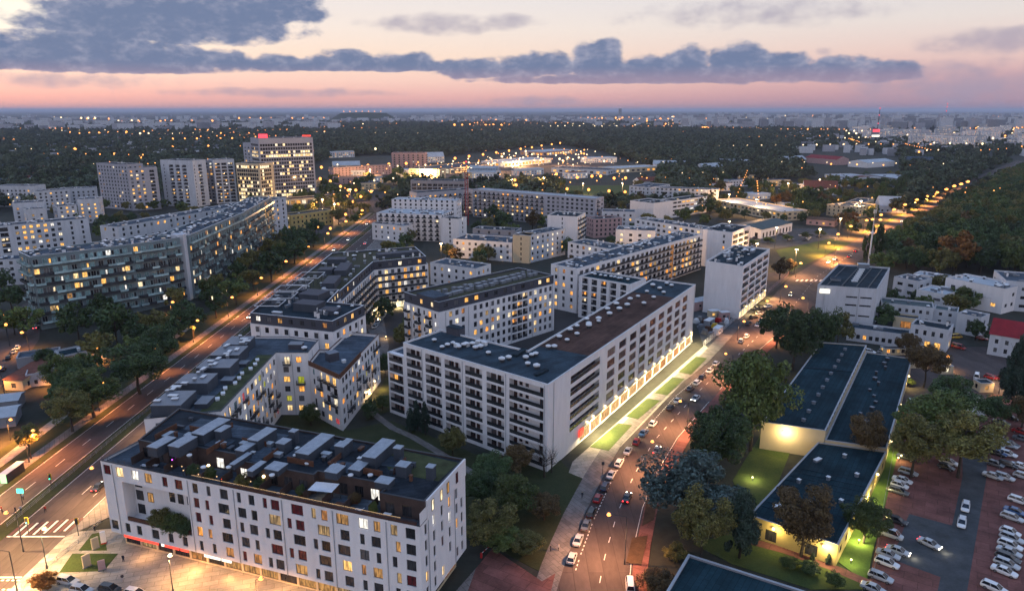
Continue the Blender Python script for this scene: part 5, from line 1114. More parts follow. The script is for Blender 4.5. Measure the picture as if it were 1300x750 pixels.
NEAR = [
 ('willow', 'tall feathery willow leaning over the street, highest tree by the flat halls', 952, 572, 27, 9.5, 'green', .12), ('oak', 'dark dense oak cluster behind the tall willow', 1006, 470, 22, 9, 'deep', .1), ('oak', 'dark oak nearest the box hall end of the tree belt', 1040, 452, 19, 6.5, 'deep', .12), ('oak', 'dark oak at the head of the tree belt beside the curving street', 985, 442, 18, 7, 'deep', .12),
 ('willow', 'silver grey leaved willow beside the curving street', 872, 668, 17, 9.0, 'silver', .1), ('maple', 'dark round maple between the two willows', 905, 600, 17, 7.5, 'deep', .1), ('maple', 'dark maple pressed against the tall willow trunk', 925, 585, 15, 6, 'deep', .1), ('fir', 'dark pointed fir in front of the near hall', 938, 708, 15.5, 5.2, 'needle', .06), ('ash', 'loose sparse ash tree beside the dark fir', 890, 712, 15, 5.5, 'olive', .2),
 ('ash', 'brown leaved ash against the yellow hall wall', 1016, 706, 15, 6.6, 'brown', .2), ('hornbeam', 'rounded hornbeam on the lit lawn by the fence', 1096, 690, 10, 4.6, 'green', .12), ('ash', 'sparse brown ash at the corner of the lower long hall', 1098, 585, 13, 5.5, 'brown', .2),
 ('oak', 'broad oak over the first rows of the car park', 1180, 580, 18, 8.5, 'green', .25), ('oak', 'olive oak at the lane of the car park', 1216, 606, 17, 8.0, 'olive', .22), ('oak', 'shaggy oak at the lit lawn end of the car park', 1156, 606, 15, 6.5, 'olive', .2), ('oak', 'dark oak behind the car park oaks', 1205, 548, 16, 7, 'deep', .22), ('oak', 'brownish oak by the gate lodge', 1172, 492, 15, 6, 'brown', .25), ('spruce', 'tall dark spruce in front of the red roofed house', 1283, 520, 24, 6.0, 'needle', .05),
 ('lime', 'small dark lime in the works yard', 1238, 432, 9, 4, 'deep', .1), ('lime', 'autumn brown lime beside the works gate', 1150, 452, 9, 4, 'brown', .2), ('lime', 'yellow green lime lit by a window at the box hall', 1062, 440, 14, 5, 'olive', .15), ('lime', 'dark bush tree between spruce and guard hut', 1262, 540, 9, 4.5, 'deep', .1), ('lime', 'low lime under the spruce at the picture edge', 1296, 545, 11, 5, 'brown', .1),
 ('sycamore', 'dark sycamore beside the end wall of the corner block', 622, 690, 12, 7, 'olive', .08), ('sycamore', 'olive sycamore in the middle of the dark lawn', 655, 655, 12, 7, 'green', .08), ('sycamore', 'reddish sycamore beside the sidewalk', 690, 660, 8, 5, 'brown', .08), ('sycamore', 'low sycamore under the first loggias', 625, 615, 10, 6, 'deep', .08), ('sycamore', 'brownish sycamore in front of the loggia corner', 655, 600, 10, 5.5, 'brown', .08), ('sycamore', 'dark sycamore at the foot of the corner block garden wall', 612, 640, 11, 5.5, 'deep', .08), ('sycamore', 'low bushy sycamore nearest the brick paving', 668, 705, 6, 4.5, 'olive', .05), ('sycamore', 'spreading sycamore on the lawn edge', 640, 700, 7, 5, 'green', .05),
 ('thuja', 'dark upright thuja under the loggias', 530, 545, 9, 2.2, 'needle', .03), ('thuja', 'second upright thuja under the loggias', 540, 552, 10, 2.4, 'needle', .03), ('thuja', 'third upright thuja, beside the garden path', 522, 550, 8, 2.2, 'needle', .03), ('birch', 'small loose birch under the middle loggias', 575, 578, 9, 4.5, 'olive', .12), ('birch', 'small dark birch in the courtyard garden', 470, 530, 7, 3.6, 'deep', .1), ('birch', 'low garden birch next to the white end wall', 486, 520, 6, 3.2, 'green', .08), ('birch', 'dark tree in the gap between the courtyard block and loggia block', 489, 478, 10, 3.4, 'deep', .1), ('birch', 'garden birch behind the corner block roof', 395, 540, 8, 4, 'green', .08), ('birch', 'small tree by the lit passage of the hinged block', 470, 415, 7, 3, 'deep', .1),
 ('shrub', 'round brown bush at the bottom of the curving street', 832, 752, 5, 4, 'brown', .02), ('shrub', 'low bush at the edge of the blue flat roof', 858, 712, 4, 2.4, 'olive', .02), ('shrub', 'orange brown bush beside the plaza cars', 57, 748, 3.6, 2.4, 'orange', .02), ('shrub', 'round green shrub first on the brick path', 1001, 721, 2.4, 2, 'green', .02), ('shrub', 'round green shrub second on the brick path', 1027, 728, 2.4, 2, 'deep', .02), ('shrub', 'yellow green shrub at the lower end of the brick path', 1060, 745, 3, 2, 'green', .02), ('shrub', 'small cone shrub under the wall lamp', 1051, 716, 2.6, .9, 'needle', .02), ('shrub', 'small cone shrub by the hall door', 1031, 712, 2, .8, 'needle', .02), ('shrub', 'clipped hedge bush by the lodge path', 1155, 490, 2.6, 1.6, 'green', .02),
 ('shrub', 'yellow lit shrub on the bright lawn', 1138, 520, 2.4, 1.6, 'green', .02), ('shrub', 'lit shrub under the car park oak', 1128, 560, 3, 2, 'green', .02), ('shrub', 'lit shrub by the lower hall wall', 1112, 590, 3, 2.2, 'olive', .02), ('shrub', 'brown shrub on the lawn next to the silver willow', 945, 640, 3, 2.4, 'green', .02),
 ('elm', 'broad dark elm in the boulevard row before the glazed block', 178, 500, 17, 9.5, 'deep', .2), ('elm', 'elm nearest the small sheds in the boulevard row', 120, 530, 15, 8.5, 'green', .2), ('elm', 'first elm of the boulevard row, thin trunk in the verge', 92, 548, 12, 6.5, 'olive', .25), ('elm', 'sparse young elm by the bus shelter', 40, 582, 9, 3.5, 'olive', .3), ('elm', 'dark elm over the lilac workshop', 82, 500, 13, 7, 'green', .15), ('elm', 'tall elm between the broad elm and the glazed block canopy', 205, 470, 15, 7, 'deep', .2), ('elm', 'dark elm hugging the glazed block', 150, 440, 18, 8, 'deep', .1), ('elm', 'dark elm at the foot of the glazed block corner', 100, 432, 15, 7, 'deep', .1), ('elm', 'elm beside the glowing canopy', 246, 430, 14, 6, 'deep', .2), ('elm', 'elm beyond the glowing canopy', 275, 404, 14, 6, 'deep', .2), ('elm', 'dark pair elm of the farther boulevard row', 300, 388, 14, 6.5, 'green', .2), ('elm', 'tall dark elm in the middle of the farther boulevard row', 345, 358, 16, 8, 'deep', .15), ('elm', 'rounded elm at the end of the farther boulevard row', 375, 335, 15, 8, 'deep', .15), ('elm', 'small elm lit orange from below', 322, 370, 12, 5, 'olive', .2), ('elm', 'elm by the small orange street', 15, 395, 12, 6, 'deep', .1), ('elm', 'shrubby elm at the picture edge over the orange street', -5, 372, 12, 7, 'deep', .1), ('elm', 'low elm behind the brick red shed', 60, 470, 8, 4, 'deep', .1),
]
for nm, lb, u, v, h, r, kd, low in NEAR:
    x, y = G(u, v); kk = .85 if nm in ('sycamore', 'birch') else 1.06; tree(nm, lb, x, y, h*kk, r*kk, kd, 0 if y < 260 else 1, low=low, cat='shrub' if nm == 'shrub' else 'tree')
# bare tree at the loggia corner
x, y = G(691, 606); bt = thing('bare_tree', 'leafless pale tree against the white loggia corner', 'tree', (x, y, 0)); o = link('trunk', trunk_mesh(9, 1.0, .45, True), bt); o.scale = (7, 7, 6)
for (u, v) in ((700, 600), ):
    x, y = G(u, v); bt = thing('bare_tree', 'second smaller leafless tree by the loggia corner', 'tree', (x, y, 0)); o = link('trunk', trunk_mesh(10, 1.0, .45, True), bt); o.scale = (5, 5, 5)
# planting on the notch terrace and roof terraces of the corner block
def planter_bush(label, x, y, z, r, h, kd): 
    t = thing('terrace_shrub', label, 'shrub', (x, y, z)); c = link('crown', crown(kd, 0, R.randrange(3)), t, (0, 0, h*.4)); c.scale = (r, r, h*.6); m = MB(); m.box((0, 0, .25), (r*.9, .6, .5)); m.build('pot', 'wood_brown', t)
pos = AP(s_on(a0, a1, 200, 8), 1.0); planter_bush('hanging shrub spilling over the recessed terrace, outer half', *pos, AF0 + AFH + .3, 2.8, 4, 'olive')
pos = AP(s_on(a0, a1, 218, 8), .8); planter_bush('hanging shrub spilling over the recessed terrace, inner half', *pos, AF0 + AFH + .1, 2.8, 3.6, 'green')
pos = AP(s_on(a0, a1, 233, 8), .6); planter_bush('small shrub at the inner end of the recessed terrace', *pos, AF0 + AFH - .2, 1.8, 3.4, 'deep')
for k, (s_, d, r_, kd, lb) in enumerate(((22, 2.2, 1.5, 'deep', 'dark potted shrub on the fairy lit roof terrace'), (26, 2.4, 1.3, 'green', 'green potted shrub next on the fairy lit roof terrace'), (34, 2.2, 1.6, 'olive', 'olive potted shrub in the middle of the roof terrace'), (38, 2.0, 1.4, 'deep', 'dark bush before the lit terrace door'), (47, 2.4, 1.1, 'green', 'yellow green pot plant by the white sun sail'), (58, 3.6, 1.2, 'brown', 'brown pot plant near the end of the roof terrace'), (63, 1.6, 1.0, 'green', 'small pot plant before the coloured terrace window'))):
    planter_bush(lb, *AP(s_, d), 19.65, r_, 2.4, kd)
# middle-distance trees: one per listed spot, then belts
MID = [(1100, 336, 26, 5, 'poplar'), (1113, 334, 25, 5, 'poplar'), (1126, 330, 20, 8, 'deep'), (1213, 345, 24, 13, 'orange'), (1122, 345, 10, 6, 'orange'), (1118, 262, 24, 8, 'poplar'), (1140, 258, 26, 9, 'poplar'), (1144, 262, 18, 8, 'deep'), (1012, 275, 22, 7, 'poplar'), (996, 262, 15, 9, 'brown'), (985, 262, 12, 8, 'orange'), (1070, 290, 13, 9, 'brown'), (1078, 288, 12, 8, 'orange'), (990, 355, 12, 8, 'brown'), (1002, 348, 9, 6, 'brown'), (676, 294, 16, 9, 'brown'), (640, 290, 15, 8, 'deep'), (626, 282, 15, 8, 'deep'), (901, 272, 14, 5, 'poplar'), (915, 275, 9, 7, 'deep'), (930, 276, 9, 7, 'deep'), (945, 277, 8, 6, 'deep'), (895, 283, 8, 6, 'olive'), (955, 312, 5, 5, 'deep'), (975, 309, 5, 5, 'deep'), (1000, 306, 5, 5, 'deep'), (1022, 303, 5, 5, 'deep'), (1040, 300, 5, 5, 'deep'), (400, 300, 13, 9, 'deep'), (385, 310, 12, 8, 'deep'), (430, 285, 14, 9, 'olive'), (445, 272, 14, 9, 'olive'), (420, 250, 16, 12, 'deep'), (408, 262, 14, 9, 'deep'), (455, 240, 15, 10, 'deep'), (470, 235, 15, 10, 'deep'), (500, 235, 15, 11, 'deep'), (512, 243, 12, 9, 'deep'), (490, 248, 12, 9, 'olive'), (505, 225, 16, 10, 'deep'), (520, 240, 15, 10, 'deep'), (660, 255, 12, 8, 'deep'), (790, 255, 10, 7, 'deep'), (770, 256, 9, 7, 'deep'), (780, 258, 9, 7, 'deep'), (870, 232, 16, 11, 'deep'), (890, 228, 16, 11, 'deep'), (920, 234, 15, 11, 'deep'), (950, 240, 14, 10, 'deep'), (970, 244, 14, 10, 'deep'), (840, 228, 16, 11, 'deep'), (1025, 255, 13, 8, 'deep'), (1042, 256, 13, 8, 'deep'), (1000, 244, 13, 9, 'olive'), (1085, 240, 15, 10, 'deep'), (1060, 240, 14, 9, 'deep'), (1165, 240, 15, 11, 'deep'), (1150, 236, 17, 12, 'deep'), (1180, 232, 16, 11, 'deep'), (60, 232, 14, 10, 'deep'), (90, 230, 14, 10, 'deep'), (110, 226, 14, 10, 'deep'), (30, 226, 14, 10, 'deep'), (10, 230, 14, 10, 'deep'), (320, 262, 12, 7, 'deep'), (600, 250, 12, 8, 'deep')]
KN = {'poplar': 'narrow dark poplar', 'deep': 'dark green tree', 'orange': 'orange autumn tree', 'brown': 'brownish autumn tree', 'olive': 'olive green tree', 'green': 'green tree', 'needle': 'dark fir'}
for i, (u, v, h, r, kd) in enumerate(MID):
    x, y = G(u, v)
    if u == 1213: lb = 'big round orange autumn tree standing out of the wood'; gp = None
    elif u == 676: lb = 'round dark brown tree before the long pale block'; gp = None
    else: lb = KN[kd] + ' standing among the buildings of the middle distance'; gp = 'middle distance trees, ' + kd
    tree('tree' if kd != 'poplar' else 'poplar', lb, x, y, h, r*.8, kd, 1, gp, low=.06 if kd == 'poplar' else .15)
EXTRA = []
ROADS = ribbon(LK, RK) + [[(-124, 60), (-97, 60), (-97, 640), (-124, 640)], px((945, 300), (1010, 290), (1062, 290), (1066, 306), (960, 318)), px((716, 236), (800, 235), (816, 252), (735, 254)), px((985, 318), (1055, 303), (1080, 309), (1003, 345))]
def fill(poly, n, nthing, seed, h0, h1, kinds, label, group):
    r_ = random.Random(seed); xs_ = [p[0] for p in poly]; ys_ = [p[1] for p in poly]; got = 0
    for _ in range(n * 30):
        if got >= n: break
        x, y = r_.uniform(min(xs_), max(xs_)), r_.uniform(min(ys_), max(ys_))
        if not inside((x, y), poly) or any(inside((x, y), q_) for q_ in ROADS): continue
        h = r_.uniform(h0, h1); r0 = h * r_.uniform(.38, .5)
        if any(inside((x, y), inset(f_, -r0*.7)) for f_ in FOOT) or any((x-a)**2 + (y-b)**2 < 25 for a, b in TREES): continue
        kd = r_.choice(kinds); got += 1
        if got > nthing: EXTRA.append((x, y, 5.5)); TREES.append((x, y)); continue
        tree('tree', KN[kd] + ' ' + label, x, y, h, r0, kd, 1, group + ', ' + kd, low=.12)
fill([(-60, 300), (-46, 262), (-36, 262), (-36, 318), (-52, 322)], 4, 0, 21, 5, 8, ['deep'], 'x', 'x')
fill([(-215, 262), (-150, 315), (-133, 345), (-132, 480), (-156, 480), (-154, 338), (-198, 284), (-230, 280)], 30, 30, 1, 9, 15, ['deep', 'green', 'olive'], 'at the foot of the glazed block', 'trees at the glazed block')
fill([(-210, 300), (-165, 350), (-185, 520), (-330, 690), (-420, 640), (-330, 420)], 45, 14, 2, 9, 14, ['deep', 'green', 'olive'], 'among the white flats before the towers', 'trees among the white flats')
fill([(-90, 375), (-20, 365), (20, 420), (20, 620), (-100, 640)], 40, 20, 3, 7, 12, ['deep', 'green', 'olive', 'brown'], 'in the yards around the stepped estate', 'trees around the stepped estate')
fill([(20, 360), (150, 440), (330, 560), (330, 860), (40, 860), (20, 600)], 120, 22, 4, 8, 15, ['deep', 'green', 'olive', 'brown'], 'between the offices and the market hall', 'trees between offices and market hall')
fill([(-130, 520), (-240, 660), (-240, 960), (-60, 960), (-60, 660), (-125, 600)], 80, 10, 5, 9, 15, ['deep', 'green', 'olive', 'brown'], 'in the orange lit quarter under the office tower', 'trees of the orange lit quarter')
fill([(-152, 175), (-140, 175), (-130, 290), (-150, 290)], 14, 12, 6, 8, 14, ['deep', 'olive'], 'in the thick row behind the boulevard path', 'thick row behind the boulevard path')
fill([(135, 268), (240, 325), (260, 345), (200, 350), (168, 330)], 14, 10, 7, 6, 10, ['deep', 'green'], 'between the works halls', 'trees between the works halls')
fill(px((1005, 232), (1160, 224), (1240, 212), (1215, 232), (1150, 262), (1085, 292), (1040, 300), (1000, 275)), 130, 0, 8, 6, 9, ['deep'], 'x', 'x')
wood = px((1118, 352), (1200, 352), (1300, 352), (1420, 350), (1420, 235), (1340, 200), (1282, 224), (1228, 255), (1180, 283), (1150, 303), (1116, 330))
cand = []
for j in range(60):
    for i in range(70):
        x, y = 150 + i*13 + R.uniform(-4, 4), 330 + j*13 + R.uniform(-4, 4)
        if inside((x, y), wood) and x < .74*y + 60: cand.append((x, y))
cand.sort(key=lambda p: p[1])
WCR = []
for (x, y) in cand[:112]:
    kd = R.choices(['deep', 'green', 'olive', 'brown', 'orange'], [46, 30, 16, 7, 2])[0]
    tree('tree', KN[kd] + ' in the dense wood beside the far avenue', x, y, R.uniform(13, 20), R.uniform(6.5, 9), kd, 1, 'trees of the wood, ' + kd, low=.08)
    if kd in ('deep', 'green', 'olive') and len(WCR) < 5: WCR.append([c_ for c_ in TT[0].children if c_.name.startswith('crown')][0])
# far woods, one mass of crowns
def scatter(name, label, pts, scl, crowns, cat='wood'):
    me = bpy.data.meshes.new(name); v = np.array(pts, dtype=np.float32)
    me.vertices.add(len(v)); me.vertices.foreach_set('co', v.ravel()); me.update()
    at = me.attributes.new('size', 'FLOAT', 'POINT'); at.data.foreach_set('value', np.array(scl, dtype=np.float32))
    o = bpy.data.objects.new(name, me); col.objects.link(o); tag(o, label, cat, kind='stuff')
    ng = bpy.data.node_groups.new(name, 'GeometryNodeTree'); ng.interface.new_socket('Geometry', in_out='INPUT', socket_type='NodeSocketGeometry'); ng.interface.new_socket('Geometry', in_out='OUTPUT', socket_type='NodeSocketGeometry')
    N = ng.nodes; L = ng.links; gi = N.new('NodeGroupInput'); go = N.new('NodeGroupOutput'); jn = N.new('GeometryNodeJoinGeometry')
    na = N.new('GeometryNodeInputNamedAttribute'); na.data_type = 'FLOAT'; na.inputs['Name'].default_value = 'size'
    rr = N.new('FunctionNodeRandomValue'); rr.data_type = 'FLOAT_VECTOR'; rr.inputs[0].default_value = (0, 0, 0); rr.inputs[1].default_value = (0, 0, 6.28)
    pickn = N.new('FunctionNodeRandomValue'); pickn.data_type = 'INT'; pickn.inputs[4].default_value = 0; pickn.inputs[5].default_value = len(crowns) - 1; pickn.inputs['Seed'].default_value = 5
    for i, c in enumerate(crowns):
        oi = N.new('GeometryNodeObjectInfo'); oi.inputs['Object'].default_value = c; oi.inputs['As Instance'].default_value = True
        cm = N.new('FunctionNodeCompare'); cm.data_type = 'INT'; cm.operation = 'EQUAL'; L.new(pickn.outputs[2], cm.inputs[2]); cm.inputs[3].default_value = i
        ip = N.new('GeometryNodeInstanceOnPoints'); L.new(gi.outputs[0], ip.inputs['Points']); L.new(cm.outputs[0], ip.inputs['Selection']); L.new(oi.outputs['Geometry'], ip.inputs['Instance']); L.new(rr.outputs[0], ip.inputs['Rotation'])
        cx = N.new('ShaderNodeCombineXYZ'); L.new(na.outputs[0], cx.inputs[0]); L.new(na.outputs[0], cx.inputs[1]); L.new(na.outputs[0], cx.inputs[2])
        L.new(cx.outputs[0], ip.inputs['Scale']); L.new(ip.outputs[0], jn.inputs[0])
    L.new(jn.outputs[0], go.inputs[0]); md = o.modifiers.new('scatter', 'NODES'); md.node_group = ng
    return o
srcs = []
for k, kd in enumerate(('deep', 'green', 'olive')):
    x, y = cand[113 + k]; t = thing('tree', KN[kd] + ' in the dense wood beside the far avenue', 'tree', (x, y, 0), 0, 'trees of the wood, ' + kd)
    me = leaf_mesh('crown', 300 + k, 22, 420, .2, 'round', 'leaf_far'); me.transform(__import__('mathutils').Matrix.Diagonal((7.5, 7.5, 7.0, 1))); c = link('crown', me, t, (0, 0, 9)); tr = link('trunk', TRUNKS[k], t); tr.scale = (6, 6, 9); srcs.append(c)
rest = [(x, y, 9) for x, y in cand[900:]]
PTS = list(rest); SZ = [R.uniform(.8, 1.3) for _ in rest]
CLEAR = [px((505, 238), (520, 204), (700, 184), (750, 190), (840, 216), (840, 232)), px((700, 262), (715, 226), (810, 226), (830, 262)), px((905, 275), (900, 228), (1000, 232), (1130, 212), (1160, 240), (1110, 300), (950, 330)), px((360, 300), (360, 232), (420, 200), (520, 196), (520, 245), (440, 300)), px((1060, 345), (1066, 318), (1112, 291), (1190, 250), (1253, 218), (1318, 192), (1360, 190), (1305, 214), (1262, 232), (1212, 260), (1165, 290), (1118, 330)), px((1010, 208), (1010, 190), (1070, 190), (1140, 198), (1150, 230), (1040, 232))]
def clear(x, y): return any(inside((x, y), c) for c in CLEAR)
rr_ = random.Random(11)
y = 640.0
while y < 5200:
    st = 9 + (y - 640) * .0062; x = -.80 * y - 60
    while x < .80 * y + 60:
        X, Y = x + rr_.uniform(-.4, .4)*st, y + rr_.uniform(-.4, .4)*st; x += st
        u = 650 + F * X / (Y*CT + H*ST); dpt = Y
        # mostly woods in the middle; open suburbs at the outer left and far right
        dens = .97 if 560 < u < 1010 and Y > 1050 else .9 if 300 < u < 1010 and Y > 1000 else .55
        if Y < 1000: dens = .8 if (u < 110 or 380 < u < 520 or u > 850) else .25
        if u > 1060 and Y > 1250: dens = .2 if Y < 2200 else .08
        if u < 300: dens = .42
        if Y > 2700: dens *= .75
        if Y > 3600: dens *= .6
        if rr_.random() > dens or clear(X, Y) or inside((X, Y), wood): continue
        if Y < 760 and -440 < X < -180: continue
        PTS.append((X, Y, 8)); SZ.append(rr_.uniform(.75, 1.35) * (1 + (st - 9) * .035))
    y += st
NW = [(x, y, 8.2) for x, y in cand[116:900]] + EXTRA
scatter('near_wood', 'dense mixed crowns filling the wood and copses behind the single trees', NW, [R.uniform(6.0, 8.8) if p[2] > 8 else R.uniform(4.2, 6) for p in NW], WCR)
scatter('far_wood', 'dark unbroken woods reaching towards the horizon', PTS, SZ, srcs)
# scatter of leafy undergrowth in the gaps between middle-distance blocks
# ------------------------------------------------------------------ lamps
NL = [0]
def light(parent, loc, power, c=(1, .42, .1), r=.25, spot=0, blend=.6):
    l = bpy.data.lights.new('lamp_light', 'SPOT' if spot else 'POINT')
    if spot: l.spot_size = math.radians(spot); l.spot_blend = blend
    l.energy = power; l.color = c; l.shadow_soft_size = r
    o = bpy.data.objects.new('lamp_light', l); col.objects.link(o); o.parent = parent; o.location = loc; NL[0] += 1; return o
SOD, WRM = (1, .40, .09), (1, .70, .34)
def street_lamp(label, x, y, h=9.0, arm=2.6, ang=0.0, power=5000, c=SOD, group=None, glow='sodium'):
    t = thing('street_lamp', label, 'street lamp', (x, y, 0), ang, group)
    k = ('lamp', h, arm)
    if k not in MESHC:
        m = MB(); m.tube((0, 0, 0), (0, 0, h), .11, .07, 6); m.tube((0, 0, h), (arm, 0, h + .35), .06, .05, 5); m.tube((0, 0, 0), (0, 0, .9), .17, .17, 6); MESHC[k] = m.mesh('pole', 'metal_dark')
    link('pole', MESHC[k], t)
    if ('lhead',) not in MESHC:
        m = MB(); m.box((0, 0, .1), (.95, .4, .16)); MESHC[('lhead',)] = m.mesh('lamp_head', 'metal_grey')
    hd = link('lamp_head', MESHC[('lhead',)], t, (arm, 0, h + .33))
    if ('bulb', glow) not in MESHC:
        m = MB(); m.ball((0, 0, -.05), .5, 8, 0, .6); MESHC[('bulb', glow)] = m.mesh('bulb', glow)
    link('bulb', MESHC[('bulb', glow)], hd)
    far_k = max(1.0, .0022 * math.hypot(x, y) / .5)
    hd.scale = (far_k,)*3
    if power: light(t, (arm, 0, h - .1 - .5*far_k), power, c, .25, 142)
    return t
for k, y in enumerate((112, 140, 170, 203, 236, 270, 306, 344, 384, 428, 476, 530, 590)):
    street_lamp(f'orange street lamp on the tree side of the boulevard, {nth(k)} from the crossing', -127.5, y, power=16000, c=(1, .34, .09), group='orange street lamps along the boulevard')
for k, y in enumerate((118, 150, 186, 222, 262, 306, 352, 402)):
    street_lamp(f'street lamp on the white block side of the boulevard, {nth(k)} from the crossing', -95.5, y, ang=PI, power=17000, c=(1, .56, .24), group='street lamps on the white block side')
for k, (u, v) in enumerate(((5, 612), (32, 585), (59, 571), (110, 500), (160, 470), (250, 405), (300, 372))):
    x, y = G(u, v); street_lamp(f'path lamp behind the boulevard trees, {nth(k)} from the crossing', x - 14, y + 6, 6, 1.2, power=11000, c=(1, .34, .07), group='path lamps behind the boulevard trees')
street_lamp('tall street lamp arching over the bottom of the curving street', *G(793, 716), 11, 3.6, PI - .1, 20000, (1, .44, .18))
for k, (u, v) in enumerate(((838, 604), (872, 548), (928, 482), (985, 430), (1024, 404))):
    street_lamp(f'street lamp hidden by trees on the brick sidewalk, {nth(k)} from the bottom', *G(u, v), 9, 2.4, PI - .3, 19000, (1, .44, .18), group='lamps of the curving street')
for k, (u, v) in enumerate(((936, 432), (966, 404), (990, 384), (1010, 352))):
    street_lamp(f'street lamp at the sidewalk by the building site, {nth(k)} from the bottom', *G(u, v), 8, 2, -.4, 11000, (1, .45, .18), group='lamps near the building site')
AV = [(1014,3),(980,15),(945,25),(905,42),(858,58),(806,78),(755,95),(695,120),(640,145),(500,200),(420,230),(355,270),(308,315),(355,347),(573,172),(530,195),(570,197),(1100,-5)]
for k, (X, Y) in enumerate(AV):
    x, y = G(975 + X/4, 230 + Y/4, 9); street_lamp('orange street lamp of the far avenue', x - 1.5, y, 9, 1.6, 0, 50000, (1, .38, .1), group='orange lamps of the far avenue')
street_lamp('street lamp in front of the plaza shops', *G(220, 752), 8, .4, 0, 6500, (1, .48, .16), glow='warm_white')
street_lamp('street lamp on the plaza near the lawn triangles', *G(60, 722), 9, 1, 0, 6500, (1, .62, .27), glow='warm_white')
street_lamp('street lamp at the lower plaza edge', *G(330, 790), 9, 1, 0, 9000, (1, .48, .16))
street_lamp('street lamp at the zebra crossing', *G(30, 700), 9, 2, PI, 15000, (1, .6, .25))
street_lamp('street lamp beyond the zebra crossing by the bus shelter', *G(-30, 640), 9, 2, 0, 15000, (1, .6, .25))
street_lamp('street lamp beside the small orange street', *G(38, 448), 8, 1.6, PI, 9000); street_lamp('street lamp at the head of the small orange street', *G(48, 398), 8, 1.6, PI, 9000); street_lamp('street lamp at the lower bend of the small orange street', *G(-14, 500), 8, 1.6, 0, 8000)
for k, (u, v) in enumerate(((1268, 500), (1272, 490), (1296, 492))): street_lamp('yard lamp behind the guard hut', *G(u, v), 5.5, .6, 0, 2200, (1, .6, .25), group='yard lamps behind the guard hut', glow='warm_white' if k == 0 else 'sodium')
street_lamp('yard lamp in front of the works gate', *G(1199, 470), 5, .5, 0, 2500, (1, .55, .2))
# wall lamps and lawn floods
def wall_lamp(b, x, y, z, power, c=WRM, dx=0, dy=-.8, spot=150, bl=1.0):
    m = MB(); m.ball((x, y, z), .32, 8); o = m.build('wall_lamp', 'warm_white', b.root, b.o); light(b.root, (x + dx - b.o[0], y + dy - b.o[1], z - .1), power, c, .25, spot, bl); return o
def onwall(p0, p1, f, d=.35):
    e = sub(p1, p0); L = ln(e); c = lerp(p0, p1, f); return c[0] + e[1]/L*d, c[1] - e[0]/L*d
wall_lamp(H1, *onwall(hp[0], hp[1], .36), 6.2, 1300, (1, .76, .34), 0, -1.8, 0); wall_lamp(H3, *onwall(hp3[0], hp3[1], .86), 3.9, 1200, (1, .76, .34), 0, -1.2, 0); wall_lamp(H3, *onwall(hp3[0], hp3[1], .3), 3.9, 500, (1, .75, .3), 0, -1.2, 0)
for f, p in ((.1, 900), (.45, 1400), (.8, 1200)): wall_lamp(H2, *onwall(hp2[1], hp2[2], f), 4.2, p, (1, .82, .3), .8, -.3)
for f in (.3, .75): wall_lamp(H3, *onwall(hp3[1], hp3[2], f), 4.2, 900, (1, .8, .3), .8, -.3)
for f in (.25, .55, .85): wall_lamp(H1, *onwall(hp[3], hp[0], f), 4, 900, (1, .7, .25), -.8, 0)
for k in range(12):
    f = (27 + k*8.4)/LB; x, y = onwall(b1, b2, f, .5); wall_lamp(B, x, y, 5.2, 5600 if k else 9500, (1, .76, .4), uB[1]*3.0, -uB[0]*3.0, 160, .3)
x, y = onwall(b1, b2, 23/LB, .5); wall_lamp(B, x, y, 5.0, 6500, (1, .76, .38), uB[1]*3.4, -uB[0]*3)
for f in (.2, .45, .7, .92): wall_lamp(S, *onwall(spoly[1], spoly[2], f, .5), 3.8, 4500, (1, .66, .27), 2.6, -1.8)
for f in (.12, .3, .46): wall_lamp(A, *onwall(ag[0], ag[1], f, .3), 3.3, 700, (1, .48, .18), -.9, -2.6)
for f in (.6, .75, .9): wall_lamp(A, *onwall(ag[0], ag[1], f, .3), 3.3, 650, (1, .5, .2), -.9, -2.6)
wall_lamp(T, *onwall((-49, 189), (-45, 228), .55, .3), 3.2, 1200, (1, .62, .22), 2, 0); wall_lamp(T, *onwall((-49, 189), (-45, 228), .8, .3), 3.2, 1500, (1, .62, .22), 2, 0)
for f in (.15, .4, .7): wall_lamp(D, *onwall((-63, 318), (-40, 331), f, .3), 3.2, 5000, (1, .72, .3), .6, -2)
wall_lamp(D, *onwall((-65.5, 263), (-63, 318), .9, .3), 3.2, 3500, (1, .72, .3), 2, 0)
wall_lamp(GL, -148, 344, 3.4, 3500, (1, .6, .2), 1.5, -2); wall_lamp(GL, -148, 352, 3.4, 2500, (1, .6, .2), 1.5, 0)
wall_lamp(ob, *G(365, 252, 3), 5, 9000, (1, .6, .25)); 
for f in (.2, .5, .8): wall_lamp(A, *AP(16 + f*44, 3.4), 21.6, 60, (1, .6, .25), 0, -.5)
for f in (.3, .42, .5): light(A.root, (onwall(ag[0], ag[1], f, 2.8)[0] - A.o[0], onwall(ag[0], ag[1], f, 2.8)[1] - A.o[1], 1.6), 300, (1, .42, .14))
def bollard_light(label, u, v, power, c):
    x, y = G(u, v); t = thing('garden_lamp', label, 'garden lamp', (x, y, 0)); m = MB(); m.tube((0, 0, 0), (0, 0, .8), .07, .07, 6); m.build('post', 'metal_dark', t); m = MB(); m.ball((0, 0, .95), .2, 8); m.build('globe', 'warm_white', t); light(t, (0, 0, 1.5), power, c)
for k, (u, v, p) in enumerate(sorted(((1112, 552, 1000), (1126, 515, 800), (1118, 600, 1100), (1104, 640, 900), (1090, 690, 900), (940, 650, 350), (955, 610, 700), (1140, 585, 350), (1080, 715, 350)), key=lambda q_: q_[1])): bollard_light(f'garden lamp on the lit grass, {nth(k)} from the far end of the halls', u, v, p, (1, .85, .35))
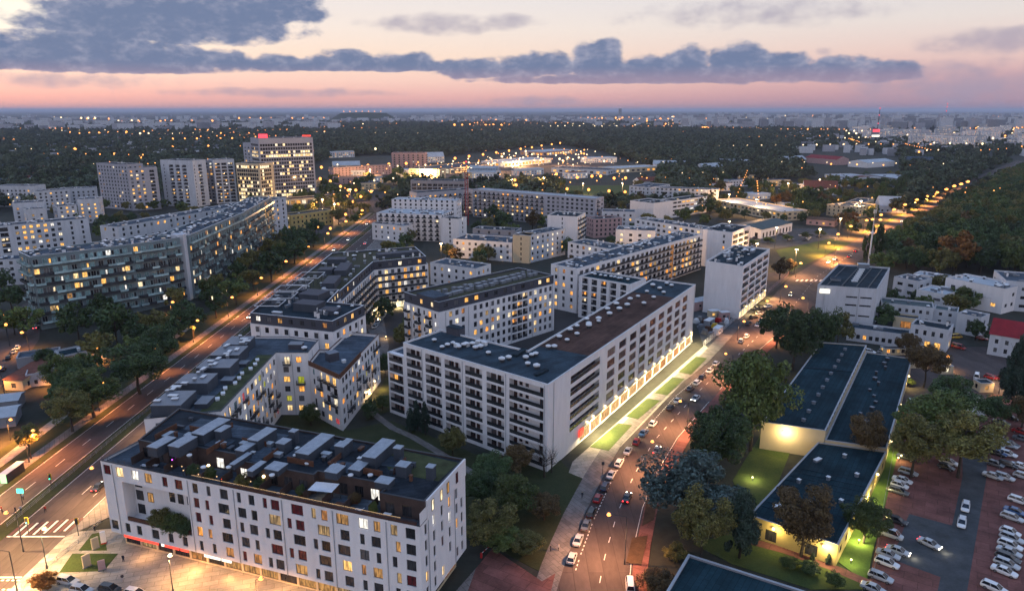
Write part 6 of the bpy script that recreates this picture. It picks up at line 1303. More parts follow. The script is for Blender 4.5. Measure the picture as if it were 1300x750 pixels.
for k, (u, v) in enumerate(((452, 514), (471, 503), (484, 470), (490, 430), (480, 408), (470, 400))): bollard_light(f'low lamp in the lane beside the courtyard block, {nth(k)} from the garden', u, v, 420, (1, .6, .2))
# ------------------------------------------------------------------ far lamps : poles with glowing heads
def far_lamp(x, y, glow, label, group, r=.75, h=9):
    k = ('farlamp', glow, r, h)
    if k not in MESHC: m = MB(); m.tube((0, 0, 0), (0, 0, h), .16, .12, 5, 1); m.ball((0, 0, h), r, 6, 0); MESHC[k] = m.mesh('street_lamp', [glow, 'metal_dark'])
    return tag(link('street_lamp', MESHC[k], None, (x, y, 0)), label, 'street lamp', group)
FD = [(550,220),(605,212),(660,205),(712,197),(762,190),(808,183),(852,177),(890,170),(930,165),(963,160),(1005,158),(1052,158),(785,305),(835,337),(890,347),(905,335),(990,340),(1075,343),(1155,348),(1218,352),(880,300),(948,282),(960,300),(1030,295),(1088,290),(1122,290),(1175,298),(1220,297),(790,325),(120,250),(208,248),(290,243),(358,240),(425,235),(25,255),(890,128),(920,125),(940,130),(970,123),(1115,130),(1205,130),(1055,112),(130,345),(160,345),(125,370),(100,330),(60,310),(150,390),(180,370),(90,400),(120,440),(60,495),(220,350),(20,300)]
for k, (X, Y) in enumerate(FD):
    x, y = G(400 + X/3.095, 130 + Y/3.095, 9); far_lamp(x, y, 'sodium_far', 'orange lamp of the depot and field quarter', 'orange lamps around the depot', min(2.3, .0021*y))
for k in range(70):
    u = R.gauss(670, 48); v = 209 - (u - 570)*.075 + R.gauss(0, 6); x, y = G(u, v, 9); far_lamp(x, y, R.choice(['far_white', 'far_white', 'sodium_far']), 'bright lamp in the depot yard', 'bright lamps of the depot yard', R.uniform(.8, 2.0))
FL = [(10,90),(22,92),(48,98),(65,90),(82,105),(170,113),(210,113),(245,133),(278,118),(303,120),(330,122),(360,122),(397,122),(435,120),(497,118),(520,130),(550,127),(593,127),(625,127),(680,123),(715,125),(15,145),(55,150),(185,168),(262,180),(295,185),(545,160),(640,175),(680,177),(747,183),(860,123),(920,120),(930,105),(935,112),(1025,95),(450,205),(480,208),(515,215),(550,217)]
for (X, Y) in FL: x, y = G(X/3.095, 130 + Y/3.095, 9); far_lamp(x, y, 'sodium_far', 'orange lamp in the far suburb left of the offices', 'orange lamps of the far suburb', min(5, .0026*y))
for (u, v) in ((0, 470), (5, 404), (8, 415), (425, 262), (412, 268), (402, 258), (438, 240), (445, 232), (430, 225), (455, 228), (416, 240), (424, 248), (396, 275), (404, 290), (380, 262)): x, y = G(u, v, 8); far_lamp(x, y, 'sodium_far', 'orange lamp at the boulevard bend', 'orange lamps at the boulevard bend', .62)
for (u, v) in ((985, 300), (1040, 302), (960, 322), (925, 292), (1010, 330), (880, 300), (1092, 264), (1066, 288), (860, 262), (700, 262), (560, 322), (830, 320), (425, 268), (445, 248), (410, 262), (650, 235), (690, 232), (740, 240), (790, 240), (720, 205), (660, 205), (620, 212), (1000, 240), (960, 262), (925, 255), (1040, 235), (540, 222), (470, 222)):  # masts added to throw orange light on the dark yards
    x, y = G(u, v, 8); far_l = thing('added_flood_light', 'flood light mast added to light the far quarter', 'flood light', (x, y, 0), 0, 'flood light masts added to the lit quarter'); m = MB(); m.tube((0, 0, 0), (0, 0, 14), .2, .12, 6); m.build('pole', 'metal_dark', far_l); m = MB(); m.box((0, 0, 14), (1.6, 1, .5)); m.build('lamp_head', 'far_white', far_l); light(far_l, (0, -1.5, 13), 150000 if y > 900 else 34000 if y > 560 else 14000, (1, .55, .22))
# ------------------------------------------------------------------ cars
PAINT = {'white': (.72, .72, .72), 'silver': (.42, .44, .46), 'grey': (.12, .13, .14), 'dark': (.02, .022, .026), 'navy': (.015, .025, .06), 'red': (.32, .012, .012), 'blue': (.03, .09, .22), 'yellow': (.7, .42, .02), 'green': (.03, .08, .05)}
def loft(m, st, mi=0):
    """st: stations (x, half width low, half width mid, z low, z mid, z top, half width top)"""
    rings = [[(x, -wl, zl), (x, -wm, zm), (x, -wt, zt), (x, wt, zt), (x, wm, zm), (x, wl, zl)] for x, wl, wm, zl, zm, zt, wt in st]
    i = len(m.v)
    for r in rings: m.v += r
    for a in range(len(rings) - 1):
        for k in range(6): j = (k+1) % 6; m.f.append((i+a*6+k, i+a*6+j, i+(a+1)*6+j, i+(a+1)*6+k)); m.m.append(mi)
    m.f.append(tuple(i + k for k in range(5, -1, -1))); m.m.append(mi); b_ = i + (len(rings)-1)*6; m.f.append(tuple(b_ + k for k in range(6))); m.m.append(mi)
KINDS = {'hatchback': (4.0, 1.5, (-1.85, -1.35, .25, 1.0)), 'saloon': (4.6, 1.44, (-1.5, -.85, .4, 1.2)), 'estate': (4.6, 1.5, (-2.15, -1.8, .35, 1.2)), 'van': (5.0, 1.95, (-2.4, -2.3, 1.0, 1.75))}
def car_parts(kind):
    L_, ht, (g0, g1, g2, g3) = KINDS[kind]; h = L_/2; b = MB(); zt = .93 if kind != 'van' else 1.1
    loft(b, [(-h, .68, .74, .45, .62, .8, .66), (-h+.15, .78, .86, .3, .62, zt-.02, .76), (-h*.5, .82, .89, .24, .62, zt+.02, .8), (h*.15, .82, .89, .24, .62, zt, .8), (h-.75, .8, .87, .26, .6, zt-.1, .76), (h-.18, .76, .82, .32, .58, zt-.22, .7), (h, .62, .7, .42, .55, zt-.33, .58)])
    rf = [(g1, -.6), (g2, -.6), (g2, .6), (g1, .6)]; i = len(b.v); b.v += [(x, y, ht) for x, y in rf] + [(x, y*.93, ht + .035) for x, y in rf]
    for q_ in ((4, 5, 6, 7), (0, 1, 5, 4), (1, 2, 6, 5), (2, 3, 7, 6), (3, 0, 4, 7)): b.f.append(tuple(i + a for a in q_)); b.m.append(0)
    for sx, gx in ((g0, g1), (g3, g2), ((g0+g3)/2, (g1+g2)/2)):
        for sy in (-1, 1): b.tube((sx, sy*.775, zt - .03), (gx, sy*.6, ht), .045, .04, 4)
    gl_ = MB(); lo = [(g0, -.77), (g3, -.77), (g3, .77), (g0, .77)]; i = 0; gl_.v += [(x, y, zt - .06) for x, y in lo] + [(x, y*.985, ht - .005) for x, y in rf]
    for q_ in ((0, 1, 5, 4), (1, 2, 6, 5), (2, 3, 7, 6), (3, 0, 4, 7), (4, 5, 6, 7)): gl_.f.append(q_); gl_.m.append(0)
    ty = MB(); ty.tube((0, -.1, 0), (0, .1, 0), .31, .31, 12); rm = MB(); rm.tube((0, -.115, 0), (0, .115, 0), .2, .2, 10)
    hl = MB(); hl.box((0, 0, 0), (.1, .34, .14)); tl = MB(); tl.box((0, 0, 0), (.1, .26, .2))
    return b, gl_, ty, rm, hl, tl, h, zt
CP = {}
def car(kind, colour, x, y, ang, label, group=None, lit=False, full=True, name='parked_car', cat='car', z=.05):
    if kind not in CP: CP[kind] = car_parts(kind)
    b, gl_, ty, rm, hl, tl, h, zt = CP[kind]; rgb = (*PAINT[colour], 1)
    wx = h*.6; hm, tm = ('head_lit', 'tail_lit') if lit else ('lamp_off', 'tail_off')
    if not full:
        k = ('carlow', kind, lit)
        if k not in MESHC:
            m = combine((b, gl_)); 
            for sx in (-wx, wx):
                for sy in (-.8, .8): m.tube((sx, sy - .1, .31), (sx, sy + .1, .31), .31, .31, 8, 2)
            for sy in (-.55, .55): m.box((h - .09, sy, .62), (.14, .34, .16), 0, 3); m.box((-h + .04, sy, .72), (.14, .26, .2), 0, 4)
            MESHC[k] = m.mesh(name, ['car_paint', 'car_glass', 'tyre', hm, tm])
        o = link(name, MESHC[k], None, (x, y, z), ang); o.color = rgb; return tag(o, label, cat, group)
    t = thing(name, label, cat, (x, y, z), ang, group)
    o = link('body', cached(('cb', kind), b, 'body', 'car_paint'), t); o.color = rgb
    link('window', cached(('cg', kind), gl_, 'window', 'car_glass'), t)
    for sx in (-wx, wx):
        for sy in (-.8, .8):
            w_ = link('wheel', cached(('cw',), ty, 'wheel', 'tyre'), t, (sx, sy, .31)); link('rim', cached(('cr',), rm, 'rim', 'rim'), w_)
    for sy in (-.55, .55):
        link('headlight', cached(('ch', lit), hl, 'headlight', hm), t, (h - .07, sy, .62)); link('tail_light', cached(('ct', lit), tl, 'tail_light', tm), t, (-h + .03, sy, .72))
    return t
def along(pts, x, y):
    best = None
    for a, b in zip(pts, pts[1:]):
        c = lerp(a, b, .5); d = ln(sub(c, (x, y))) / 1.0
        if best is None or d < best[0]: best = (d, math.atan2(b[1]-a[1], b[0]-a[0]))
    return best[1]
KERB = [(726,709,'silver','hatchback'),(734,686,'silver','saloon'),(744,667,'grey','saloon'),(751,651,'dark','estate'),(759,633,'red','hatchback'),(768,618,'navy','estate'),(776,603,'silver','saloon'),(786,588,'white','estate'),(797,573,'silver','saloon'),(808,561,'red','hatchback'),(817,550,'blue','saloon'),(829,538,'white','hatchback'),(851,518,'dark','estate'),(860,509,'silver','saloon'),(876,494,'dark','saloon'),(885,486,'white','estate'),(892,479,'dark','hatchback'),(901,471,'silver','saloon'),(909,462,'white','hatchback')]
for k, (u, v, c, kd) in enumerate(KERB):
    x, y = G(u, v, .4); car(kd, c, x, y, along(LK, x, y), f'{c} {kd} parked {nth(k)} from the bottom in the kerb row by the loggia block', 'cars parked along the kerb by the loggia block')
UP = [(941,433,'silver'),(948,427,'white'),(962,413,'white'),(969,407,'white'),(957,403,'dark'),(964,398,'silver'),(968,392,'dark'),(975,389,'white'),(950,411,'dark'),(961,392,'grey')]
UP.sort(key=lambda q_: -q_[1])
for k, (u, v, c) in enumerate(UP): x, y = G(u, v, .4); car(R.choice(['hatchback', 'saloon', 'estate']), c, x, y, along(LK, x, y) + (0 if k < 4 else -.5), f'{c} car parked by the lit slab block, {nth(k)} from the building site', 'cars parked by the slab block', full=True)
MOVE = [('taxi like dark car with headlights on at the far junction', 1004, 374, 'dark', LK, PI), ('car with red tail lights driving up the curving street', 796, 632, 'dark', LK, 0), ('second car with red tail lights ahead on the curving street', 834, 572, 'grey', LK, 0), ('oncoming car with bright headlights on the curving street', 883, 506, 'silver', LK, PI), ('white car with headlights at the far lawn', 1052, 333, 'white', LK, PI), ('second white car with headlights at the far lawn', 1060, 329, 'white', LK, PI), ('car with tail lights on the far avenue', 1078, 326, 'dark', LK, 0), ('car waiting behind at the far avenue', 1086, 319, 'dark', LK, 0),
        ('first car with headlights far up the avenue', 1145, 281, 'white', LK, PI), ('second car with headlights far up the avenue', 1205, 249, 'white', LK, PI), ('third car with headlights far up the avenue', 1222, 241, 'white', LK, PI), ('red lit car far up the avenue', 1231, 240, 'red', LK, 0), ('fourth car with headlights at the vanishing end of the avenue', 1240, 234, 'white', LK, PI)]
for lb, u, v, c, ln_, da in MOVE: x, y = G(u, v, .4); t = car('saloon', c, x, y, along(ln_, x, y) + da, lb, 'cars driving on the avenue', lit=True, full=v > 350, name='car'); 
BV = [(310, 403, -117.5, PI, 'white'), (262, 446, -106, 0, 'silver'), (244, 468, -102, 0, 'white'), (232, 478, -106, 0, 'dark'), (118, 620, -101.5, 0, 'dark'), (400, 318, -118, PI, 'white'), (420, 305, -117, PI, 'white'), (440, 285, -118, PI, 'silver'), (455, 275, -106, 0, 'dark'), (430, 310, -102, 0, 'white')]
BV.sort(key=lambda q_: -q_[1])
for k, (u, v, X, a, c) in enumerate(BV): y = G(u, v)[1]; car('saloon', c, X, y, a + (-PI/2 if a else PI/2) if False else (PI/2 if a == 0 else -PI/2), f'{c} car driving with lights on, {nth(k)} car along the boulevard from the crossing', 'cars driving on the boulevard', lit=True, name='car')
def hd(u0, v0, u1, v1): a, b = G(u0, v0), G(u1, v1); return math.atan2(b[1]-a[1], b[0]-a[0])
LOTA = hd(1122, 655, 1155, 666)
LOT = [(700,72,'dark','saloon'),(712,146,'silver','estate'),(682,186,'white','saloon'),(668,212,'white','hatchback'),(662,242,'grey','estate'),(652,390,'dark','estate'),(622,462,'silver','van'),(610,562,'silver','saloon'),(605,605,'white','estate'),(572,677,'silver','estate'),(535,735,'silver','saloon')]
for k, (X, Y, c, kd) in enumerate(LOT): x, y = G(975 + X/4, 563 + Y/4, .5); car(kd, c, x, y, LOTA, f'{c} {kd} parked nose out beside the bright lawn, {nth(k)} from the top of its row', 'cars parked beside the bright lawn')
for lb, X, Y, c, a in (('silver car with lights on pulling out beside the van', 660, 545, 'silver', LOTA), ('silver car with lights on crossing the grey lane', 820, 508, 'silver', hd(1155, 677, 1205, 700))): x, y = G(975 + X/4, 563 + Y/4, .5); t = car('saloon', c, x, y, a, lb, None, True, True, 'car'); light(t, (3.2, 0, .7), 60, (1, .85, .6))
for lb, X, Y in (('upper of two white cars following down the car park lane', 1003, 322), ('lower of two white cars following down the car park lane', 984, 402)): x, y = G(975 + X/4, 563 + Y/4, .5); car('estate', 'white', x, y, hd(1226, 638, 1221, 668), lb, None, False, True, 'car')
RA = hd(1272, 662, 1300, 672)
RT = [(1275,290,'white'),(1255,345,'blue'),(1240,375,'silver'),(1230,450,'white'),(1238,480,'silver'),(1230,515,'white'),(1225,550,'silver'),(1218,580,'dark'),(1213,610,'silver'),(1200,648,'white'),(1150,732,'white')]
for k, (X, Y, c) in enumerate(RT): x, y = G(975 + X/4, 563 + Y/4, .5); car(R.choice(['hatchback', 'saloon', 'estate']), c, x, y, RA, f'{c} car in the right hand block of the brick car park, {nth(k)} from its top', 'cars in the right hand block of the car park')
RT2 = [(1160,8),(1222,8),(1160,48),(1215,52),(1155,105),(1218,108),(1200,170),(1142,165),(1282,115),(1292,165),(920,95),(905,120)]
RT2.sort(key=lambda q_: q_[1])
for k, (X, Y) in enumerate(RT2): x, y = G(975 + X/4, 563 + Y/4, .5); c = R.choice(['white', 'silver', 'silver', 'grey', 'dark']); car(R.choice(['hatchback', 'saloon', 'estate']), c, x, y, RA, f'{c} car among the upper rows of the car park, {nth(k)} counted downwards', 'cars in the upper rows of the car park')
RT3 = [(1130,315),(1180,320),(1235,342),(1290,365),(1230,522),(1185,545),(1150,605),(1160,650),(1230,655),(1165,700),(1215,702),(1285,592),(1290,628),(745,445),(800,445),(705,495),(1120,60),(1130,95),(1085,118),(690,232),(655,325),(590,190),(515,185)]
RT3.sort(key=lambda q_: (q_[0]-1085)**2 + (q_[1]-385)**2)
for k, (X, Y) in enumerate(RT3): x, y = G(975 + X/4, 400 + Y/4, .5); c = R.choice(['white', 'silver', 'blue', 'grey', 'dark', 'red']); car(R.choice(['hatchback', 'saloon', 'estate']), c, x, y, RA if X > 1100 else LOTA, f'{c} parked car, {nth(k)} nearest to the guard hut of the car park', 'cars around the guard hut')
car('van', 'white', *G(1240, 477, .8), hd(1240, 484, 1243, 470), 'white van facing the yard lamp behind the guard hut', None, False, True, 'van', 'van')
car('van', 'yellow', *G(1214, 427, .8), hd(1205, 428, 1226, 426), 'bright yellow van parked beside the works gate', None, False, True, 'van', 'van')
car('van', 'red', *G(1217, 440, .8), hd(1208, 438, 1228, 443), 'red van parked before the works gate', None, False, True, 'van', 'van')
for k, (X, Y, c) in enumerate(((345,697,'silver'),(415,742,'silver'),(560,738,'dark'),(690,760,'white'))): x, y = G(X/4, 563 + Y/4, .5); car('estate', c, x, y, hd(72, 735, 103, 741), f'{c} estate parked on the plaza, {nth(k)} from the lawn triangles', 'cars parked on the plaza')
for k, (X, Y, c) in enumerate(((90,165,'white'),(72,185,'silver'),(45,215,'dark'),(12,275,'dark'),(180,62,'white'))): x, y = G(X/4, 400 + Y/4, .5); car('hatchback', c, x, y, hd(3, 470, 22, 441), f'{c} hatchback on the small orange street, {nth(k)} in its line', 'cars on the small orange street', lit=k == 4)
for k in range(13): u, v = 958 + R.uniform(0, 100), 293 + R.uniform(0, 14); x, y = G(u, v); car('saloon', R.choice(['white', 'silver', 'dark', 'red']), x, y, R.choice([.6, .65, .7]), 'small car in the car park before the arched hall', 'cars before the arched hall', full=False)
for k, (u, v) in enumerate(((476, 416), (479, 411), (483, 407), (486, 403), (489, 399))): x, y = G(u, v); car('saloon', 'silver', x, y, 1.4, 'silver car in the lamp lit lane to the hinged block', 'cars in the lamp lit lane', full=False)
for k in range(24): u, v = 1050 + R.uniform(-60, 0), 245 + R.uniform(-12, 12); x, y = G(u, v); car('saloon', R.choice(['white', 'silver', 'dark', 'red']), x, y, R.uniform(0, 3), 'small car in the lit yards by the market hall', 'cars by the market hall', full=False)
car('van', 'white', *G(800, 741, .8), 1.45, 'white van entering at the bottom of the curving street', None, False, True, 'van', 'van')
# ------------------------------------------------------------------ people
def person_mesh(step):
    me = bpy.data.meshes.new('person_base'); s_ = .22 if step else .06
    V = [(0, 0, .95), (0, 0, 1.2), (0, 0, 1.42), (0, 0, 1.52), (0, .01, 1.66), (.1, 0, .9), (.11, s_*.5, .5), (.11, s_, .08), (.11, s_ + .14, .04), (-.1, 0, .9), (-.11, -s_*.4, .5), (-.11, -s_*1.1, .09), (-.11, -s_*1.1 + .14, .04), (.2, 0, 1.4), (.25, -s_*.5, 1.12), (.24, -s_*.3 + .06, .86), (-.2, 0, 1.4), (-.25, s_*.5, 1.12), (-.24, s_*.4 + .06, .86)]
    Eg = [(0,1),(1,2),(2,3),(3,4),(0,5),(5,6),(6,7),(7,8),(0,9),(9,10),(10,11),(11,12),(2,13),(13,14),(14,15),(2,16),(16,17),(17,18)]
    rad = [.14,.14,.15,.06,.105,.1,.075,.05,.04,.1,.075,.05,.04,.07,.05,.04,.07,.05,.04]
    me.from_pydata(V, Eg, []); o = bpy.data.objects.new('person_base', me); col.objects.link(o)
    md = o.modifiers.new('s', 'SKIN'); 
    for i, r in enumerate(rad): me.skin_vertices[0].data[i].radius = (r, r)
    me.skin_vertices[0].data[0].use_root = True; sb = o.modifiers.new('d', 'SUBSURF'); sb.levels = 1
    dg = bpy.context.evaluated_depsgraph_get(); out = bpy.data.meshes.new_from_object(o.evaluated_get(dg)); bpy.data.objects.remove(o); out.name = 'person'
    return out
PM = [person_mesh(False), person_mesh(True)]
PV = {}
def person(label, x, y, ang, step, top, legs, hair='cloth_dark', group=None):
    k = (step, top, legs, hair)
    if k not in PV:
        me = PM[step].copy(); me.materials.clear()
        for mm in (top, legs, 'skin', hair): me.materials.append(MATS[mm])
        for p in me.polygons:
            c = p.center; p.material_index = 3 if c.z > 1.69 or (c.z > 1.6 and c.y < -.02) else 2 if c.z > 1.5 or (abs(c.x) > .2 and c.z < .92) else 1 if c.z < .95 else 0
        PV[k] = me
    o = link('person', PV[k], None, (x, y, .06), ang); return tag(o, label, 'person', group)
for lb, u, v, st, tp, lg in (('pedestrian in red waiting at the outer end of the zebra crossing', 3, 650, 0, 'cloth_red', 'cloth_dark'), ('dark clothed pedestrian stepping off the median side path', 20, 651, 1, 'cloth_dark', 'cloth_dark'), ('pale jacketed pedestrian next to the dark clothed one', 27, 650, 1, 'cloth_pale', 'cloth_dark'), ('lone pedestrian in red beyond the zebra crossing', 58, 650, 1, 'cloth_red', 'cloth_dark'), ('pedestrian with pale legs walking on the plaza', 156, 738, 1, 'cloth_dark', 'cloth_pale'), ('pedestrian close to the shop fronts', 157, 713, 0, 'cloth_dark', 'cloth_dark'), ('pedestrian under the green panel at the median', 30, 634, 0, 'cloth_pale', 'cloth_dark'), ('dark pedestrian on the sidewalk by the kerb row', 739, 632, 1, 'cloth_dark', 'cloth_dark'), ('first of two people standing at the sidewalk end', 699, 700, 0, 'cloth_dark', 'cloth_dark'), ('second of two people standing at the sidewalk end', 709, 699, 0, 'cloth_pale', 'cloth_dark'), ('pedestrian near the plaza fence', 121, 675, 1, 'cloth_dark', 'cloth_dark')):
    x, y = G(u, v); person(lb, x, y, R.uniform(0, 6), st, tp, lg)
# ------------------------------------------------------------------ street furniture
def traffic_light(label, u, v, ang, lit):
    x, y = G(u, v); t = thing('traffic_light', label, 'traffic light', (x, y, 0), ang); m = MB(); m.tube((0, 0, 0), (0, 0, 4.2), .09, .08, 8); m.build('pole', 'metal_dark', t)
    m = MB(); m.box((0, -.05, 3.6), (.4, .3, 1.2)); h = m.build('signal_head', 'metal_dark', t)
    m = MB(); m.box((0, .12, 3.6), (.75, .04, 1.6)); m.build('backplate', 'plastic_yellow', t)
    for k in range(3): m = MB(); m.ball((0, -.22, 4.0 - k*.4), .16, 8); m.build('lens', (lit if k == 2 else 'metal_dark'), h)
traffic_light('traffic light with green lens at the near edge of the zebra crossing', 37, 679, .2, 'green_light'); traffic_light('traffic light on the plaza corner by the fence', 100, 680, .2, 'metal_dark'); traffic_light('traffic light on the median beyond the zebra crossing', 66, 622, .2, 'green_light')
x, y = G(29, 640); t = thing('signal_panel', 'glowing green traffic signal panel on a post at the median', 'sign', (x, y, 0)); m = MB(); m.tube((0, 0, 0), (0, 0, 4), .08, .08, 6); m.build('post', 'metal_dark', t); m = MB(); m.box((0, -.1, 3.6), (1.5, .12, 1.1)); m.build('panel', 'green_light', t)  # glowing panel stands for the green traffic light gantry
x, y = G(17, 606); t = thing('bus_shelter', 'bus shelter with white roof and bright green advert panel', 'bus shelter', (x, y, .1), PI/2)
m = MB(); m.box((0, 0, 2.6), (7, 1.9, .16)); m.build('roof', 'metal_white', t); m = MB(); m.box((0, -.8, 1.3), (6.6, .06, 2.3)); m.build('glass_wall', 'rail_glass', t); m = MB(); m.box((-3.3, 0, 1.3), (.16, 1.5, 2.2)); m.build('advert_panel', 'ad_green', t); m = MB(); m.box((0, -.5, .5), (4, .4, .08)); m.build('bench', 'wood_brown', t)
for sx in (-3.2, 3.2): m = MB(); m.tube((sx, .7, 0), (sx, .7, 2.5), .05, .05, 6); m.build('post', 'metal_dark', t)
def pillar(label, u, v, s_, mt, cap, ang): x, y = G(u, v); t = thing('info_pillar', label, 'info pillar', (x, y, .15), ang); m = MB(); m.box((0, 0, s_[2]/2 + .25), s_); m.build('panel', mt, t); m = MB(); m.box((0, 0, .12), (s_[0]*1.1, s_[1]*1.2, .24)); m.build('foot', cap, t)
pillar('pale stone panel on the upper lawn triangle', 122, 697, (1.4, .4, 2.4), 'render_cream', 'concrete', .9); pillar('white and red panel at the corner of the upper lawn', 132, 690, (1.0, .4, 2.6), 'render_white', 'plastic_red', .5); pillar('pale slanted panel on the lower lawn triangle', 111, 720, (1.5, .4, 2.6), 'render_cream', 'concrete', 1.0); pillar('orange brown panel on the lower lawn edge', 130, 724, (1.3, .4, 2.0), 'render_pink', 'concrete', .6)
x, y = G(611, 708); t = thing('barrier_gate', 'red and white barrier pole beside the corner block', 'barrier', (x, y, .1), 1.0); m = MB(); m.box((0, 0, .55), (.35, .35, 1.1)); m.build('post', 'plastic_red', t); m = MB(); 
for k in range(8): m.box((.45 + .7*k, 0, 1.0), (.7, .1, .12), 0, k % 2)
m.build('boom', ['metal_white', 'plastic_red'], t)
x, y = G(765, 602); t = thing('sign_post', 'dark sign post at the start of the lit plaza', 'sign', (x, y, .1)); m = MB(); m.tube((0, 0, 0), (0, 0, 3.4), .07, .07, 6); m.build('post', 'metal_dark', t); m = MB(); m.box((0, 0, 3.0), (.7, .08, .9)); m.build('panel', 'metal_dark', t)
# roof terrace furniture on the corner block
pos = AP(52, 2.6); t = thing('sun_sail', 'white sagging sun sail stretched over the roof terrace', 'sun sail', (*pos, 19.65), rA); m = MB(); n = 8
for i in range(n):
    for j in range(n):
        f = lambda a, b: (-2.6 + 5.2*a, -1.3 + 2.8*b, 2.3 - .5*math.sin(PI*a)*math.sin(PI*b) + .5*a + .3*b)
        m.poly([f(i/n, j/n), f((i+1)/n, j/n), f((i+1)/n, (j+1)/n), f(i/n, (j+1)/n)])
m.build('canvas', 'canvas', t)
for p in ((-2.6, -1.3, 2.3), (2.6, -1.3, 2.8), (2.6, 1.5, 3.1), (-2.6, 1.5, 2.6)): m = MB(); m.tube((p[0], p[1], 0), p, .05, .05, 6); m.build('pole', 'metal_dark', t)
def table_set(label, s_, d, mt):
    pos = AP(s_, d); t = thing('garden_table', label, 'table', (*pos, 19.65), rA); m = MB(); m.box((0, 0, .72), (1.5, .8, .06)); m.build('table_top', mt, t)
    for sx in (-.6, .6):
        for sy in (-.3, .3): m = MB(); m.box((sx, sy, .35), (.06, .06, .7)); m.build('leg', 'metal_dark', t)
table_set('white garden table at the end of the roof terrace', 66, 1.3, 'metal_white'); table_set('dark garden table on the fairy lit terrace', 24, 1.6, 'wood_brown'); table_set('wooden garden table beside the sun sail', 56, 1.6, 'wood_brown')
def lantern(label, s_, d, mt, r=.13, z=19.65):
    pos = AP(s_, d); t = thing('lantern', label, 'lantern', (*pos, z)); m = MB(); m.tube((0, 0, 0), (0, 0, 1.1), .04, .04, 6); m.build('post', 'metal_dark', t); m = MB(); m.ball((0, 0, 1.25), r, 8); m.build('globe', mt, t)
for k, (s_, d, mt) in enumerate(((15, 4.0, 'neon_violet'), (17, 1.8, 'fairy'), (19, 2.4, 'fairy'), (20.5, 1.2, 'fairy'), (22.5, 3.0, 'fairy'), (24.5, .9, 'fairy'), (26.5, 2.4, 'fairy'), (28.5, 1.4, 'fairy'), (30, .9, 'sign_red'), (36, 2, 'fairy'))): lantern(f'{"violet" if k == 0 else "red" if k == 8 else "warm"} lantern on the roof terrace, {nth(k)} from its boulevard end', s_, d, mt)
for k, (s_, d) in enumerate(((10, 1.6), (12, 2.4), (33, 1.4), (43, 1.3), (60, 1.4))):
    pos = AP(s_, d); t = thing('sun_lounger', f'pale lounger on the roof terrace, {nth(k)} from its boulevard end', 'lounger', (*pos, 19.65), rA + R.uniform(-.4, .4)); m = MB(); m.box((0, 0, .32), (1.3, .65, .1)); m.build('seat', 'canvas', t); m = MB(); m.poly([(.6, -.32, .36), (1.2, -.32, .85), (1.2, .32, .85), (.6, .32, .36)]); m.poly([(.6, .32, .30), (1.2, .32, .79), (1.2, -.32, .79), (.6, -.32, .30)]); m.build('backrest', 'canvas', t)
    for sx in (-.55, .55): m = MB(); m.box((sx, 0, .14), (.06, .6, .28)); m.build('leg', 'metal_dark', t)
# ------------------------------------------------------------------ red tower crane
cx, cy = G(593, 286); t = thing('tower_crane', 'red lattice tower crane standing before the long pale block', 'crane', (cx, cy, 0), .1)
def lattice(m, a, b, w, n):
    a = np.array(a, float); b = np.array(b, float); d = b - a; vert = abs(d[2]) > abs(d[0])
    offs = [(-w, -w), (w, -w), (w, w), (-w, w)]
    P_ = lambda f, o: tuple(a + d*f + (np.array([o[0], o[1], 0]) if vert else np.array([0, o[0], o[1]])))
    for o in offs: m.tube(P_(0, o), P_(1, o), .22, .22, 4)
    for k in range(n):
        for q_ in range(4): m.tube(P_(k/n, offs[q_]), P_((k+1)/n, offs[(q_+1) % 4]), .1, .1, 4)
m = MB(); lattice(m, (0, 0, 0), (0, 0, 44), 1.1, 18); m.build('mast', 'metal_red', t)
m = MB(); lattice(m, (-12, 0, 44.5), (38, 0, 44.5), .7, 24); m.build('jib', 'metal_grey', t)
m = MB(); m.box((-10.5, 0, 43), (3, 1.6, 2.6)); m.build('counterweight', 'concrete', t); m = MB(); m.box((1.5, -1, 43.5), (1.8, 1.6, 2)); m.build('cab', 'metal_white', t); m = MB(); m.tube((0, 0, 45), (0, 0, 50), .4, .15, 5); m.tube((0, 0, 50), (30, 0, 45.3), .08, .08, 4); m.tube((0, 0, 50), (-11, 0, 45.3), .08, .08, 4); m.build('apex', 'metal_red', t)
m = MB(); m.ball((0, 0, 50.6), .6, 6); m.build('beacon', 'neon_red', t)
# ------------------------------------------------------------------ building site by the loggia block
def cabin(label, u, v, s_, mt, ang, roof='metal_white', z=0, lit=False):
    x, y = G(u, v, z); t = thing('site_cabin', label, 'site cabin', (x, y, z), ang); m = MB(); m.box((0, 0, s_[2]/2), s_); m.build('wall', mt, t); m = MB(); m.box((0, 0, s_[2] + .08), (s_[0] + .2, s_[1] + .2, .14)); m.build('roof', roof, t)
    m = MB(); m.box((-s_[0]*.2, -s_[1]/2 - .02, s_[2]*.55), (1.2, .06, 1.0)); m.build('window', 'lit_pane' if lit else 'pane_dark', t); m = MB(); m.box((s_[0]*.25, -s_[1]/2 - .02, 1.05), (.9, .06, 2.0)); m.build('door', 'metal_grey', t)
cabin('long pinkish site cabin with pale flat roof at the block end', 888, 391, (14, 6, 4.2), 'render_pink', .55, 'roof_light'); cabin('small cream site cabin on the building site', 906, 402, (5, 3, 3), 'render_cream', .3, lit=True); cabin('blue grey site cabin next to the cream one', 900, 413, (6, 2.5, 2.7), 'render_grey', .9); cabin('white site cabin at the near edge of the building site', 911, 423, (6, 2.5, 2.7), 'render_white', 1.0); cabin('pink site cabin facing the street', 919, 405, (4, 3, 3.4), 'render_pink', .2)
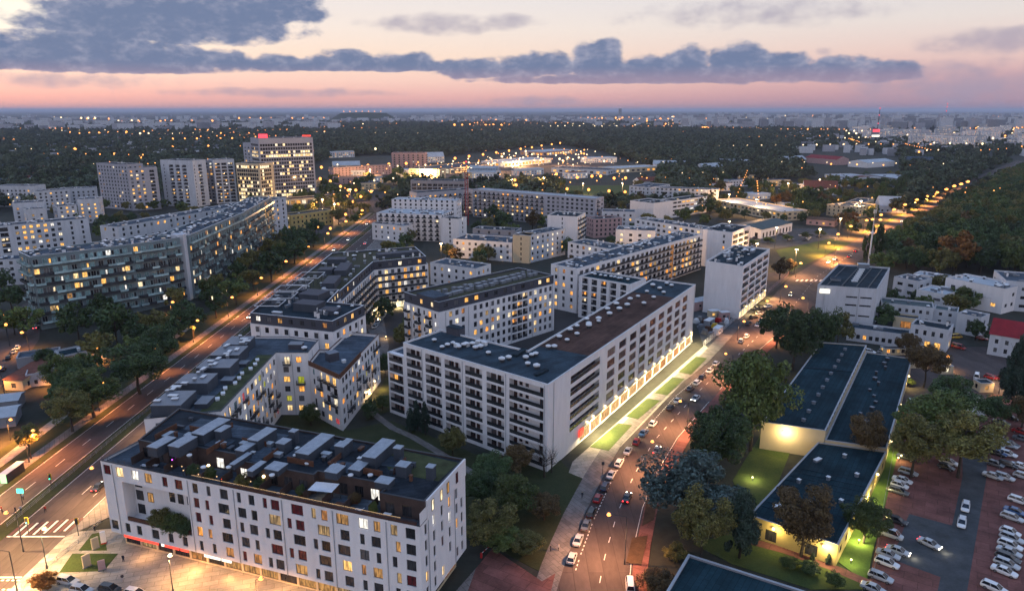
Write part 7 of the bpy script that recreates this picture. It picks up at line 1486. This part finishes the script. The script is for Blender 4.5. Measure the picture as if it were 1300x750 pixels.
for k, (u, v, mt) in enumerate(sorted(((895, 424, 'concrete'), (899, 420, 'wood_brown'), (903, 427, 'metal_grey'), (907, 416, 'plastic_yellow'), (916, 415, 'concrete'), (922, 410, 'metal_white'), (895, 410, 'wood_brown'), (888, 407, 'concrete'), (890, 417, 'metal_grey'), (884, 410, 'metal_white'), (925, 402, 'plastic_green'), (912, 409, 'plastic_red')), key=lambda q_: q_[0])):
    x, y = G(u, v); t = thing('material_stack', f'pile of building material, {nth(k)} heap from the loggia block', 'building material', (x, y, .05), R.uniform(0, 3)); m = MB()
    for j in range(4): m.box((R.uniform(-.2, .2), R.uniform(-.2, .2), .25 + .5*j), (2.8 - .3*j, 1.8 - .2*j, .46), R.uniform(-.1, .1))
    m.build('slab', mt, t); m = MB(); 
    for j in (-.8, 0, .8): m.box((j, 0, -.0), (.12, 1.7, .12))
    m.build('pallet', 'wood_brown', t)
for k, (u, v, mt, h) in enumerate(((918, 396, 'site_orange', 5), (925, 394, 'plastic_yellow', 6.5))):
    x, y = G(u, v); t = thing('site_hoarding', ('orange lit hoarding before the slab block' if k == 0 else 'tall yellow hoarding panel before the slab block'), 'hoarding', (x, y, 0), .3); m = MB(); m.box((0, 0, h/2 + .3), (3.6 if k == 0 else 1.8, .3, h)); m.build('panel', 'render_yellow' if k == 0 else mt, t)
    for sx in (-.7, .7): m = MB(); m.box((sx, .4, h/2), (.15, .3, h)); m.build('post', 'metal_grey', t)
    if k == 0: light(t, (0, -2.5, 4), 2500, (1, .5, .12))
x, y = G(941, 391); t = thing('awning_stall', 'small white and green stall by the slab block shops', 'stall', (x, y, 0), -.2); m = MB(); m.box((0, 0, 1.2), (3, 2, 2.4)); m.build('wall', 'render_white', t); m = MB(); m.box((0, -.4, 2.6), (3.6, 3, .2)); m.build('awning', 'plastic_green', t)
# ------------------------------------------------------------------ far suburbs and city
def small_house(label, group, x, y, w, d, h, ang, wall, roof, pitched=True, lit=.3):
    k = R.randrange(6); key = ('house', round(w), round(d), round(h), wall, roof, pitched, k)
    if key not in MESHC:
        m = MB(); w_, d_, h_ = round(w), round(d), round(h); m.box((0, 0, h_/2), (w_, d_, h_), 0, 0, None if pitched else 1)
        if pitched:
            e = .4; a, b, c_, d2 = (-w_/2-e, -d_/2-e, h_), (w_/2+e, -d_/2-e, h_), (w_/2+e, d_/2+e, h_), (-w_/2-e, d_/2+e, h_); r0, r1 = (-w_/2-e, 0, h_ + d_*.32), (w_/2+e, 0, h_ + d_*.32)
            m.poly([a, b, r1, r0], 1); m.poly([c_, d2, r0, r1], 1); m.poly([b, c_, r1], 0); m.poly([d2, a, r0], 0)
        rr2 = random.Random(k)
        nf, nb = max(1, int(h_/3.1)), max(2, int(w_/4))
        for f in range(nf):
            for j in range(nb):
                x0 = -w_/2 + w_*(j + .5)/nb; z0 = 1.9 + f*3.1
                if z0 > h_ - .6: continue
                m.box((x0, -d_/2 - .03, z0), (1.5, .08, 1.5), 0, 3 if rr2.random() < lit else 2)
        for f in range(nf):
            for j in range(max(1, int(d_/5))):
                y0 = -d_/2 + d_*(j + .5)/max(1, int(d_/5)); z0 = 1.9 + f*3.1
                if z0 > h_ - .6: continue
                for sx in (-1, 1): m.box((sx*(w_/2 + .03), y0, z0), (.08, 1.5, 1.5), 0, 3 if rr2.random() < lit else 2)
        MESHC[key] = m.mesh('house', [wall, roof, 'pane_dark', 'lit_pane'])
    return tag(link('house', MESHC[key], None, (x, y, 0), ang), label, 'house', group)
for u, v, w_, h_ in LOWS: x, y = G(u, v); small_house('low pale hall or shed among trees and lamps beyond the main blocks', 'low halls beyond the main blocks', x, y, w_, R.choice([14, 18, 24]), h_, R.choice([.3, -.3, .55]), R.choice(['render_white_aged', 'render_cream', 'render_white']), R.choice(['bitumen_grey', 'roof_light', 'roof_tile']), R.random() < .3, .5)
nh = 0
for _ in range(1500):
    if nh >= 120: break
    u, v = R.uniform(-20, 300), R.uniform(166, 240); x, y = G(u, v)
    if u > 110 and v > 196: continue
    if y < 600 or clear(x, y): continue
    small_house('pale house with dark roof among the trees of the far suburb', 'houses of the far suburb', x, y, R.choice([10, 14, 22]), R.choice([9, 11]), R.choice([5, 6, 9]), R.choice([0, .3, .6, 1.2]), R.choice(['render_white_aged', 'render_cream', 'render_lilac']), R.choice(['bitumen', 'roof_tile', 'bitumen_grey'])); nh += 1
nh = 0
for _ in range(1500):
    if nh >= 90: break
    u, v = R.uniform(1080, 1330), R.uniform(163, 190); x, y = G(u, v)
    if inside((x, y), wood) or (u < 1160 and v > 180): continue
    small_house('pale flat roofed block in the bright far estate', 'blocks of the far estate', x, y, R.choice([30, 40, 60]), R.choice([14, 18]), R.choice([16, 22, 30]), R.choice([0, .25, -.2]), R.choice(['render_white', 'render_white', 'render_white_aged']), 'bitumen_grey', False, .3); nh += 1
for (u, v, w, h) in ((900, 232, 30, 8), (1020, 240, 26, 7), (985, 236, 30, 8), (1150, 226, 24, 7), (600, 226, 26, 8), (470, 240, 22, 8), (452, 224, 24, 9), (345, 262, 18, 6), (1000, 262, 20, 5), (935, 236, 28, 8)):
    x, y = G(u, v); small_house('low hall among trees in the middle distance', 'low halls of the middle distance', x, y, w, 14, h, .3, R.choice(['render_white_aged', 'render_cream']), 'bitumen_grey', False, .4)
# distant city : uncountable little blocks
m = MB(); rc = random.Random(5)
def city(n, u0, u1, v0, v1, h0, h1, w0=20, w1=70, d0=14, d1=24, hb=16):
    for _ in range(n):
        u, v = rc.uniform(u0, u1), rc.uniform(v0, v1); x, y = G(u, v)
        hh_ = hb + rc.uniform(h0, h1); m.box((x, y, hh_/2), (rc.uniform(w0, w1), rc.uniform(d0, d1), hh_), rc.choice([0, .3, -.3, 1.2]), rc.choice([0, 0, 1, 2]), 3)
city(760, 860, 1330, 147, 166, 6, 40); city(240, 430, 870, 149, 158, 0, 20); city(300, -30, 430, 149, 168, 0, 24); city(150, -30, 300, 164, 205, 0, 5, 10, 26, 8, 13, 9); city(170, 1000, 1330, 163, 198, 0, 8, 12, 34, 9, 14, 10); city(60, 690, 900, 155, 164, 0, 20)
tag(m.build('distant_city', ['render_white_aged', 'render_lilac', 'render_grey', 'bitumen_grey']), 'countless small blocks of the distant city', 'city', kind='stuff')
# distant lights
LM = {k: MB() for k in ('sodium_far', 'far_white')}
def lights(n, u0, u1, v0, v1, pw=.25, k=.0016):
    left_ = n
    while left_ > 0:
        u, v = rc.uniform(u0, u1), v0 + (v1 - v0) * rc.random()**1.3; x, y = G(u, v, 14); m_ = rc.choice([1, 1, 2, 5, 8, 11]); a = rc.choice([.15, -.2, 1.2, .5]) + rc.uniform(-.15, .15); st = max(32, y*.011) * rc.uniform(.8, 1.3); white = rc.random() < pw; sz = rc.uniform(.35, 1.0)
        for q_ in range(m_):
            X, Y = x + math.cos(a)*st*q_, y + math.sin(a)*st*q_; r = min(Y*k*sz*rc.uniform(.8, 1.15), 14); left_ -= 1
            LM['far_white' if white else 'sodium_far'].ball((X, Y, 14), r, 4)
lights(330, 850, 1310, 147, 168, .35); lights(160, 1060, 1310, 162, 194, .4); lights(130, -10, 430, 149, 170, .3); lights(90, -10, 300, 165, 215, .3); lights(150, 430, 860, 150, 161, .35); lights(28, 880, 1060, 170, 220, .4); lights(14, 300, 600, 165, 200, .3); lights(60, 590, 760, 186, 224, .5, .0009); lights(70, 370, 560, 205, 262, .25, .0012); lights(40, 880, 1060, 232, 268, .3, .0012)
for k, b in LM.items(): tag(b.build('distant_lights', k), ('orange' if k == 'sodium_far' else 'whitish') + ' specks of light across the far city', 'city lights', kind='stuff')
for lb, u, v, h, w, mt in (('far building with a glowing red sign in the city to the right', 1109, 183, 40, 16, 'render_grey'), ('lone dark slab tower on the horizon', 787, 150, 105, 34, 'render_grey')):
    x, y = G(u, v); t = thing('far_tower', lb, 'tower block', (x, y, 0)); m = MB(); m.box((0, 0, h/2), (w, w*.7, h)); m.build('wall', mt, t); m = MB(); m.box((0, 0, h + 1), (w*.6, w*.4, 2)); m.build('roof', 'bitumen', t)
    if mt and h == 40:
        m = MB(); m.box((0, -w*.36, 36), (w*1.1, 1, 7)); m.build('sign', 'neon_red', t); m = MB(); m.box((0, -w*.36, 22), (w*1.3, 1, 5)); m.build('sign', 'sign_white', t)
for lb, u, v, h in (('thin lattice mast with red beacons above the far red sign', 1112, 180, 95), ('far radio mast with a red tip at the horizon', 1200, 152, 150)):
    x, y = G(u, v); t = thing('radio_mast', lb, 'mast', (x, y, 0)); m = MB(); m.tube((0, 0, 0), (0, 0, h), 1.6, .6, 5); m.build('pole', 'metal_dark', t)
    for f in (.55, .8, 1.0): m = MB(); m.ball((0, 0, h*f), .0008*y, 6); m.build('beacon', 'neon_red', t)
# landfill hill on the horizon
x, y = G(462, 152); hm = MB(); n = 28
for k in range(n):
    a, b = 2*PI*k/n, 2*PI*(k+1)/n; f = lambda t, r, z: (x + r*math.cos(t)*1.0, y + r*.6*math.sin(t), z)
    for (r0, z0, r1, z1) in ((340, 0, 290, 26), (290, 26, 225, 62), (225, 62, 0.001, 70)): hm.poly([f(a, r0, z0), f(b, r0, z0), f(b, r1, z1), f(a, r1, z1)])
tag(hm.build('hill', 'lawn_dark', smooth=True), 'flat topped mound on the horizon', 'hill', kind='structure')
m = MB()
for k in range(7): m.ball((x - 180 + k*60, y - 60, 78), 5, 5)
tag(m.build('hill_lights', 'sodium_far'), 'row of orange lights on the flat topped mound', 'lights', kind='stuff')
# ------------------------------------------------------------------ haze : one closed box of thin air
ZT = 168.0
hz = MB(); hz.box((0, 48000, (ZT - 3)/2), (196000, 98000, ZT + 3))
hm_ = bpy.data.materials.new('haze'); hm_.use_nodes = True; nt = hm_.node_tree; nt.nodes.clear(); out = nt.nodes.new('ShaderNodeOutputMaterial'); pv = nt.nodes.new('ShaderNodeVolumePrincipled')
pv.inputs['Color'].default_value = (.68, .75, .92, 1); pv.inputs['Density'].default_value = .000045; pv.inputs['Anisotropy'].default_value = .0
nt.links.new(pv.outputs[0], out.inputs['Volume']); MATS['haze'] = hm_
USE_HAZE = True
if USE_HAZE: tag(hz.build('haze', 'haze'), 'thin bluish evening haze over the whole city', 'haze', kind='stuff')
# ------------------------------------------------------------------ evening sky
w = bpy.data.worlds.new('World'); sc.world = w; w.use_nodes = True; nt = w.node_tree; L = nt.links; bg = nt.nodes['Background']
tc = nd(nt, 'ShaderNodeTexCoord'); sp_ = nd(nt, 'ShaderNodeSeparateXYZ'); L.new(tc.outputs['Generated'], sp_.inputs[0])
def M(op, a, b=None, c=None):
    n_ = nd(nt, 'ShaderNodeMath', operation=op)
    for i, v in enumerate((a, b, c)):
        if v is None: continue
        if isinstance(v, (int, float)): n_.inputs[i].default_value = v
        else: L.new(v, n_.inputs[i])
    return n_.outputs[0]
el = M('MULTIPLY', M('ARCSINE', sp_.outputs['Z']), 57.29578); az = M('MULTIPLY', M('ARCTAN2', sp_.outputs['X'], sp_.outputs['Y']), 57.29578)
def azel(u, v): d = ray(u, v); return math.degrees(math.atan2(d[0], d[1])), math.degrees(math.asin(d[2] / math.sqrt(sum(k*k for k in d))))
def ramp(stops):
    cr = nd(nt, 'ShaderNodeValToRGB'); e = cr.color_ramp.elements
    for i, (p, c) in enumerate(stops):
        q_ = e[i] if i < 2 else e.new(p); q_.position = p; q_.color = srgb(*c)
    return cr
def epos(d): return min(1, max(0, (max(d, -2) + 2) / 92)) ** .4
ef = M('POWER', M('DIVIDE', M('ADD', M('MAXIMUM', el, -2), 2), 92), .4)
def rmp(lst): r = ramp([(epos(d), c) for d, c in lst]); L.new(ef, r.inputs[0]); return r.outputs[0]
left = rmp([(-2, (150, 112, 118)), (0, (184, 144, 148)), (1.0, (220, 168, 162)), (2.2, (229, 192, 180)), (4, (230, 206, 190)), (6, (224, 211, 203)), (8.5, (214, 208, 208)), (16, (186, 192, 212)), (40, (158, 182, 220)), (90, (118, 154, 214))])
right = rmp([(-2, (128, 112, 130)), (0, (140, 118, 138)), (1.0, (176, 140, 150)), (2.2, (198, 158, 160)), (4, (214, 188, 182)), (6, (212, 202, 198)), (8.5, (202, 200, 204)), (16, (186, 192, 212)), (40, (158, 182, 220)), (90, (118, 154, 214))])
sm = nd(nt, 'ShaderNodeMapRange'); sm.interpolation_type = 'SMOOTHSTEP'; L.new(az, sm.inputs[0]); sm.inputs[1].default_value = -12; sm.inputs[2].default_value = 34
mx = nd(nt, 'ShaderNodeMix', data_type='RGBA'); L.new(sm.outputs[0], mx.inputs['Factor']); L.new(left, mx.inputs[6]); L.new(right, mx.inputs[7]); sky = mx.outputs[2]
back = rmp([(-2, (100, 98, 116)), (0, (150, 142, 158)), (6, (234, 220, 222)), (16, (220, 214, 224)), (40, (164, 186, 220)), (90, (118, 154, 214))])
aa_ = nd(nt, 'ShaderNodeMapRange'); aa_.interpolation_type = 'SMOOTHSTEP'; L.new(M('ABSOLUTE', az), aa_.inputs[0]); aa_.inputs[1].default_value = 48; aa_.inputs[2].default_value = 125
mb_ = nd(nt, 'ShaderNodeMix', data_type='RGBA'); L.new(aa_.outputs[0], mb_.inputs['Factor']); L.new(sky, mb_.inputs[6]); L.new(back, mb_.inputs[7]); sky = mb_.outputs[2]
ns = nd(nt, 'ShaderNodeTexSky'); ns.sky_type = 'NISHITA'; ns.sun_disc = False; ns.sun_elevation = math.radians(1.0); ns.sun_rotation = math.radians(-38)
sc1 = nd(nt, 'ShaderNodeVectorMath', operation='SCALE'); L.new(ns.outputs[0], sc1.inputs[0]); sc1.inputs['Scale'].default_value = .012
ad = nd(nt, 'ShaderNodeVectorMath', operation='ADD'); L.new(sky, ad.inputs[0]); L.new(sc1.outputs[0], ad.inputs[1]); sky = ad.outputs[0]
# warm glow where the sun has gone down
ga, ge = azel(55, 22); gl_ = M('POWER', 2.718, M('MULTIPLY', M('ADD', M('POWER', M('DIVIDE', M('SUBTRACT', az, ga), 9), 2), M('POWER', M('DIVIDE', M('SUBTRACT', el, ge), 2.6), 2)), -1))
mg = nd(nt, 'ShaderNodeMix', data_type='RGBA'); L.new(M('MULTIPLY', gl_, .8), mg.inputs['Factor']); L.new(sky, mg.inputs[6]); mg.inputs[7].default_value = srgb(255, 244, 224); sky = mg.outputs[2]
# cloud banks : soft blobs broken up by noise
cv = nd(nt, 'ShaderNodeCombineXYZ'); L.new(az, cv.inputs[0]); L.new(M('MULTIPLY', el, 1.7), cv.inputs[1])
def nz(scale, det, rough, seed):
    n_ = nd(nt, 'ShaderNodeTexNoise'); n_.noise_dimensions = '3D'; mp = nd(nt, 'ShaderNodeMapping'); mp.inputs['Location'].default_value = (seed, seed*1.3, seed*.7); L.new(cv.outputs[0], mp.inputs[0]); L.new(mp.outputs[0], n_.inputs['Vector'])
    n_.inputs['Scale'].default_value = scale; n_.inputs['Detail'].default_value = det; n_.inputs['Roughness'].default_value = rough; return n_.outputs['Fac']
n1 = nz(.5, 5, .54, 3.1); n2 = nz(1.5, 4, .6, 9.4)
def cloud(blobs, amp, namp, fat=.5):
    acc = None
    for (u, v, ru, rv, wt) in blobs:
        a, e = azel(u, v); ra, re = ru/900*57.3*.86, rv/900*57.3
        dx = M('DIVIDE', M('SUBTRACT', az, a), ra); dy = M('SUBTRACT', el, e); dyn = M('MAXIMUM', M('DIVIDE', dy, re), M('DIVIDE', dy, -re*fat))
        d = M('MULTIPLY', M('SUBTRACT', 1, M('ADD', M('MULTIPLY', dx, dx), M('MULTIPLY', dyn, dyn))), wt)
        acc = d if acc is None else M('MAXIMUM', acc, d)
    dens = M('ADD', acc, M('MULTIPLY', M('SUBTRACT', namp, .5), amp))
    return dens
def thr(d, lo, hi):
    s_ = nd(nt, 'ShaderNodeMapRange'); s_.interpolation_type = 'SMOOTHSTEP'; L.new(d, s_.inputs[0]); s_.inputs[1].default_value = lo; s_.inputs[2].default_value = hi; return s_.outputs[0]
big = cloud([(215, 34, 175, 46, 1.1), (330, 16, 95, 34, 1), (120, 70, 130, 28, 1.1), (25, 76, 90, 22, 1), (225, 80, 120, 20, 1.1), (352, 84, 46, 16, .9), (440, 82, 62, 18, 1), (505, 82, 60, 16, .9), (600, 92, 62, 20, 1), (668, 90, 52, 24, 1), (705, 88, 40, 22, 1), (758, 86, 48, 38, 1.15), (822, 92, 48, 24, 1.05), (868, 90, 48, 30, 1.05), (935, 90, 52, 34, 1.1), (990, 94, 60, 26, 1.05), (1060, 94, 60, 22, 1.05), (1115, 96, 56, 18, .95), (860, 101, 310, 12, .95), (470, 86, 180, 12, .95), (130, 84, 210, 18, 1.1)], 1.9, n1, .45)
thin = cloud([(560, 31, 120, 14, .9), (640, 27, 70, 10, .7), (1265, 52, 100, 16, .9), (1225, 110, 150, 30, .8), (360, 118, 200, 7, .7), (680, 128, 90, 8, .7), (960, 16, 190, 20, .55), (60, 102, 200, 10, .6), (1046, 66, 14, 6, .8), (5, 52, 25, 12, .8)], 1.6, n1, 1.0)
cb_ = thr(big, -.05, .5); ct_ = M('MULTIPLY', thr(thin, .0, 1.0), .66)
# shade inside the banks: lighter, warmer heads and dark blue grey bases
n3 = nz(.9, 6, .62, 5.7)
shade = thr(M('ADD', M('ADD', M('MULTIPLY', n3, .95), M('MULTIPLY', n2, .2)), M('MULTIPLY', big, -.22)), .28, .95)
cc0 = nd(nt, 'ShaderNodeMix', data_type='RGBA'); L.new(shade, cc0.inputs['Factor']); cc0.inputs[6].default_value = srgb(98, 114, 146); cc0.inputs[7].default_value = srgb(172, 170, 186)
lowf = nd(nt, 'ShaderNodeMapRange'); lowf.interpolation_type = 'SMOOTHSTEP'; L.new(el, lowf.inputs[0]); lowf.inputs[1].default_value = 3.4; lowf.inputs[2].default_value = 1.9
cc = nd(nt, 'ShaderNodeMix', data_type='RGBA'); L.new(M('MULTIPLY', lowf.outputs[0], .35), cc.inputs['Factor']); L.new(cc0.outputs[2], cc.inputs[6]); cc.inputs[7].default_value = srgb(196, 150, 154)
m1 = nd(nt, 'ShaderNodeMix', data_type='RGBA'); L.new(ct_, m1.inputs['Factor']); L.new(sky, m1.inputs[6]); m1.inputs[7].default_value = srgb(142, 138, 160)
m2 = nd(nt, 'ShaderNodeMix', data_type='RGBA'); L.new(M('MULTIPLY', cb_, .97), m2.inputs['Factor']); L.new(m1.outputs[2], m2.inputs[6]); L.new(cc.outputs[2], m2.inputs[7])
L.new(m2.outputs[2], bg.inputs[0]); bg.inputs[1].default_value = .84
sn = bpy.data.lights.new('sun', 'SUN'); sn.energy = .06; sn.angle = math.radians(25); sn.color = (1, .72, .55); so = bpy.data.objects.new('sun', sn); col.objects.link(so)
so.rotation_euler = (math.radians(82), 0, math.radians(180 + 38))
sc.view_settings.exposure = 0.56
print('lights', NL[0], 'objects', len(bpy.data.objects))
